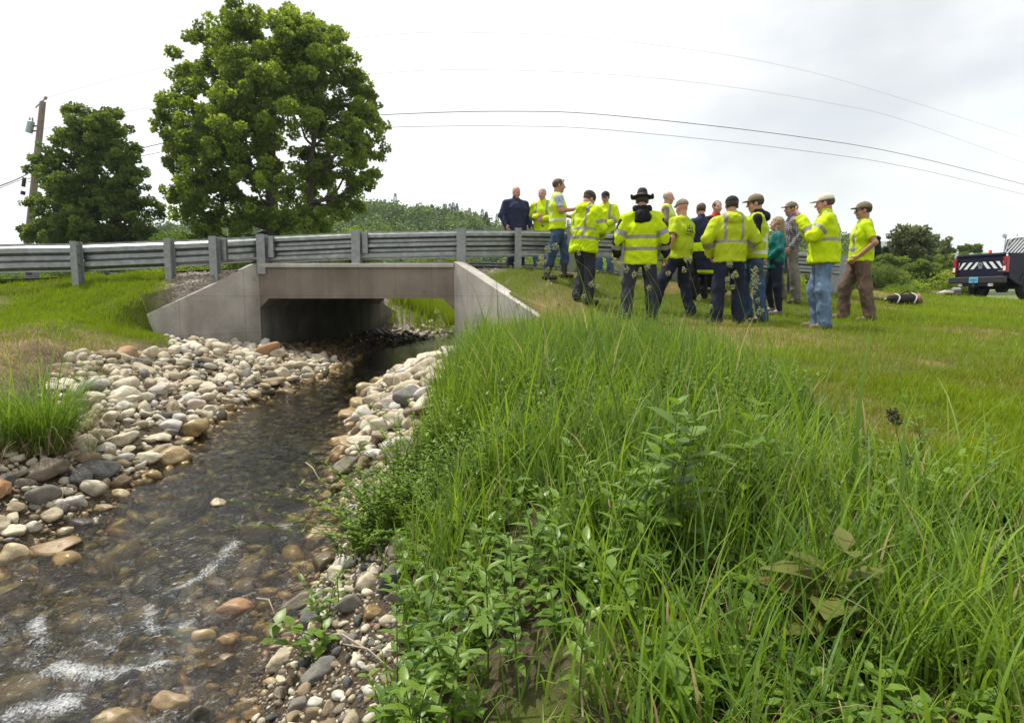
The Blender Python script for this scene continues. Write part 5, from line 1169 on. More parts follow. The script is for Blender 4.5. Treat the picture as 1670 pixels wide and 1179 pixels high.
def oval_leaves(C, D, Nn, size, width=0.2, droop=0.25, tone=None):
    """pointed oval leaves with a midrib fold: eight corners"""
    D = D / np.linalg.norm(D, axis=1)[:, None]; S = np.cross(D, Nn); S /= np.linalg.norm(S, axis=1)[:, None] + 1e-9; Nn = np.cross(S, D)
    s = size[:, None]; q = lambda t, w, u: C + D * s * t + S * s * w + Nn * s * (u - droop * t * t)
    V = np.stack([q(0, 0, 0), q(0.3, width, 0.06), q(0.65, width * 0.8, 0.05), q(1, 0, 0), q(0.65, -width * 0.8, 0.05), q(0.3, -width, 0.06), q(0.33, 0, 0), q(0.66, 0, 0)], 1).reshape(-1, 3)
    k = np.arange(len(C))[:, None] * 8
    T = np.concatenate([k + np.array([[0, 6, 1]]), k + np.array([[0, 5, 6]]), k + np.array([[2, 7, 3]]), k + np.array([[7, 4, 3]])]); Qd = np.concatenate([k + np.array([[1, 6, 7, 2]]), k + np.array([[6, 5, 4, 7]])])
    return V, Qd, T, np.repeat(np.clip(tone, 0, 1), 8)
def herb_obj(name, r, bases, H, leaf, nn, m, parent=None, width=0.2, spread=0.25, stem_m=None, local=False):
    C, D, Nn, S, Tn, stems = herb_arrays(r, bases, H, leaf, nn, spread)
    V, Qd, T, A = oval_leaves(C, D, Nn, S, width, 0.25, Tn); SV, SQ = join(stems)
    if parent is None:
        Qd = np.concatenate([Qd, SQ + len(V)]); A = np.concatenate([A, np.full(len(SV), 0.4)]); V = np.concatenate([V, SV])
        return link(name, nmesh(name, V, quads=Qd, tris=T, attrs={'rnd': A}), m)
    link("leaves", nmesh("leaves", V, quads=Qd, tris=T, attrs={'rnd': A}), m, parent); link("stem", nmesh("stem", SV, quads=SQ, attrs={'rnd': np.full(len(SV), .4)}), stem_m or m, parent)
def pick(n, x0, x1, y0, y1, seedn, thr):
    X = g.uniform(x0, x1, n); Y = g.uniform(y0, y1, n); k = (tall_zone(X, Y) > 0.25) & (fbm(X * 1.3, Y * 1.3, 0, seedn, 2) > thr) & ((X ** 2 + Y ** 2) > 1.6); X, Y = X[k], Y[k]; Z = gz(X, Y); return list(zip(X, Y, Z))
h1 = herb_obj("leafy_weeds", g, pick(600, -1.0, 3.0, 1.2, 5.5, 101, 0.05), 0.32, 0.068, 7, m_herb, width=0.17)
tag(h1, "leafy green weeds with pointed paired leaves growing among the tall grass", "weeds", kind="stuff")
h2 = herb_obj("low_weeds", g, pick(3200, -0.9, 3.2, 1.1, 4.6, 102, -0.2), 0.09, 0.048, 4, m_herb, width=0.30, spread=0.5)
tag(h2, "low broad leaved weeds covering the ground under the tall grass", "weeds", kind="stuff")
h3 = herb_obj("small_weeds", g, pick(2600, -1.0, 3.4, 2.6, 7.0, 103, -0.1), 0.30, 0.045, 9, m_herb, width=0.16)
tag(h3, "small leaved weeds threaded through the far part of the tall grass", "weeds", kind="stuff")
# bushy little plant at the right shore
def ground_pt(px, py): p = hit(px, py); return p
def plant(name, label, cat, px, py, nstem, rad, H, leaf, nn, m, width=0.2, spread=0.5, seed=1, stem_m=None, group=None):
    p = ground_pt(px, py); r = np.random.default_rng(seed); root = empty(name, (p.x, p.y, float(gz(p.x, p.y)))); tag(root, label, cat, group)
    bs = []
    for _ in range(nstem):
        a, q = r.uniform(0, 2 * PI), rad * math.sqrt(r.random()); x, y = q * math.cos(a), q * math.sin(a); bs.append((x, y, float(gz(p.x + x, p.y + y)) - root.location.z))
    herb_obj(name, r, bs, H, leaf, nn, m, parent=root, width=width, spread=spread, stem_m=stem_m); return root
plant("green_shrub", "low bushy bright green shrub with tiny leaflets at the right water edge", "shrub", 622, 880, 120, 0.21, 0.34, 0.034, 15, m_leaf_lime, 0.22, 0.75, 201)
plant("green_shrub", "thin upright sprig of bright leaves behind the bushy shrub", "shrub", 672, 805, 34, 0.20, 0.44, 0.045, 13, m_leaf_lime, 0.24, 0.35, 202)
plant("willow_sprig", "slender willow sprig growing from the gravel beside the grey cylinder stone", "plant", 540, 1010, 5, 0.07, 0.24, 0.06, 6, m_herb, 0.16, 0.4, 203)
plant("willow_sprig", "small sprig with pale green leaves low on the gravel shore near the bottom edge", "plant", 520, 1075, 4, 0.05, 0.14, 0.075, 3, m_herb, 0.3, 0.6, 204)
m_red = leafy("reddish_leaves", [(0, (0.16, 0.09, 0.03)), (0.5, (0.13, 0.14, 0.03)), (1, (0.17, 0.19, 0.045))], rough=0.4, trans=0.3)
plant("broadleaf_seedling", "broad leaved seedling with bronze tinted leaves in the grass at lower right", "plant", 1350, 1055, 4, 0.05, 0.22, 0.16, 3, m_red, 0.3, 0.3, 205)
plant("broadleaf_seedling", "large leaved dock plant with big crinkled green leaves at the lower centre right", "plant", 1120, 1120, 5, 0.08, 0.09, 0.10, 4, m_herb, 0.33, 0.5, 206)
plant("milkweed_plant", "pale green upright plant with wide leaves in the middle of the tall grass", "plant", 1075, 905, 5, 0.08, 0.46, 0.12, 7, m_herb, 0.22, 0.15, 207)
plant("milkweed_plant", "yellow green upright plant with wide leaves right of the paler one", "plant", 1190, 870, 4, 0.07, 0.42, 0.11, 7, m_leaf_lime, 0.22, 0.15, 208)
# grass clumps on the left bank
def clump(label, px, py, n, H, rad, wd, seed, m, lean=0.9, name="grass_clump", tone0=0.5):
    p = ground_pt(px, py); r = np.random.default_rng(seed); root = empty(name, (p.x, p.y, float(gz(p.x, p.y)))); tag(root, label, "grass clump")
    a = r.uniform(0, 2 * PI, n); q = rad * np.sqrt(r.random(n)); X, Y = q * np.cos(a), q * np.sin(a)
    V, Qd, T, A = blades(r, X, Y, np.full(n, -0.01), H * np.exp(r.normal(0, 0.3, n)), wd * r.uniform(.5, 1.3, n), np.full(n, lean), 6, az=a + r.normal(0, 0.7, n), tone=tone0 + r.normal(0, .2, n))
    link("blades", nmesh("blades", V, quads=Qd, tris=T, attrs={'rnd': A}), m, root)
    k = n // 3; V, Qd, T, A = blades(r, X[:k] * 1.2, Y[:k] * 1.2, np.full(k, -0.01), H * 0.6 * np.exp(r.normal(0, 0.3, k)), np.full(k, wd * .7), np.full(k, lean * 1.9), 5, az=a[:k], tone=r.random(k))
    link("dead_blades", nmesh("dead_blades", V, quads=Qd, tris=T, attrs={'rnd': A}), m_dry, root); return root
clump("big drooping clump of green and straw coloured grass on the left bank", 72, 735, 620, 0.58, 0.15, 0.007, 301, m_tall)
clump("smaller grass clump at the left border beside the big drooping clump", 5, 735, 300, 0.42, 0.14, 0.007, 302, m_tall)
clump("dark green low grass tuft between the big clump and the stones", 122, 700, 260, 0.22, 0.12, 0.005, 303, m_tall, 1.2, tone0=0.2)
clump("tiny tuft of grass among the pale stones of the left bank", 148, 745, 50, 0.14, 0.03, 0.004, 304, m_tall)
# seed stalks rising out of the tall grass
m_seed = leafy("seed_heads", [(0, (0.17, 0.17, 0.08)), (0.5, (0.27, 0.28, 0.13)), (1, (0.38, 0.39, 0.22))], rough=0.8, trans=0.3); m_seedd = mat("dark_seed_head", (0.06, 0.055, 0.035), 0.9); m_stalk = mat("grass_stalk", (0.14, 0.17, 0.06), 0.7); m_stalkd = mat("dark_grass_stalk", (0.045, 0.06, 0.025), 0.7)
def stalk(label, pts, Y, heads, seed, dark=False, rad=0.0028, group=None):
    """pts: (px,py) from the ground up at distance Y; heads: (px,py,size m)"""
    r = np.random.default_rng(seed); P = [U(a, b, Y) for a, b in pts]; P[0].z = min(P[0].z, float(gz(P[0].x, Y)))
    gb = Vector((P[0].x, Y, float(gz(P[0].x, Y)) - 0.01)); root = empty("seed_stalk", gb); tag(root, label, "grass stalk", group)
    L = [gb] + P if (P[0] - gb).length > 0.02 else [gb] + P[1:]
    V, Qd = tube_arrays([np.array(p - gb) for p in L], np.linspace(rad, rad * 0.5, len(L)), 5); link("stem", nmesh("stem", V, quads=Qd), m_stalkd if dark else m_stalk, root)
    for (a, b, s) in heads:
        c = np.array(U(a, b, Y) - gb); n = 60 if dark else 46; d = rand_unit(r, n); Pp = c + d * s * np.array([0.4, 0.4, 0.55]) * r.random((n, 1)) ** 0.5
        V, T = leaf_arrays(Pp, rand_unit(r, n) * 0.6 + d + np.array([0, 0, 0.3]), rand_unit(r, n), np.full(n, s * 0.42) * r.uniform(.6, 1.2, n), 0.28)
        link("seed_head", nmesh("seed_head", V, tris=T, smooth=False, attrs={'rnd': np.repeat(r.random(n), 4)}), m_seedd if dark else m_seed, root)
SG = "orchard grass stalks in front of the people"
stalk("tall dark stalk with dark seed heads standing alone at the right", [(1462, 1080), (1468, 900), (1476, 800), (1470, 740), (1456, 672)], 2.1, [(1456, 676, .035), (1462, 684, .03), (1478, 752, .032)], 401, True, 0.0022)
stalk("pale seed head low on the lone dark stalk's neighbour", [(1470, 1060), (1473, 900), (1475, 782)], 2.12, [(1474, 780, .022)], 402, False, 0.0016)
for k, (pts, Yk, heads, lab) in enumerate([
    ([(1010, 560), (980, 480), (960, 440), (915, 405)], 5.2, [(893, 408, .05), (905, 402, .045), (882, 420, .04), (944, 413, .03)], "longest leaning seed stalk crossing the stooping man"),
    ([(1000, 565), (965, 510), (935, 468), (905, 432)], 5.3, [(880, 432, .05), (893, 440, .04), (888, 428, .035)], "second leaning seed stalk with a forked head left of the stooping man"),
    ([(1035, 560), (1000, 500), (985, 470)], 5.6, [(965, 463, .045), (976, 468, .04), (952, 485, .04), (992, 490, .035)], "bushy seed stalk in front of the stooping man's legs"),
    ([(1120, 570), (1075, 470), (1045, 425)], 5.0, [(1012, 432, .055), (1002, 425, .04), (1022, 440, .045), (1034, 448, .04)], "seed stalk in front of the hatted man's left leg"),
    ([(1110, 575), (1070, 480), (1052, 440)], 5.1, [(1056, 436, .04), (1044, 462, .04), (1058, 470, .035)], "seed stalk in front of the hatted man's right leg"),
    ([(1175, 590), (1148, 520), (1130, 460), (1120, 430)], 5.0, [(1122, 424, .05), (1116, 440, .035), (1090, 446, .035)], "seed stalk in front of the striding man"),
    ([(1240, 610), (1222, 540), (1205, 480), (1196, 450)], 4.6, [(1190, 432, .04), (1198, 448, .045), (1186, 456, .03), (1195, 468, .03)], "seed stalk in front of the black capped man's right leg"),
    ([(1262, 640), (1256, 560), (1240, 500), (1232, 470)], 4.6, [(1231, 440, .04), (1231, 452, .05), (1233, 464, .05), (1228, 478, .035), (1236, 490, .03), (1240, 506, .045)], "upright plume seed stalk between the jeans and the woman"),
    ([(960, 600), (950, 540), (930, 500), (905, 470)], 5.0, [(895, 465, .05), (880, 480, .04), (905, 480, .04), (915, 498, .035)], "broad seed stalk above the end of the right wing wall"),
    ([(900, 640), (880, 580), (850, 520), (832, 470)], 4.6, [(828, 462, .04), (845, 500, .035)], "slender seed stalk crossing the right wing wall"),
    ([(790, 690), (765, 620), (745, 570), (722, 530)], 4.6, [(712, 508, .03), (716, 520, .035), (722, 532, .04), (738, 536, .035)], "pale seed stalk seen against the culvert opening"),
    ([(1210, 560), (1150, 500), (1140, 488)], 5.4, [(1140, 486, .04), (1160, 500, .03)], "short seed stalk by the black capped man's foot"),
    ]):
    stalk(lab, pts, Yk, heads, 410 + k, False, 0.0022, SG)
# ================================================================== PEOPLE
class Field:
    """a signed-distance field on a grid, shaped by adding blended tapered limbs, then skinned as one closed surface"""
    def __init__(s, lo, hi, h):
        s.lo = np.array(lo, float); s.h = h; s.n = np.ceil((np.array(hi) - s.lo) / h).astype(int) + 1
        s.D = np.full(s.n, 0.08); s.ax = [s.lo[i] + h * np.arange(s.n[i]) for i in range(3)]
    def sub(s, lo, hi):
        a = np.clip(np.floor((np.array(lo) - s.lo) / s.h).astype(int), 0, s.n - 1); b = np.clip(np.ceil((np.array(hi) - s.lo) / s.h).astype(int) + 1, 1, s.n)
        sl = tuple(slice(a[i], max(b[i], a[i] + 1)) for i in range(3)); X, Y, Z = np.meshgrid(*[s.ax[i][sl[i]] for i in range(3)], indexing='ij'); return sl, X, Y, Z
    def blend(s, sl, d, k, cut=False):
        a = s.D[sl]
        if cut: d = -d; h = np.clip(k - np.abs(a - d), 0, None) / k; s.D[sl] = np.maximum(a, d) + h * h * k / 4
        else: h = np.clip(k - np.abs(a - d), 0, None) / k; s.D[sl] = np.minimum(a, d) - h * h * k / 4
    def limb(s, a, b, ra, rb, k=0.03, wide=None, st=1.0, cut=False):
        a, b = np.array(a, float), np.array(b, float); m = max(ra, rb) * max(1, st) + 0.07; sl, X, Y, Z = s.sub(np.minimum(a, b) - m, np.maximum(a, b) + m)
        P = np.stack([X - a[0], Y - a[1], Z - a[2]], -1); ab = b - a
        if wide is not None:
            w = np.array(wide, float); w /= np.linalg.norm(w); P = P + (P @ w)[..., None] * w * (1 / st - 1); ab = ab + (ab @ w) * w * (1 / st - 1)
        t = np.clip((P @ ab) / max(ab @ ab, 1e-9), 0, 1); d = np.sqrt(((P - t[..., None] * ab) ** 2).sum(-1)) - (ra + (rb - ra) * t); s.blend(sl, d, k, cut)
    def ball(s, c, r, k=0.02, M=None, cut=False):
        c = np.array(c, float); r = np.array(r, float) if np.ndim(r) else np.full(3, r); m = r.max() + 0.07; sl, X, Y, Z = s.sub(c - m, c + m); P = np.stack([X - c[0], Y - c[1], Z - c[2]], -1)
        if M is not None: P = P @ np.array(M)          # columns of M are the local axes
        q = np.sqrt(((P / r) ** 2).sum(-1)); g_ = np.sqrt(((P / r ** 2) ** 2).sum(-1)) + 1e-9; s.blend(sl, q * (q - 1) / g_, k, cut)
    def clip(s, p, n, k=0.006):
        """keep the side of the plane that n points to"""
        n = np.array(n, float); n /= np.linalg.norm(n); X, Y, Z = np.meshgrid(*s.ax, indexing='ij'); d = -((X - p[0]) * n[0] + (Y - p[1]) * n[1] + (Z - p[2]) * n[2]); s.D = np.maximum(s.D, d)
    def skin(s):
        D = s.D; S = D < 0; n = np.array(D.shape)
        c = [S[i:n[0] - 1 + i, j:n[1] - 1 + j, k:n[2] - 1 + k] for i in (0, 1) for j in (0, 1) for k in (0, 1)]
        cnt = sum(x.astype(np.int8) for x in c); act = (cnt > 0) & (cnt < 8); I = np.argwhere(act); idx = np.full(act.shape, -1, np.int64); idx[act] = np.arange(len(I))
        off = np.array([[i, j, k] for i in (0, 1) for j in (0, 1) for k in (0, 1)]); val = np.stack([D[I[:, 0] + o[0], I[:, 1] + o[1], I[:, 2] + o[2]] for o in off], -1)
        acc = np.zeros((len(I), 3)); w = np.zeros(len(I))
        for a in range(8):
            for b in range(a + 1, 8):
                if np.abs(off[a] - off[b]).sum() != 1: continue
                va, vb = val[:, a], val[:, b]; m = (va < 0) != (vb < 0); t = np.where(m, va / np.where(m, va - vb, 1), 0); acc += m[:, None] * (off[a] + (off[b] - off[a]) * t[:, None]); w += m
        V = s.lo + (I + acc / np.maximum(w, 1)[:, None]) * s.h; Q = []
        for ax_ in range(3):
            o1, o2 = [(1, 2), (2, 0), (0, 1)][ax_]; e = [0, 0, 0]; e[ax_] = 1
            A = S[tuple(slice(0, n[i] - e[i]) for i in range(3))]; B = S[tuple(slice(e[i], n[i]) for i in range(3))]; E = np.argwhere(A != B)
            E = E[(E[:, o1] > 0) & (E[:, o2] > 0) & (E[:, o1] < n[o1] - 1) & (E[:, o2] < n[o2] - 1)]
            d1 = np.zeros(3, int); d1[o1] = 1; d2 = np.zeros(3, int); d2[o2] = 1
            q = np.stack([idx[tuple((E - d1 - d2).T)], idx[tuple((E - d2).T)], idx[tuple(E.T)], idx[tuple((E - d1).T)]], -1); fl = ~A[tuple(E.T)]; q[fl] = q[fl][:, ::-1]; Q.append(q)
        return V, np.concatenate(Q)
def cloth_mat(name, col, var=0.12, rough=0.85, check=None, spec=0.2):
    c = lambda f: tuple(min(1, x * f) for x in col)
    m = noisy(name, [(0.22, c(1 - 2.6 * var)), (0.42, c(1 - var)), (0.7, c(1 + var))], 7, rough=rough, bump=0.5, bscale=38, spec=spec, bdist=0.008)
    if check:
        nt = m.node_tree; N, L = nt.nodes, nt.links; b = N['Principled BSDF']; tc = N.new("ShaderNodeTexCoord"); src = b.inputs['Base Color'].links[0].from_socket
        for sc, axis, c2 in check:
            w = N.new("ShaderNodeTexWave"); w.bands_direction = axis; w.inputs['Scale'].default_value = sc; w.inputs['Distortion'].default_value = 0.6; L.new(tc.outputs['Object'], w.inputs[0])
            r = ramp_node(nt, [(0.55, (0, 0, 0)), (0.72, (1, 1, 1))]); L.new(w.outputs[1], r.inputs[0]); mx = N.new("ShaderNodeMix"); mx.data_type = 'RGBA'; mu = N.new("ShaderNodeMath"); mu.operation = 'MULTIPLY'; mu.inputs[1].default_value = 0.6
            L.new(r.outputs[0], mu.inputs[0]); L.new(mu.outputs[0], mx.inputs[0]); L.new(src, mx.inputs[6]); mx.inputs[7].default_value = (*c2, 1); src = mx.outputs[2]
        L.new(src, b.inputs['Base Color'])
    return m
HV = (0.48, 0.64, 0.004)
CM = dict(
    hv=cloth_mat("lime_safety_cloth", HV, 0.08), hvd=cloth_mat("lime_tshirt_cloth", (0.40, 0.50, 0.015), 0.08), tape=mat("reflective_tape", (0.24, 0.225, 0.19), 0.5, 0.1), tapel=mat("pale_reflective_tape", (0.52, 0.56, 0.42), 0.5, 0.1),
    navy=cloth_mat("navy_cloth", (0.016, 0.019, 0.038)), navys=cloth_mat("navy_sweater", (0.022, 0.028, 0.06)), black=cloth_mat("black_cloth", (0.012, 0.012, 0.014)), dgrey=cloth_mat("charcoal_cloth", (0.03, 0.031, 0.042)),
    jeans=cloth_mat("blue_denim", (0.085, 0.15, 0.25), 0.3), jeansd=cloth_mat("dark_denim", (0.04, 0.075, 0.14), 0.3), jeansl=cloth_mat("faded_denim", (0.13, 0.20, 0.30), 0.35), brown=cloth_mat("brown_canvas", (0.13, 0.085, 0.062), 0.25), grey=cloth_mat("grey_khaki_cloth", (0.17, 0.155, 0.135), 0.2),
    teal=cloth_mat("teal_shell_cloth", (0.006, 0.13, 0.115), 0.15, 0.6), plaid=cloth_mat("plaid_flannel", (0.07, 0.065, 0.075), 0.2, check=[(9, 'X', (0.32, 0.30, 0.31)), (9, 'Z', (0.28, 0.26, 0.28))]),
    gingham=cloth_mat("blue_check_shirt", (0.55, 0.6, 0.7), 0.1, check=[(16, 'X', (0.10, 0.16, 0.35)), (16, 'Z', (0.10, 0.16, 0.35))]), red=cloth_mat("red_cloth", (0.55, 0.03, 0.02)),
    boot=mat("dark_leather", (0.028, 0.022, 0.018), 0.6), boott=mat("tan_suede", (0.14, 0.105, 0.07), 0.9), rubber=mat("black_rubber_boot", (0.02, 0.018, 0.017), 0.35), bootg=mat("grey_boot", (0.12, 0.12, 0.12), 0.7),
    capw=cloth_mat("off_white_cap", (0.6, 0.57, 0.48), 0.1), capt=cloth_mat("olive_tan_cap", (0.20, 0.165, 0.10), 0.15), capb=cloth_mat("black_cap", (0.02, 0.02, 0.024)), capn=cloth_mat("brown_knit_cap", (0.055, 0.04, 0.035)), felt=cloth_mat("charcoal_felt", (0.035, 0.033, 0.035)), capg=cloth_mat("taupe_cap", (0.22, 0.18, 0.13)),
    hairb=noisy("brown_hair", [(0.3, (0.045, 0.028, 0.016)), (0.7, (0.09, 0.06, 0.035))], 30, rough=0.6, bump=0.6, bscale=80, stretch=(1, 1, .15)), hairg=noisy("grey_hair", [(0.3, (0.25, 0.23, 0.21)), (0.7, (0.4, 0.38, 0.35))], 30, rough=0.7, bump=0.6, bscale=80, stretch=(1, 1, .2)), hairl=noisy("light_brown_hair", [(0.3, (0.14, 0.085, 0.04)), (0.7, (0.38, 0.26, 0.14))], 14, rough=0.55, bump=0.8, bscale=60, stretch=(1, 1, .12)), haird=mat("dark_short_hair", (0.03, 0.022, 0.018), 0.7),
    lens=mat("dark_lens", (0.01, 0.015, 0.03), 0.1), print=mat("dark_green_print", (0.06, 0.10, 0.02), 0.8), watch=mat("black_watch", (0.02, 0.02, 0.02), 0.4), eye=mat("eye_dark", (0.03, 0.02, 0.015), 0.3), lip=mat("lips", (0.36, 0.14, 0.11), 0.5))
def skin_mat(name, col):
    return noisy(name, [(0.3, tuple(x * 0.85 for x in col)), (0.7, tuple(min(1, x * 1.1) for x in col))], 18, rough=0.55, bump=0.15, bscale=120, spec=0.4)
SK = [skin_mat("ruddy_skin", (0.48, 0.24, 0.17)), skin_mat("tanned_skin", (0.40, 0.21, 0.13)), skin_mat("fair_skin", (0.55, 0.32, 0.24))]
def stripe_none(c): return None
def person(spec):
    S = spec; H = S.get('H', 1.8); s = H / 1.8; r = np.random.default_rng(S['seed']); px, Yp = S['px'], S['Y']; X0 = (px - 835) / F_PX * (Yp * CP + 0.03 * 10 * SP)
    gr = float(gz(X0, Yp)) if not S.get('onroad') else float(road_z(X0)) + 0.05
    root_loc = Vector((X0, Yp, gr)); lean, side = S.get('lean', 0.0), S.get('side', 0.0); big = S.get('big', 1.0)
    A = lambda x, y, z: np.array([x, y, z], float) * s
    # joints in the person's own frame: x to their right, y ahead, z up
    hip = A(0, 0, 0.93) + A(*S.get('hip', (0, 0, 0))); up = np.array([side, lean, 1.0]); up /= np.linalg.norm(up)
    fwd = np.array([0, 1.0, 0]) - up * up[1]; fwd /= np.linalg.norm(fwd); rt = np.cross(fwd, up)
    T = lambda x, y, z: hip + (rt * x + fwd * y + up * z) * s
    waist, chest, neck = T(0, 0.0, 0.14), T(0, 0.0, 0.36), T(0, -0.005, 0.565)
    shw = 0.185 * S.get('sw', 1.0)
    sh = {1: T(shw, 0, 0.475), -1: T(-shw, 0, 0.475)}; hj = {1: hip + A(0.095, 0, -0.03), -1: hip + A(-0.095, 0, -0.03)}
    ft = S.get('feet', ((0.12, 0.0), (-0.12, 0.0))); fz = S.get('footz', (0, 0)); an = {1: A(ft[0][0], ft[0][1] - 0.02, 0.095 + fz[0]), -1: A(ft[1][0], ft[1][1] - 0.02, 0.095 + fz[1])}
    gx_, gy_ = math.cos(S['face']), math.sin(S['face'])
    for q in (1, -1):   # let each foot find its own ground
        wx_, wy_ = X0 + an[q][0] * gx_ - an[q][1] * gy_, Yp + an[q][0] * gy_ + an[q][1] * gx_
        if not S.get('onroad'): an[q][2] += float(gz(wx_, wy_)) - gr
    kn = {}
    for q in (1, -1):
        m = (hj[q] + an[q]) / 2; L = 0.815 * s; d = np.linalg.norm(hj[q] - an[q]); bend = math.sqrt(max(L * L - d * d, 0)) * 0.5; kn[q] = m + np.array([0.02 * q, min(bend, 0.14) + 0.008, 0.02])
    toe = {q: an[q] + (np.array([0.05 * q + S.get('toe', (0, 0))[0 if q == 1 else 1], 0.15, -0.055]) * s) for q in (1, -1)}
    arms = S.get('arms', {}); el, wr, hd = {}, {}, {}
    for q in (1, -1):
        e, w = arms.get(q, ((0.27, -0.03, 0.22), (0.29, 0.07, -0.02))); el[q] = T(e[0] * q, e[1], e[2]); wr[q] = T(w[0] * q, w[1], w[2])
        d = wr[q] - el[q]; d /= np.linalg.norm(d); hd[q] = d
    ty, tp = S.get('turn', 0.0), S.get('nod', 0.0); hf = fwd * math.cos(ty) + rt * math.sin(ty); hf[2] *= 0.4; hf = hf * math.cos(tp) - np.array([0, 0, 1]) * math.sin(tp); hf /= np.linalg.norm(hf)
    hr = np.cross(hf, [0, 0, 1.0]); hr /= np.linalg.norm(hr); hu = np.cross(hr, hf); hc = neck + (up * 0.5 + np.array([0, 0, .5])) * 0.150 * s + hf * 0.028 * s
    hp = lambda x, y, z: hc + (hr * x + hf * y + hu * z) * s
    HM = np.stack([hr, hf, hu], -1)
    allp = np.array(list(sh.values()) + list(el.values()) + list(wr.values()) + list(an.values()) + list(toe.values()) + list(kn.values()) + [hc + [0, 0, .14], hip, chest]); lo, hi = allp.min(0) - 0.26 * big, allp.max(0) + 0.26 * big; lo[2] = min(an[1][2], an[-1][2]) - 0.13
    yaw = S['face']; rot = Matrix.Rotation(yaw, 4, 'Z')
    def finish(name, F, mats, disp=0.0, parent=None, idxf=None, freq=9.0, offs=0):
        V, Qd = F.skin(); me = nmesh(name, V, quads=Qd)
        if disp > 0:
            nn_ = np.empty(len(V) * 3, np.float32); me.vertices.foreach_get('normal', nn_); nn_ = nn_.reshape(-1, 3)
            o3 = r.uniform(0, 50, 3); wz = V[:, 2] + 0.12 * vnoise(V[:, 0] * 4 + o3[1], V[:, 1] * 4, V[:, 2] * 3, 9); f1 = vnoise(V[:, 0] * freq * 0.8 + o3[0] + 0.5 * wz * freq, V[:, 1] * freq * 0.8 + o3[1], wz * freq * 0.9 + o3[2], 5); f1b = vnoise(V[:, 0] * freq * 2.2 + o3[0] - wz * freq, V[:, 1] * freq * 2.2 + o3[1], wz * freq * 0.8 + o3[2], 15); f1 = 0.55 * (0.5 - np.abs(f1) * 3.4) + 0.5 * (0.45 - np.abs(f1b) * 3.2)
            f2 = fbm(V[:, 0] * 24, V[:, 1] * 24, V[:, 2] * 17 + o3[0], 6, 2); V = V + nn_ * (disp * (0.75 * f1 + 0.22 * f2))[:, None]; me.vertices.foreach_set('co', V.astype(np.float32).ravel()); me.update()
        if idxf is not None: C = V[Qd].mean(1); me.polygons.foreach_set('material_index', idxf(C).astype(np.int32))
        o = link(name, me, mats, parent)
        return o
    # ---------- the body, one surface
    F = Field(lo, hi, 0.0095); tb = big
    F.limb(hip, waist, 0.125 * s * tb, 0.112 * s * tb, 0.05, rt, 1.35); F.limb(waist, chest, 0.112 * s * tb, 0.118 * s * tb, 0.05, rt, 1.42); F.limb(chest, T(0, -.01, 0.50), 0.118 * s * tb, 0.075 * s, 0.05, rt, 1.6)
    [F.limb(T(0.05 * q, -.01, 0.515), sh[q], 0.058 * s, 0.052 * s, 0.05) for q in (1, -1)]; F.limb(T(0, -.01, 0.5), hp(0, -0.03, -0.05), 0.064 * s, 0.056 * s, 0.03)
    for q in (1, -1):
        F.limb(sh[q], el[q], 0.054 * s, 0.042 * s, 0.03); F.limb(el[q], wr[q], 0.043 * s, 0.029 * s, 0.015); F.limb(hj[q], kn[q], 0.09 * s, 0.058 * s, 0.04); F.limb(kn[q], an[q] + [0, 0, 0.02], 0.058 * s, 0.04 * s, 0.03); F.limb(an[q], an[q] * .25 + toe[q] * .75, 0.030 * s, 0.022 * s, 0.02)
        # hand: palm, four unequal curled fingers, thumb leaving the side of the palm
        d = hd[q]; ins = np.array([-q, 0, 0.0]) @ np.eye(3); pn = S.get('palm', {}).get(q, rt * -q); pn = np.array(pn, float); pn -= d * (pn @ d); pn /= np.linalg.norm(pn) + 1e-9; sd = np.cross(d, pn)
        if sd[1] < 0 and abs(d[2]) > 0.5: sd = -sd
        F.limb(wr[q], wr[q] + d * 0.075 * s, 0.024 * s, 0.017 * s, 0.012, sd, 1.75); cur = S.get('curl', 0.7)
        for f_, (o_f, Lf) in enumerate(((0.032, 0.068), (0.011, 0.077), (-0.011, 0.072), (-0.031, 0.056))):
            b0 = wr[q] + (d * 0.088 + sd * o_f) * s; d1 = d * math.cos(cur * .5) + pn * math.sin(cur * .5); b1 = b0 + d1 * Lf * 0.55 * s; d2 = d * math.cos(cur * 1.5) + pn * math.sin(cur * 1.5); b2 = b1 + d2 * Lf * 0.5 * s
            F.limb(b0, b1, 0.0098 * s, 0.0092 * s, 0.003); F.limb(b1, b2, 0.0092 * s, 0.0078 * s, 0.003)
        t0 = wr[q] + (d * 0.03 + sd * 0.03) * s; t1 = t0 + (d * 0.030 + sd * 0.026 + pn * 0.012) * s; F.limb(t0, t1, 0.014 * s, 0.0115 * s, 0.006); F.limb(t1, t1 + (d * 0.030 + pn * 0.010) * s, 0.011 * s, 0.009 * s, 0.003)
    F.ball(hp(0, -0.012, 0.035), A(0.077, 0.098, 0.092), 0.01, HM); F.ball(hp(0, 0.022, -0.035), A(0.060, 0.072, 0.078), 0.03, HM); F.ball(hp(0, 0.062, -0.095), A(0.028, 0.022, 0.02), 0.02, HM)
    F.limb(hp(0, 0.088, 0.018), hp(0, 0.112, -0.018), 0.009 * s, 0.0155 * s, 0.012); F.limb(hp(-0.035, 0.082, 0.032), hp(0.035, 0.082, 0.032), 0.012 * s, 0.012 * s, 0.014)
    F.limb(hp(-.02, 0.092, -0.056), hp(0.02, 0.092, -0.056), 0.008 * s, 0.008 * s, 0.008)
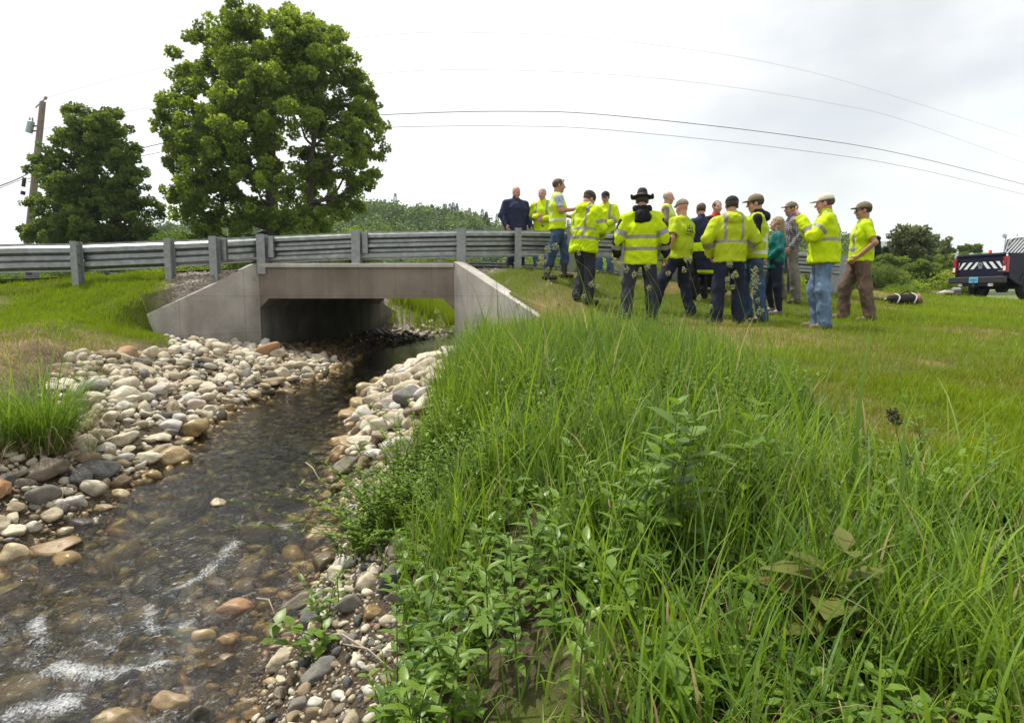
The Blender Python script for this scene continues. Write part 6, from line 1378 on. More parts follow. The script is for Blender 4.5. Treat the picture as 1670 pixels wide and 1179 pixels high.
    for q in (1, -1): F.ball(hp(0.079 * q, -0.008, -0.004), A(0.011, 0.022, 0.033), 0.006, HM); F.ball(hp(0.032 * q, 0.092, 0.010), 0.015 * s, 0.012, cut=True); F.ball(hp(0.032 * q, 0.078, 0.008), 0.014 * s, 0.003); F.ball(hp(0.045 * q, 0.062, -0.03), A(0.02, 0.02, 0.018), 0.02, HM)
    e1, e2, lp = hp(0.032, 0.09, 0.008), hp(-0.032, 0.09, 0.008), hp(0, 0.1, -0.056); capc = hp(0, -0.02, 0.03)
    hair_kind = S.get('hair', ('haird', 'short'))
    def bidx(C):
        i = np.zeros(len(C)); 
        for e in (e1, e2): i[np.linalg.norm((C - e) @ HM * np.array([0.7, 1, 1.5]), axis=1) < 0.0125 * s] = 1
        i[np.linalg.norm((C - lp) @ HM * np.array([0.55, 1, 1.6]), axis=1) < 0.014 * s] = 2
        return i
    root = finish("person", F, [SK[S.get('skin', 0)], CM['eye'], CM['lip']], 0, None, bidx); root.location = root_loc; root.rotation_euler = (0, 0, yaw)
    tag(root, S['label'], "person", "people standing in the roadside group")
    # ---------- trousers
    def seg_t(C, a, b): ab = b - a; t = ((C - a) @ ab) / (ab @ ab); return t, np.linalg.norm(C - a - np.clip(t, 0, 1)[:, None] * ab, axis=1)
    pf = S.get('pleg', 1.0); F = Field(lo, hi, 0.013)
    F.limb(hip + up * 0.10 * s, hip - [0, 0, 0.03 * s], 0.130 * s * tb, 0.134 * s * (0.5 + .5 * tb), 0.04, rt, 1.32)
    for q in (1, -1):
        F.limb(hj[q] + [0, 0, 0], kn[q], 0.107 * s, 0.083 * s * pf, 0.03); bot = an[q] + np.array([0, -0.005, -0.03]) if not S.get('tallboot') else kn[q] * 0.45 + an[q] * 0.55
        F.limb(kn[q], bot, 0.083 * s * pf, (0.080 if not S.get('slim') else 0.05) * s * pf, 0.03)
        F.limb(an[q] + np.array([0, 0.0, -0.14]) * s, an[q] + np.array([0, 0.0, -0.141]) * s, 0.10 * s, 0.10 * s, 0.01, cut=True)
    pass; F.clip(hip + up * 0.13 * s, -up)
    finish("trousers", F, [CM[S['pants']]], 0.026 if not S.get('slim') else 0.012, root, freq=8)
    # ---------- footwear
    for q in (1, -1):
        F = Field(an[q] - 0.24, an[q] + 0.30, 0.010); d = toe[q] - an[q]; d[2] = 0; d /= np.linalg.norm(d)
        heel = an[q] + np.array([0, 0, -0.055 * s]) - d * 0.045 * s; F.limb(heel, toe[q] + np.array([0, 0, 0.0]), 0.044 * s, 0.041 * s, 0.02, np.cross(d, [0, 0, 1]), 1.08); F.limb(an[q] + [0, 0, -0.03 * s], (an[q] + np.array([0, 0, 0.05 * s])) if not S.get('tallboot') else (kn[q] * 0.6 + an[q] * 0.4), 0.048 * s, 0.047 * s if not S.get('tallboot') else 0.066 * s, 0.03)
        F.clip(an[q] - [0, 0, 0.098 * s], [0, 0, 1]); F.clip(an[q] + np.array([0, 0, 0.20 * s]), [0, 0, -1])if not S.get('tallboot') else None
        finish("boot", F, [CM[S.get('boots', 'boot')]], 0, root)
    # ---------- upper garments
    def top(name, kind, mats, th, hem, sleeves, disp, idxf=None, hood=False, bag=1.0, shth=0.0):
        F = Field(lo, hi, 0.0125); a = th
        F.limb(hip + up * (hem + 0.03) * s, waist, (0.128 * tb + a) * s * bag, (0.114 * tb + a) * s * bag, 0.04, rt, 1.33); F.limb(waist, chest, (0.114 * tb + a) * s * bag, (0.12 * tb + a) * s, 0.05, rt, 1.40); F.limb(chest, T(0, -.01, 0.49), (0.12 * tb + a) * s, (0.078 + a) * s, 0.05, rt, 1.55)
        for q in (1, -1): F.limb(T(0.06 * q, -.01, 0.505), sh[q], (0.058 + a * .7) * s, (0.050 + a * .8) * s, 0.05)
        if kind != 'vest':
            for q in (1, -1):
                F.limb(sh[q], el[q], (0.054 + a * .95) * s, (0.046 + a) * s, 0.03)
                if kind == 'long': F.limb(el[q], wr[q] - hd[q] * (0.01 + S.get('cuff', 0.0)), (0.046 + a) * s, (0.038 + a * .6) * s, 0.02)
        F.limb(T(0, -.02, 0.52), T(0, -0.01, 0.625), (0.068 + a * .5) * s, (0.060 + a * .4) * s, 0.035)
        if hood == 'none': pass
        elif hood: F.ball(T(0, -0.115, 0.535), A(0.125, 0.075, 0.075), 0.03, np.stack([rt, fwd, up], -1)); F.limb(T(-0.085, -0.05, 0.585), T(0.085, -0.05, 0.585), 0.045 * s, 0.045 * s, 0.04)
        F.clip(hip + up * hem * s, up); F.clip(T(0, 0, 0.645 if kind == 'long' else 0.60), -up)
        if kind == 'vest':
            for q in (1, -1): F.limb(sh[q] + rt * 0.07 * q * s + up * .03, el[q] + rt * 0.05 * q * s, 0.075 * s, 0.07 * s, 0.02, cut=True)
        if kind == 'short':
            for q in (1, -1):
                m = sh[q] * 0.25 + el[q] * 0.75; dd = el[q] - sh[q]; dd /= np.linalg.norm(dd); F.limb(m + dd * 0.065 * s, m + dd * 0.2 * s, 0.085 * s, 0.085 * s, 0.004, cut=True)
        finish(name, F, [CM[m] for m in mats], disp, root, idxf)
    def tz(C): return ((C - hip) @ up) / s, ((C - hip) @ rt) / s, ((C - hip) @ fwd) / s
    def bands(zs, vert, slv, tpi=1, vx=0.115, vw=0.022, backonly=True):
        """reflective tape: bands round the trunk at heights zs, two uprights over the shoulders, bands round the sleeves"""
        def f(C):
            z, x, y = tz(C); i = np.zeros(len(C)); arm = np.zeros(len(C), bool); sleeve = np.zeros(len(C), bool)
            dt = np.linalg.norm(np.stack([x / 1.35, y], -1), axis=1)
            for q in (1, -1):
                t1, d1 = seg_t(C, sh[q], el[q]); t2, d2 = seg_t(C, el[q], wr[q]); on1 = (d1 < 0.115 * s) & (t1 > 0.12) & (d1 < dt * s * .95 + 0.0); on2 = (d2 < 0.10 * s) & (t2 > 0) & (d2 < d1); arm |= on1 | on2
                for (w, a, b) in slv:
                    if w == 'u': sleeve |= on1 & (t1 > a) & (t1 < b)
                    else: sleeve |= on2 & (t2 > a) & (t2 < b)
            for z0 in zs: i[(~arm) & (np.abs(z - z0) < 0.024)] = tpi
            if vert: i[(~arm | (z > 0.5)) & (np.abs(np.abs(x) - vx) < vw) & (z > (zs[0] if zs else 0.1)) & (np.abs(x) < 0.16)] = tpi
            i[sleeve] = tpi
            if 'extra' in S: i = S['extra'](C, z, x, y, arm, i)
            return i
        return f
    for (nm, kind, mats_, th, hem, disp, opt) in S['tops']:
        b = opt.get('bands'); top(nm, kind, mats_, th, hem, None, disp, idxf=bands(*b) if b else None, hood=opt.get('hood', False), bag=opt.get('bag', 1.0), shth=opt.get('shth', 0.0))
    # ---------- head gear and hair
    hk, style = hair_kind
    if style != 'bald':
        F = Field(hc - 0.30, hc + 0.30, 0.009)
        F.ball(hp(0, -0.020, 0.038), A(0.084, 0.103, 0.095), 0.01, HM)
        if style == 'long':
            F.limb(hp(0, -0.05, 0.02), hp(0, -0.085, -0.21), 0.085 * s, 0.078 * s, 0.03, hr, 1.25); F.limb(hp(0.06, -0.01, 0.0), hp(0.095, -0.01, -0.24), 0.038 * s, 0.028 * s, 0.03); F.limb(hp(-0.06, -0.01, 0.0), hp(-0.095, -0.01, -0.24), 0.038 * s, 0.028 * s, 0.03)
            F.ball(hp(0, 0.125, -0.03), A(0.060, 0.075, 0.085), 0.01, HM, cut=True)
        else:
            F.ball(hp(0, 0.10, -0.01), A(0.085, 0.085, 0.075), 0.01, HM, cut=True); F.clip(hp(0, 0, -0.045), hu + hf * 0.25)
            if style == 'fringe': F.ball(hp(0, 0.02, 0.10), A(0.075, 0.105, 0.075), 0.01, HM, cut=True)
        finish("hair", F, [CM[hk]], 0.012, root, freq=22)
    hat = S.get('hat')
    if hat:
        cm, kind = hat; F = Field(hc - 0.34, hc + 0.34, 0.009)
        if kind == 'cap':
            F.ball(hp(0, -0.012, 0.058), A(0.090, 0.110, 0.085), 0.01, HM); F.clip(hp(0, 0, 0.045), hu)
            F.ball(hp(0, 0.098, 0.050), A(0.070, 0.078, 0.011), 0.015, HM); F.ball(hp(0, -0.012, 0.143), 0.011 * s, 0.004)
        elif kind == 'beanie':
            F.ball(hp(0, -0.018, 0.045), A(0.092, 0.112, 0.098), 0.01, HM); F.clip(hp(0, 0, 0.012), hu + hf * 0.2); F.limb(hp(0, -0.02, 0.02), hp(0, -0.02, 0.03), 0.095 * s, 0.095 * s, .01, hf, 1.15) if False else None
        else:
            F.ball(hp(0, -0.01, 0.055), A(0.155, 0.175, 0.014), 0.015, HM); F.limb(hp(0, -0.01, 0.055), hp(0, -0.01, 0.125), 0.085 * s, 0.068 * s, 0.02, hf, 1.18); F.ball(hp(0, 0.0, 0.205), A(0.02, 0.07, 0.03), 0.02, HM, cut=True)
            for q in (1, -1): F.limb(hp(0.14 * q, -0.09, 0.068), hp(0.14 * q, 0.09, 0.068), 0.016 * s, 0.016 * s, 0.02)
        finish({'cap': "baseball_cap", 'beanie': "knit_cap"}.get(kind, "brimmed_hat"), F, [CM[cm]], 0.003, root)
    if S.get('glasses'):
        bm = bmesh.new(); z0, y0 = (0.012, 0.098) if S['glasses'] != 'up' else (0.098, 0.072)
        for q in (1, -1): add_box(bm, Vector(hp(0.033 * q, y0 + 0.006, z0)), (0.048 * s, 0.010 * s, 0.032 * s), M=None) ; add_tube(bm, [Vector(hp(0.058 * q, y0, z0 + .006)), Vector(hp(0.084 * q, 0.0, z0 + 0.008))], 0.0035, 5)
        bm_obj("glasses", bm, CM['lens'], root)
    if S.get('dark_hood'):
        F = Field(T(0, -0.1, 0.5) - 0.3, T(0, -0.1, 0.5) + 0.3, 0.011); F.ball(T(0, -0.13, 0.49), A(0.115, 0.06, 0.11), 0.03, np.stack([rt, fwd, up], -1)); F.limb(T(-0.08, -0.05, 0.60), T(0.08, -0.05, 0.60), 0.05 * s, 0.05 * s, 0.04); F.limb(T(-0.07, 0.03, 0.60), T(0.07, 0.03, 0.60), 0.045 * s, 0.045 * s, 0.04)
        finish("hood", F, [CM['black']], 0.03, root)
    if S.get('watch'):
        q = S['watch']; bm = bmesh.new(); add_tube(bm, [Vector(wr[q] - hd[q] * 0.02), Vector(wr[q] + hd[q] * 0.012)], 0.037 * s, 12); bm_obj("wristwatch", bm, CM['watch'], root)
    if S.get('tied'):
        F = Field(lo, hi, 0.0125); F.limb(hip + up * 0.06, hip + [0, 0, -0.02], 0.165, 0.175, 0.04, rt, 1.3); F.limb(hip + rt * .02 - fwd * .1, hip - fwd * 0.13 - up * 0.38, 0.13, 0.10, 0.04, rt, 1.7); F.clip(hip + up * .1, -up); F.clip(hip - up * 0.42, up)
        def ti(C): z = (C[:, 2] - hip[2]); i = np.where(np.abs(z + 0.12) < 0.03, 1, 0); i[(z < -0.05)] = 2; i[(z < -0.36)] = 0; return i
        finish("tied_jacket", F, [CM['hv'], CM['tape'], CM['navy']], 0.03, root, ti)
    return root
D2 = math.radians
# facing: 0 looks away from the camera, 90 to the left, 180 at the camera, -90 to the right
def printf(C, z, x, y, arm, i):     # dark green tree emblem with a ground line on the back of the shirt
    b = (y < 0) & ~arm
    t = b & (((x / 0.085) ** 2 + ((z - 0.385) / 0.055) ** 2 < 1)) & (fbm(x * 60, z * 60, 0, 8, 2) > -0.14)
    t |= b & ((np.abs(x) - 0.045) ** 2 / 0.04 ** 2 + ((z - 0.35) / 0.035) ** 2 < 1) & (fbm(x * 60, z * 60, 0, 8, 2) > -0.14)
    t |= b & (np.abs(x) < 0.008) & (z > 0.29) & (z < 0.36); t |= b & (np.abs(x) < 0.085) & (np.abs(z - 0.292) < 0.0065)
    i[t] = 1; return i
def blackside(C, z, x, y, arm, i):  # dark panels down the sleeves of the hooded jacket
    out = (np.abs(x) > 0.265) & (i == 0) & arm & (np.abs(y + 0.02) < 0.05) & (z < 0.55); i[out] = 2; return i
def redcollar(C, z, x, y, arm, i): i[(z > 0.55)] = 1; return i
jk = lambda **o: ("safety_jacket", 'long', ['hv', 'tape'], 0.030, -0.10, 0.030, o)
P_ = [
 dict(seed=1, px=841, Y=13.2, H=1.77, face=D2(-152), turn=-0.1, nod=0.25, big=1.32, sw=1.25, onroad=True, skin=0, hair=('hairg', 'bald'), pants='navy', boots='boot', arms={1: ((0.33, -0.02, 0.22), (0.30, 0.12, 0.0)), -1: ((0.33, -0.02, 0.22), (0.30, 0.12, 0.0))},
      tops=[("sweater", 'long', ['navys'], 0.026, -0.08, 0.018, {})], label="heavy bald man in a navy sweater, leftmost of the group, behind the guardrail"),
 dict(seed=2, px=884, Y=13.3, H=1.77, face=D2(165), turn=0.15, nod=0.1, onroad=True, skin=0, hair=('hairg', 'short'), pants='jeans', arms={1: ((0.27, 0.02, 0.24), (0.06, 0.24, 0.22)), -1: ((0.27, 0.02, 0.24), (0.08, 0.25, 0.16))},
      tops=[jk(bands=([0.16], True, [('l', 0.35, 0.6)]))], label="grey haired man facing us with folded arms in a lime jacket, beside the navy sweater"),
 dict(seed=3, px=908, Y=10.6, H=1.69, face=D2(-88), turn=0.0, nod=0.05, skin=1, hair=('hairb', 'short'), glasses='up', pants='jeansd', boots='rubber', tallboot=True, feet=((0.13, -0.18), (-0.13, 0.16)), arms={1: ((0.24, 0.03, 0.25), (0.20, 0.29, 0.28)), -1: ((0.24, 0.06, 0.25), (0.16, 0.26, 0.2))}, palm={1: (-0.6, 0, 0.7)},
      tops=[("check_shirt", 'short', ['gingham'], 0.012, 0.0, 0.012, {}), ("safety_vest", 'vest', ['hv', 'tapel'], 0.030, -0.06, 0.022, dict(bands=([0.1], True, [])))], label="man facing right in lime vest, checked short sleeves and rubber boots, sunglasses on his head"),
 dict(seed=4, px=951, Y=9.6, H=1.74, face=D2(-48), turn=0.25, nod=0.5, lean=0.14, skin=0, hair=('hairb', 'short'), hat=('capn', 'beanie'), pants='dgrey', boots='boot', big=1.08, arms={1: ((0.25, 0.08, 0.24), (0.12, 0.26, 0.16)), -1: ((0.25, 0.06, 0.24), (0.14, 0.26, 0.14))},
      tops=[("safety_jacket", 'long', ['hv', 'tape'], 0.042, -0.16, 0.045, dict(hood=True, bag=1.05, bands=([0.06, 0.2], True, [('u', 0.5, 0.75), ('l', 0.3, 0.6)])))], label="stooping man in brown knit cap and lime hooded jacket, seen from behind, turned right"),
 dict(seed=5, px=985, Y=12.9, H=1.72, face=D2(160), nod=0.3, onroad=True, skin=0, hair=('haird', 'short'), hat=('capb', 'cap'), pants='jeans', arms={1: ((0.28, 0.03, 0.24), (0.04, 0.24, 0.2)), -1: ((0.28, 0.03, 0.24), (0.1, 0.25, 0.14))},
      tops=[jk(bands=([0.18], True, [('l', 0.3, 0.6)]))], label="man in black cap and lime jacket behind the rail, half hidden by the stooping man"),
 dict(dark_hood=True, seed=6, px=1043, Y=8.7, H=1.83, face=D2(-8), turn=0.1, nod=0.1, skin=1, sw=1.12, hair=('haird', 'short'), hat=('felt', 'brim'), pants='dgrey', boots='boott', feet=((0.17, 0.05), (-0.20, -0.08)), side=0.0, pleg=1.08, extra=blackside, arms={1: ((0.31, -0.03, 0.22), (0.34, 0.08, -0.02)), -1: ((0.31, -0.03, 0.22), (0.33, 0.06, -0.02))},
      tops=[("safety_jacket", 'long', ['hv', 'tape', 'black'], 0.036, -0.14, 0.032, dict(bag=1.04, bands=([0.07, 0.22], False, [('u', 0.62, 0.9), ('l', 0.35, 0.6)]))), ("black_hood", 'none', ['black'], 0, 0, 0.03, {})], label="man in a dark brimmed hat and lime jacket seen from behind"),
 dict(seed=7, px=1107, Y=9.6, H=1.82, face=D2(38), turn=0.35, nod=0.05, lean=0.04, side=0.08, skin=0, hair=('hairg', 'bald'), hat=('capg', 'cap'), pants='navy', boots='boot', feet=((0.10, -0.12), (-0.36, 0.22)), hip=(0, 0, -0.05), watch=-1, big=1.08, extra=printf, arms={1: ((0.27, 0.02, 0.24), (0.27, 0.14, 0.02)), -1: ((0.28, -0.04, 0.22), (0.30, 0.02, -0.02))},
      tops=[("t_shirt", 'short', ['hvd', 'print'], 0.024, -0.08, 0.030, dict(bands=([], False, [])))], label="man in a lime t-shirt with dark tree print on the back, stepping left"),
 dict(seed=8, px=1084, Y=11.6, H=1.66, face=D2(-115), nod=0.1, skin=0, hair=('hairg', 'fringe'), pants='black', arms={1: ((0.27, 0.02, 0.24), (0.10, 0.22, 0.12)), -1: ((0.27, 0.02, 0.24), (0.12, 0.22, 0.1))},
      tops=[("safety_vest", 'vest', ['hv', 'tapel'], 0.03, -0.06, 0.02, dict(bands=([0.1, 0.25], True, []))), ("shirt", 'long', ['capg'], 0.014, 0, 0.012, {})], label="balding man in a lime vest facing right, mostly hidden left of the tree print t-shirt"),
 dict(seed=9, px=1138, Y=10.6, H=1.64, face=D2(30), turn=0.5, nod=0.1, skin=0, hair=('hairb', 'short'), pants='black', tied=True, arms={1: ((0.27, 0.02, 0.24), (0.22, 0.16, 0.05)), -1: ((0.27, 0.02, 0.24), (0.22, 0.16, 0.05))},
      tops=[("shirt", 'long', ['navys'], 0.018, -0.05, 0.018, {})], label="brown haired man in navy shirt, lime jacket tied at waist, behind the tree print t-shirt"),
 dict(seed=10, px=1163, Y=11.0, H=1.63, face=D2(-170), nod=0.0, skin=0, hair=('hairb', 'short'), pants='black', arms={},
      tops=[("shirt", 'long', ['black', 'red'], 0.018, -0.05, 0.018, dict(bands=([], False, [])))], extra=redcollar, label="man with a red collar whose face shows just left of the squarely turned black cap"),
 dict(seed=11, px=1187, Y=8.6, H=1.79, face=D2(-2), turn=0.15, nod=0.1, skin=0, sw=1.1, hair=('haird', 'short'), hat=('capb', 'cap'), pants='navy', boots='boot', feet=((0.15, 0.03), (-0.17, 0.0)), pleg=1.08, arms={1: ((0.33, -0.03, 0.26), (0.24, 0.14, 0.06)), -1: ((0.33, -0.03, 0.26), (0.24, 0.14, 0.06))},
      tops=[("safety_jacket", 'long', ['hvd', 'tape'], 0.036, -0.055, 0.032, dict(hood=True, bag=1.02, bands=([0.22], True, [('l', 0.1, 0.45)])))], label="broad man in a black cap seen squarely from behind in a lime hooded jacket"),
 dict(seed=12, px=1227, Y=9.1, H=1.85, face=D2(72), nod=0.12, skin=0, hair=('haird', 'short'), hat=('capt', 'cap'), glasses='on', pants='jeansd', boots='boot', feet=((0.12, 0.08), (-0.12, -0.10)), arms={1: ((0.25, 0.08, 0.24), (0.14, 0.28, 0.16)), -1: ((0.26, 0.02, 0.22), (0.20, 0.22, 0.04))},
      tops=[("black_hoodie", 'long', ['black'], 0.022, -0.02, 0.022, dict(hood=True)), ("safety_vest", 'vest', ['hvd', 'tapel'], 0.038, -0.06, 0.022, dict(bands=([0.03, 0.2], True, [])))], label="tall man facing left in olive cap and glasses, lime vest over a black hoodie"),
 dict(seed=13, px=1262, Y=9.9, H=1.56, face=D2(70), nod=0.0, skin=2, sw=0.86, hair=('hairl', 'long'), glasses=None, pants='navy', slim=True, boots='bootg', feet=((0.09, 0.05), (-0.09, -0.06)), arms={1: ((0.23, -0.02, 0.24), (0.13, 0.16, 0.08)), -1: ((0.24, -0.05, 0.24), (0.15, 0.14, 0.08))},
      tops=[("teal_jacket", 'long', ['teal'], 0.020, -0.10, 0.022, {})], label="woman with long light brown hair in a teal jacket and navy leggings facing left"),
 dict(seed=14, px=1284, Y=10.9, H=1.74, face=D2(85), nod=0.05, skin=1, hair=('haird', 'short'), hat=('capt', 'cap'), pants='grey', pleg=1.08, boots='boot', feet=((0.12, 0.1), (-0.12, -0.08)), arms={1: ((0.26, -0.02, 0.24), (0.20, 0.10, 0.02)), -1: ((0.27, -0.08, 0.24), (0.21, 0.06, 0.02))},
      tops=[("plaid_shirt", 'long', ['plaid'], 0.020, -0.05, 0.02, {})], label="man in dark plaid shirt, tan cap and grey trousers behind the teal jacketed woman"),
 dict(cuff=0.05, seed=15, px=1338, Y=8.0, H=1.75, face=D2(68), turn=0.1, nod=0.12, big=1.12, skin=0, sw=1.05, hair=('hairb', 'short'), hat=('capw', 'cap'), pants='jeansl', boots='boott', pleg=1.08, feet=((0.12, 0.05), (-0.12, -0.02)), curl=1.0, palm={-1: (0.2, -0.9, 0.2)}, arms={-1: ((0.26, 0.17, 0.28), (0.12, 0.33, 0.57)), 1: ((0.26, 0.12, 0.26), (0.10, 0.30, 0.48))},
      tops=[("safety_jacket", 'long', ['hv', 'tape'], 0.036, -0.06, 0.034, dict(bag=1.1, bands=([0.24], True, [('u', 0.45, 0.62), ('l', 0.15, 0.35)]))), ("dark_shirt", 'none', ['black'], 0, 0, 0, {})], label="large man in off-white cap, lime jacket and faded jeans raising his hands to his face"),
 dict(seed=16, px=1398, Y=9.3, H=1.79, face=D2(70), nod=0.05, lean=-0.03, skin=1, hair=('haird', 'short'), hat=('capt', 'cap'), glasses='on', pants='brown', boots='boott', pleg=1.12, feet=((0.12, 0.20), (-0.14, -0.12)), arms={-1: ((0.28, -0.12, 0.23), (0.19, 0.07, 0.03)), 1: ((0.26, -0.06, 0.23), (0.19, 0.08, 0.02))},
      tops=[("lime_t_shirt", 'short', ['hv'], 0.014, -0.02, 0.014, {}), ("safety_vest", 'vest', ['hv', 'tape'], 0.030, -0.03, 0.028, dict(bag=1.05, bands=([0.14], True, [])))], label="rightmost man in sunglasses, olive cap, lime vest and brown work trousers, hands at his pockets"),
]
import time as _t
t0_ = _t.time()
for q in P_:
    q['tops'] = [t for t in q['tops'] if t[1] != 'none'] ; person(q)
print("people", round(_t.time() - t0_, 1))
# ================================================================== PICKUP TRUCK
m_paint = mat("dark_navy_paint", (0.006, 0.009, 0.026), 0.5, 0.0, 0.22); m_paint.node_tree.nodes['Principled BSDF'].inputs['Coat Weight'].default_value = 0.06
m_plas = mat("black_plastic", (0.02, 0.02, 0.022), 0.6); m_tyre = noisy("tyre_rubber", [(0.3, (0.012, 0.012, 0.012)), (0.7, (0.025, 0.025, 0.025))], 20, rough=0.85, bump=0.4, bscale=40)
m_rim = mat("alloy_rim", (0.45, 0.45, 0.46), 0.35, 0.8); m_redl = mat("red_lamp_lens", (0.26, 0.01, 0.012), 0.15); m_whl = mat("white_lamp_lens", (0.75, 0.74, 0.7), 0.2)
m_plate = mat("blue_licence_plate", (0.10, 0.42, 0.58), 0.4); m_sil = mat("silver_trim", (0.5, 0.52, 0.55), 0.35, 0.7); m_wht = mat("white_coated_steel", (0.75, 0.76, 0.78), 0.5); m_glass = mat("tinted_glass", (0.05, 0.07, 0.08), 0.05, 0, 0.8)
m_strw = mat("white_reflective_stripe", (0.72, 0.73, 0.72), 0.5); m_orange = mat("orange_plastic", (0.7, 0.06, 0.03), 0.5)
TX, TY = 13.87, 17.3
tz0 = -0.085
truck = empty("pickup_truck", (TX, TY, tz0), 0.0); tag(truck, "dark navy pickup truck with chevron striped tailgate, cut off by the right border", "pickup truck")
# own frame: +x ahead, y across (0 near side .. 1.98 far side), z up; turned slightly
truck.rotation_euler = (0, 0, D2(18)); truck.scale = (0.85, 0.80, 0.97)
Wt = 1.92
def tb(name, boxes, m, bevel=0.02, parent=truck):
    bm = bmesh.new()
    for c, s_ in boxes: add_box(bm, c, s_)
    return bm_obj(name, bm, m, parent, bevel=bevel)
def prism(name, prof, y0, y1, m, bevel=0.02, parent=truck):
    bm = bmesh.new(); a = [bm.verts.new((x, y0, z)) for x, z in prof]; b = [bm.verts.new((x, y1, z)) for x, z in prof]; bm.faces.new(a); bm.faces.new(b[::-1])
    for q in range(len(prof)): bm.faces.new((a[q], a[(q + 1) % len(prof)], b[(q + 1) % len(prof)], b[q]))
    return bm_obj(name, bm, m, parent, bevel=bevel)
def arch(cx, r, n=10): return [(cx + r * math.cos(a), 0.42 + r * math.sin(a)) for a in np.linspace(PI, 0, n)]
side = [(0.06, 0.66)] + [(0.06, 1.36), (2.35, 1.39), (2.35, 0.55)] + arch(1.12, 0.50)[::-1]
for y0, y1, nm in ((0.0, 0.09, "bed_side"), (Wt - 0.09, Wt, "bed_side")): prism(nm, side, y0, y1, m_paint, 0.012)
tb("bed_floor", [((1.2, Wt / 2, 0.80), (2.25, Wt - 0.19, 0.06))], m_plas, 0)
tg = prism("tailgate", [(0.0, 0.72), (0.0, 1.27), (-0.03, 1.33), (-0.01, 1.38), (0.055, 1.38), (0.055, 0.72)], 0.15, Wt - 0.15, m_paint, 0.008)
cab = [(2.36, 0.52), (2.36, 1.40), (2.52, 1.93), (2.72, 1.97), (4.0, 1.96), (4.65, 1.42), (5.75, 1.32), (5.95, 1.2), (5.98, 0.55)] + arch(5.05, 0.50)[::-1]
prism("cab_body", cab, 0.02, Wt - 0.02, m_paint, 0.05)
prism("side_window", [(2.62, 1.42), (2.70, 1.86), (3.95, 1.87), (4.45, 1.43)], 0.012, Wt - 0.012, m_glass, 0)
bm = bmesh.new(); add_hex(bm, [(2.365, 0.25, 1.44), (2.365, Wt - 0.25, 1.44), (2.36, Wt - 0.25, 1.45), (2.36, 0.25, 1.45), (2.50, 0.3, 1.88), (2.50, Wt - 0.3, 1.88), (2.49, Wt - 0.3, 1.88), (2.49, 0.3, 1.88)]); bm_obj("rear_window", bm, m_glass, truck)
bmp = tb("rear_bumper", [((-0.14, Wt / 2, 0.60), (0.22, Wt + 0.02, 0.20)), ((-0.10, Wt / 2, 0.47), (0.14, Wt * 0.55, 0.10))], m_plas, 0.03)
tb("licence_plate", [((-0.262, Wt / 2 + 0.02, 0.60), (0.012, 0.32, 0.17))], m_plate, 0.004, truck)
bm = bmesh.new()
for k in range(6): add_box(bm, (-0.270, Wt / 2 + 0.12 - 0.04 * k, 0.60), (0.003, 0.020, 0.06))
bm_obj("plate_characters", bm, mat("plate_dark_blue", (0.02, 0.06, 0.16), 0.5), truck)
for y0, nm in ((0.0, "tail_light"), (Wt - 0.145, "tail_light")):
    l = tb(nm, [((-0.012, y0 + 0.0725, 1.03), (0.17, 0.125, 0.46))], m_redl, 0.02); 
    rl = tb("reverse_lens", [((-0.10, y0 + 0.0725, 0.92), (0.008, 0.085, 0.13))], m_whl, 0.003, l)
for y in (0.45, Wt - 0.42): tb("bumper_light", [((-0.16, y, 0.455), (0.10, 0.12, 0.09))], m_whl, 0.01)
tb("tow_hitch", [((-0.2, Wt / 2, 0.42), (0.2, 0.09, 0.09)), ((-0.25, Wt / 2, 0.5), (0.05, 0.05, 0.10))], m_plas, 0.01)
# chevron stripes on the tailgate: slanting bars within one band, mirrored at the middle, with an emblem between
bm = bmesh.new(); z0, z1, sl = 0.93, 1.135, 0.20
mid = Wt / 2
def chev(ya, yb, dirn):
    P = []
    for x in (-0.008, -0.003):
        P += [(x, ya, z0), (x, yb, z0), (x, yb + dirn * sl, z1), (x, ya + dirn * sl, z1)]
    lim = lambda y: min(max(y, 0.17), Wt - 0.17)
    v = [bm.verts.new((x, lim(y), z)) for x, y, z in P]
    for q in ((0, 1, 2, 3), (7, 6, 5, 4), (0, 4, 5, 1), (1, 5, 6, 2), (2, 6, 7, 3), (3, 7, 4, 0)):
        try: bm.faces.new([v[i] for i in q])
        except ValueError: pass
for k in range(4):
    chev(mid + 0.24 + k * 0.24, mid + 0.36 + k * 0.24, -1); chev(mid - 0.24 - k * 0.24, mid - 0.36 - k * 0.24, 1)
bm_obj("chevron_stripes", bm, m_strw, tg)
bm = bmesh.new(); add_tube(bm, [(-0.012, mid, 1.04), (-0.004, mid, 1.04)], 0.115, 20); em = bm_obj("round_emblem", bm, m_plas, tg)
bm = bmesh.new()
for a in range(8): add_box(bm, (-0.016, mid + 0.055 * math.cos(a * PI / 4), 1.045 + 0.055 * math.sin(a * PI / 4)), (0.006, 0.03, 0.03), M=None)
add_box(bm, (-0.016, mid, 0.955), (0.006, 0.14, 0.016)); bm_obj("emblem_detail", bm, m_sil, em)
tb("tailgate_badge", [((-0.008, 0.27, 0.86), (0.006, 0.14, 0.014))], m_sil, 0, tg)
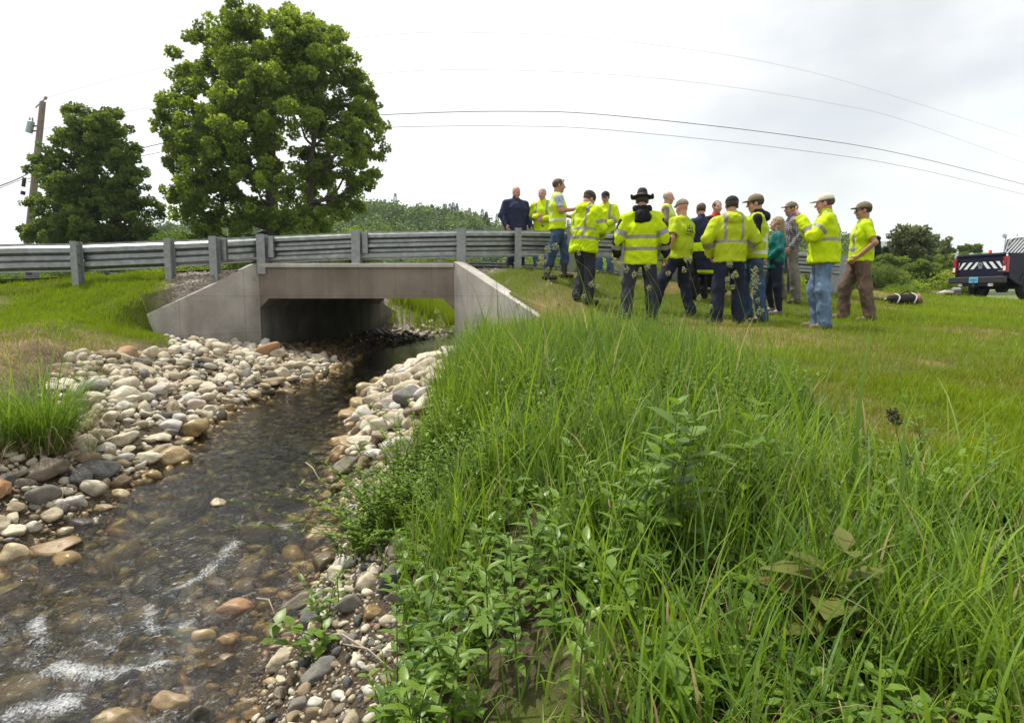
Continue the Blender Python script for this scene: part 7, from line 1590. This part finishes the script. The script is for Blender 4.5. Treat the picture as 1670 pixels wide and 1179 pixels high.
# wheels
def wheel(x, y, out):
    w = empty("wheel", (x, y, 0.41)); w.parent = truck
    bm = bmesh.new(); n = 32; pr = [(0.26, -0.12), (0.37, -0.14), (0.405, -0.10), (0.412, 0.0), (0.405, 0.10), (0.37, 0.14), (0.26, 0.12)]; rings = []
    for k in range(n): a = 2 * PI * k / n; rings.append([bm.verts.new((r_ * math.cos(a), o, r_ * math.sin(a))) for r_, o in pr])
    for k in range(n):
        for q in range(len(pr) - 1): bm.faces.new((rings[k][q], rings[k][q + 1], rings[(k + 1) % n][q + 1], rings[(k + 1) % n][q])).smooth = True
    bm_obj("tyre", bm, m_tyre, w, smooth=True)
    bm = bmesh.new(); add_tube(bm, [(0, -0.10 * out * -1 * -1, 0), (0, 0.09 * out, 0)], 0.262, 28)
    rim = bm_obj("rim", bm, m_plas, w)
    bm = bmesh.new()
    for k in range(8): a = k * PI / 4; add_box(bm, (0.15 * math.cos(a), 0.105 * out, 0.15 * math.sin(a)), (0.20, 0.03, 0.055), M=None) if False else add_hex(bm, [Vector((r_ * math.cos(a + da), o * out, r_ * math.sin(a + da))) for o in (0.092, 0.12) for r_, da in ((0.05, -0.4), (0.24, -0.14), (0.24, 0.14), (0.05, 0.4))])
    add_tube(bm, [(0, 0.09 * out, 0), (0, 0.145 * out, 0)], [0.075, 0.06], 16); 
    for k in range(24):
        a, b = 2 * PI * k / 24, 2 * PI * (k + 1) / 24; add_hex(bm, [Vector((r_ * math.cos(t), o * out, r_ * math.sin(t))) for o in (0.088, 0.125) for r_, t in ((0.235, a), (0.262, a), (0.262, b), (0.235, b))])
    bm_obj("spokes", bm, m_rim, w)
for x in (1.12, 5.05): wheel(x, 0.13, -1); wheel(x, Wt - 0.13, 1)
tb("chassis", [((3.0, Wt / 2, 0.50), (5.4, 0.9, 0.16)), ((1.12, Wt / 2, 0.40), (0.14, Wt - 0.5, 0.14))], m_plas, 0.01)
bm = bmesh.new(); add_tube(bm, [(1.12, Wt / 2 - .14, 0.38), (1.12, Wt / 2 + 0.14, 0.38)], 0.15, 14); bm_obj("differential", bm, m_plas, truck)
for y in (0.0, Wt): tb("wheel_arch_trim", [((1.12 + 0.5 * math.cos(a), y, 0.44 + 0.5 * math.sin(a)), (0.09, 0.05, 0.09)) for a in np.linspace(0.15, PI - 0.15, 12)], m_plas, 0)
# louvred white rack between bed and cab
bm = bmesh.new(); X_ = 2.30
def bar(a, b, w=0.05): 
    add_tube(bm, [Vector((X_, a[0], a[1])), Vector((X_, b[0], b[1]))], w / 2, 6)
bar((0.12, 1.40), (0.24, 1.86)); bar((0.24, 1.86), (0.44, 1.95)); bar((0.44, 1.95), (Wt - 0.44, 1.95)); bar((Wt - 0.44, 1.95), (Wt - 0.24, 1.86)); bar((Wt - 0.24, 1.86), (Wt - 0.12, 1.40)); bar((0.12, 1.41), (Wt - 0.12, 1.41), 0.07)
rack = bm_obj("headache_rack", bm, m_wht, truck)
bm = bmesh.new()
for k in range(-6, 24):
    y = 0.1 + k * 0.13; t0, t1 = 0.0, 1.0
    P0, P1 = Vector((X_, y + 0.50, 1.43)), Vector((X_, y, 1.93))
    pts = [P0.lerp(P1, t) for t in np.linspace(0, 1, 21)]; pts = [p for p in pts if 0.14 + (p.z - 1.4) * 0.3 < p.y < Wt - 0.14 - (p.z - 1.4) * 0.3 and (p.z < 1.9 or 0.4 < p.y < Wt - 0.4)]
    if len(pts) > 1:
        d = (pts[-1] - pts[0]); q = [Vector((X_ - .01, 0.019, 0.019)), Vector((X_ + .01, 0.019, 0.019))]; a, b = pts[0], pts[-1]; o = Vector((0, 0.017, 0.017)); add_hex(bm, [a - o - Vector((.004, 0, 0)), b - o - Vector((.004, 0, 0)), b + o - Vector((.004, 0, 0)), a + o - Vector((.004, 0, 0)), a - o + Vector((.004, 0, 0)), b - o + Vector((.004, 0, 0)), b + o + Vector((.004, 0, 0)), a + o + Vector((.004, 0, 0))])
bm_obj("louvres", bm, m_wht, rack)
bm = bmesh.new(); add_tube(bm, [(X_ - .02, Wt - 0.10, 1.42), (X_ - .02, Wt - 0.14, 1.98)], 0.022, 6); bm_obj("lamp_post", bm, m_sil, truck)
bm = bmesh.new(); add_tube(bm, [(X_ - 0.10, Wt - 0.12, 2.03), (X_ - 0.04, Wt - 0.12, 2.03), (X_ + 0.02, Wt - 0.12, 2.03)], [0.065, 0.07, 0.03], 14); bm_obj("work_lamp", bm, m_sil, truck)
bm = bmesh.new(); add_tube(bm, [(X_ + .3, Wt - 0.32, 1.96), (X_ + .3, Wt - 0.32, 2.08)], 0.02, 6); bm_obj("antenna", bm, m_sil, truck)
tb("brake_lamp", [((2.28, Wt / 2 - 0.05, 1.90), (0.03, 0.30, 0.05))], m_redl, 0.005)
# traffic cone standing in the bed, only its tip shows
cone = empty("traffic_cone", (TX + 0.45, TY + 1.3, tz0 + 0.83)); tag(cone, "orange traffic cone tip showing above the bed of the pickup truck", "traffic cone")
bm = bmesh.new(); add_tube(bm, [(0, 0, 0.02), (0, 0, 0.66)], [0.15, 0.03], 14); bm_obj("cone_body", bm, m_orange, cone)
bm = bmesh.new(); add_box(bm, (0, 0, 0.012), (0.36, 0.36, 0.024)); bm_obj("cone_base", bm, m_plas, cone)

# ================================================================== GEAR ON THE LAWN
m_bagw = mat("white_webbing", (0.55, 0.53, 0.5), 0.8); m_bagk = cloth_mat("black_nylon", (0.02, 0.018, 0.018)); m_bagr = mat("pale_red_lining", (0.26, 0.13, 0.10), 0.8)
p = hit(1472, 498); bag = empty("equipment_bag", (p.x, p.y, float(gz(p.x, p.y))), D2(-8)); tag(bag, "black equipment bag with white straps lying open on the lawn near the pickup", "bag")
F = Field((-0.36, -0.25, -0.05), (0.36, 0.25, 0.32), 0.012); F.limb((-0.20, 0, 0.10), (0.16, 0, 0.10), 0.095, 0.115, 0.03); F.limb((0.16, 0, 0.10), (0.24, 0, 0.11), 0.115, 0.09, 0.02); F.ball((0.30, -0.02, 0.12), (0.09, 0.09, 0.07), 0.01, cut=True); F.clip((0, 0, 0.0), (0, 0, 1))
V, Qd = F.skin(); V += 0.012 * fbm(V[:, 0] * 12, V[:, 1] * 12, V[:, 2] * 12, 3, 2)[:, None]; link("bag_body", nmesh("bag_body", V, quads=Qd), m_bagk, bag)
for x, r_ in ((-0.12, 0.112), (0.17, 0.124)):
    bm = bmesh.new(); a = np.linspace(-0.5, PI + 0.5, 18); add_tube(bm, [(x + 0.02 * math.sin(3 * t), r_ * math.cos(t), 0.10 + r_ * math.sin(t)) for t in a], 0.014, 5); bm_obj("strap", bm, m_bagw, bag)
bm = bmesh.new(); add_tube(bm, [(-0.05 + 0.2 * t, -0.02, 0.20 + 0.055 * math.sin(PI * t)) for t in np.linspace(0, 1, 12)], 0.010, 6); bm_obj("handle", bm, m_bagk, bag)
bm = bmesh.new(); add_tube(bm, [(0.23, -0.02, 0.11), (0.29, -0.03, 0.13)], [0.085, 0.105], 14, cap=False); bm_obj("open_flap", bm, m_bagr, bag)
p = hit(1440, 492); st = empty("equipment_strap", (p.x, p.y, float(gz(p.x, p.y)))); tag(st, "coiled striped strap lying left of the black equipment bag", "strap")
bm = bmesh.new(); add_tube(bm, [(-0.16 + 0.30 * t, 0.04 * math.sin(9 * t), 0.03 + 0.02 * math.sin(14 * t) ** 2) for t in np.linspace(0, 1, 30)], 0.019, 6); bm_obj("webbing", bm, m_bagw, st)
bm = bmesh.new()
for t in np.linspace(0, 0.4, 4): add_box(bm, (-0.14 + 0.30 * t, 0.04 * math.sin(9 * t), 0.04 + 0.02 * math.sin(14 * t) ** 2), (0.02, 0.05, 0.045))
bm_obj("buckle", bm, m_bagk, st)
p = hit(1430, 492); tr_ = empty("tripod_case", (p.x, p.y, float(gz(p.x, p.y)))); tag(tr_, "long black folded tripod lying on the grass beside the rightmost man", "tripod")
bm = bmesh.new(); add_tube(bm, [(-0.30, 0.05, 0.10), (0.12, -0.03, 0.03)], [0.026, 0.022], 8); bm_obj("centre_tube", bm, m_bagk, tr_)
for dy in (-0.035, 0.035): bm = bmesh.new(); add_tube(bm, [(-0.26, 0.05 + dy, 0.085), (0.16, -0.03 + dy, 0.02)], [0.015, 0.012], 8); bm_obj("leg", bm, m_plas, tr_)
p = hit(1541, 483); gb = empty("gear_pile", (p.x, p.y, float(gz(p.x, p.y)))); tag(gb, "flat brown and white bundle lying at the road edge left of the pickup", "bundle")
F = Field((-0.5, -0.3, -0.05), (0.5, 0.3, 0.25), 0.015); F.ball((-0.12, 0, 0.04), (0.30, 0.15, 0.10), 0.02); F.ball((0.2, 0.03, 0.06), (0.2, 0.13, 0.11), 0.02); F.clip((0, 0, 0.0), (0, 0, 1)); V, Qd = F.skin(); V += 0.03 * fbm(V[:, 0] * 7, V[:, 1] * 7, V[:, 2] * 7, 3, 2)[:, None]
link("tarpaulin", nmesh("tarpaulin", V, quads=Qd), CM['brown'], gb)
bm = bmesh.new(); add_tube(bm, [(-0.3, -0.14, 0.05), (-0.1, -0.15, 0.10), (0.1, -0.13, 0.09)], [0.03, 0.045, 0.02], 7); bm_obj("white_cloth", bm, m_bagw, gb)
bm = bmesh.new(); add_tube(bm, [(0.15, -0.05, 0.16), (0.32, -0.05, 0.16)], [0.05, 0.04], 8); bm_obj("grey_pad", bm, m_tank, gb)

# ================================================================== MAILBOXES beyond the rail
q = U(54, 466, 13.2); q.z = float(gz(q.x, q.y))
mb = empty("mailbox", (q.x, q.y, U(54, 470, 13.2).z)); tag(mb, "grey upright mailbox with pale numbers on a short post beside the utility pole", "mailbox")
zt = U(54, 443, 13.2).z - mb.location.z; zb_ = U(54, 464, 13.2).z - mb.location.z
m_mb = mat("mailbox_grey", (0.13, 0.13, 0.14), 0.5, 0.2)
bm = bmesh.new(); add_box(bm, (0, 0, (zt + zb_) / 2), (0.19, 0.16, zt - zb_)); add_tube(bm, [(-0.094, 0, zt), (0.094, 0, zt)], 0.078, 14); bm_obj("box", bm, m_mb, mb, bevel=0.006)
bm = bmesh.new(); add_box(bm, (0, -0.084, zt - 0.045), (0.12, 0.008, 0.055)); bm_obj("slot", bm, m_blk, mb)
bm = bmesh.new(); add_tube(bm, [(0, 0, -0.35), (0, 0, zb_)], 0.03, 8); bm_obj("post", bm, m_blk, mb)
bm = bmesh.new()     # digits 3 3 3 as small raised bars
for k in (-1, 0, 1):
    x = k * 0.045
    for dz in (0.0, 0.022, 0.044): add_box(bm, (x, -0.0845, zb_ + 0.025 + dz), (0.028, 0.006, 0.007))
    add_box(bm, (x + 0.012, -0.0845, zb_ + 0.025 + 0.022), (0.007, 0.006, 0.051))
bm_obj("numbers", bm, m_wht, mb)
q = U(184, 456, 15.5); mb2 = empty("mailbox", (q.x, q.y, U(184, 462, 15.5).z)); tag(mb2, "black mailbox on a pale board across the road, low under the left rail", "mailbox")
bm = bmesh.new(); add_box(bm, (0, 0, 0.12), (0.20, 0.4, 0.09)); add_tube(bm, [(0, -0.2, 0.165), (0, 0.2, 0.165)], 0.1, 16); bm_obj("box", bm, m_blk, mb2)
bm = bmesh.new(); add_box(bm, (-0.03, 0, 0.03), (0.24, 0.3, 0.08)); bm_obj("board", bm, m_bagw, mb2)
bm = bmesh.new(); add_box(bm, (0, 0, -0.2), (0.09, 0.09, 0.4)); bm_obj("post", bm, m_wood, mb2)
# thin survey post behind the pole
# small dead twigs at the water
m_twig = mat("dead_twig", (0.32, 0.27, 0.2), 0.9)
def twig(label, pts, rad=0.004):
    P = []
    for (a, b) in pts: h_ = hit(a, b); P.append(Vector((h_.x, h_.y, max(h_.z, float(z_water(h_.y))) + 0.02)))
    for k in range(1, len(P), 2): P[k].z += 0.03
    bm = bmesh.new(); add_tube(bm, P, [rad * (1 - 0.5 * k / len(P)) for k in range(len(P))], 6); o = bm_obj("twig", bm, m_twig, None, smooth=True); tag(o, label, "twig")
twig("pale bent twig sticking out at the right edge of the pool", [(500, 790), (512, 802), (520, 808)], 0.005)
twig("pale forked straw stem lying on the gravel shore at lower centre", [(528, 1040), (560, 1055), (600, 1068), (650, 1085)], 0.004)
twig("thin straw stem running beside the pale forked straw stem", [(560, 1058), (600, 1080), (640, 1102)], 0.003)
twig("dark curved twig between the rusty boulder and the grey cylinder stone", [(420, 1010), (440, 1018), (450, 1030)], 0.004)
twig("thin twig lying among pebbles on the left shore", [(98, 830), (104, 815), (100, 800)], 0.004)
# ================================================================== AIR
m_haze = bpy.data.materials.new("haze"); m_haze.use_nodes = True
nt = m_haze.node_tree; nt.nodes.clear(); o_ = nt.nodes.new("ShaderNodeOutputMaterial"); v_ = nt.nodes.new("ShaderNodeVolumePrincipled")
v_.inputs['Color'].default_value = (0.86, 0.94, 1.0, 1); v_.inputs['Density'].default_value = 0.00022; v_.inputs['Anisotropy'].default_value = 0.2
nt.links.new(v_.outputs[0], o_.inputs['Volume'])
bm = bmesh.new(); zlo, zhi = float(GZ.min()) - 1.0, 235.0
bx0, bx1, by0, by1 = float(gx[0]) - 30, float(gx[-1]) + 30, float(gy[0]) - 30, float(gy[-1]) + 30
add_box(bm, ((bx0 + bx1) / 2, (by0 + by1) / 2, (zlo + zhi) / 2), (bx1 - bx0, by1 - by0, zhi - zlo))
tag(bm_obj("haze", bm, m_haze), kind="stuff")
scene.cycles.volume_bounces = 2
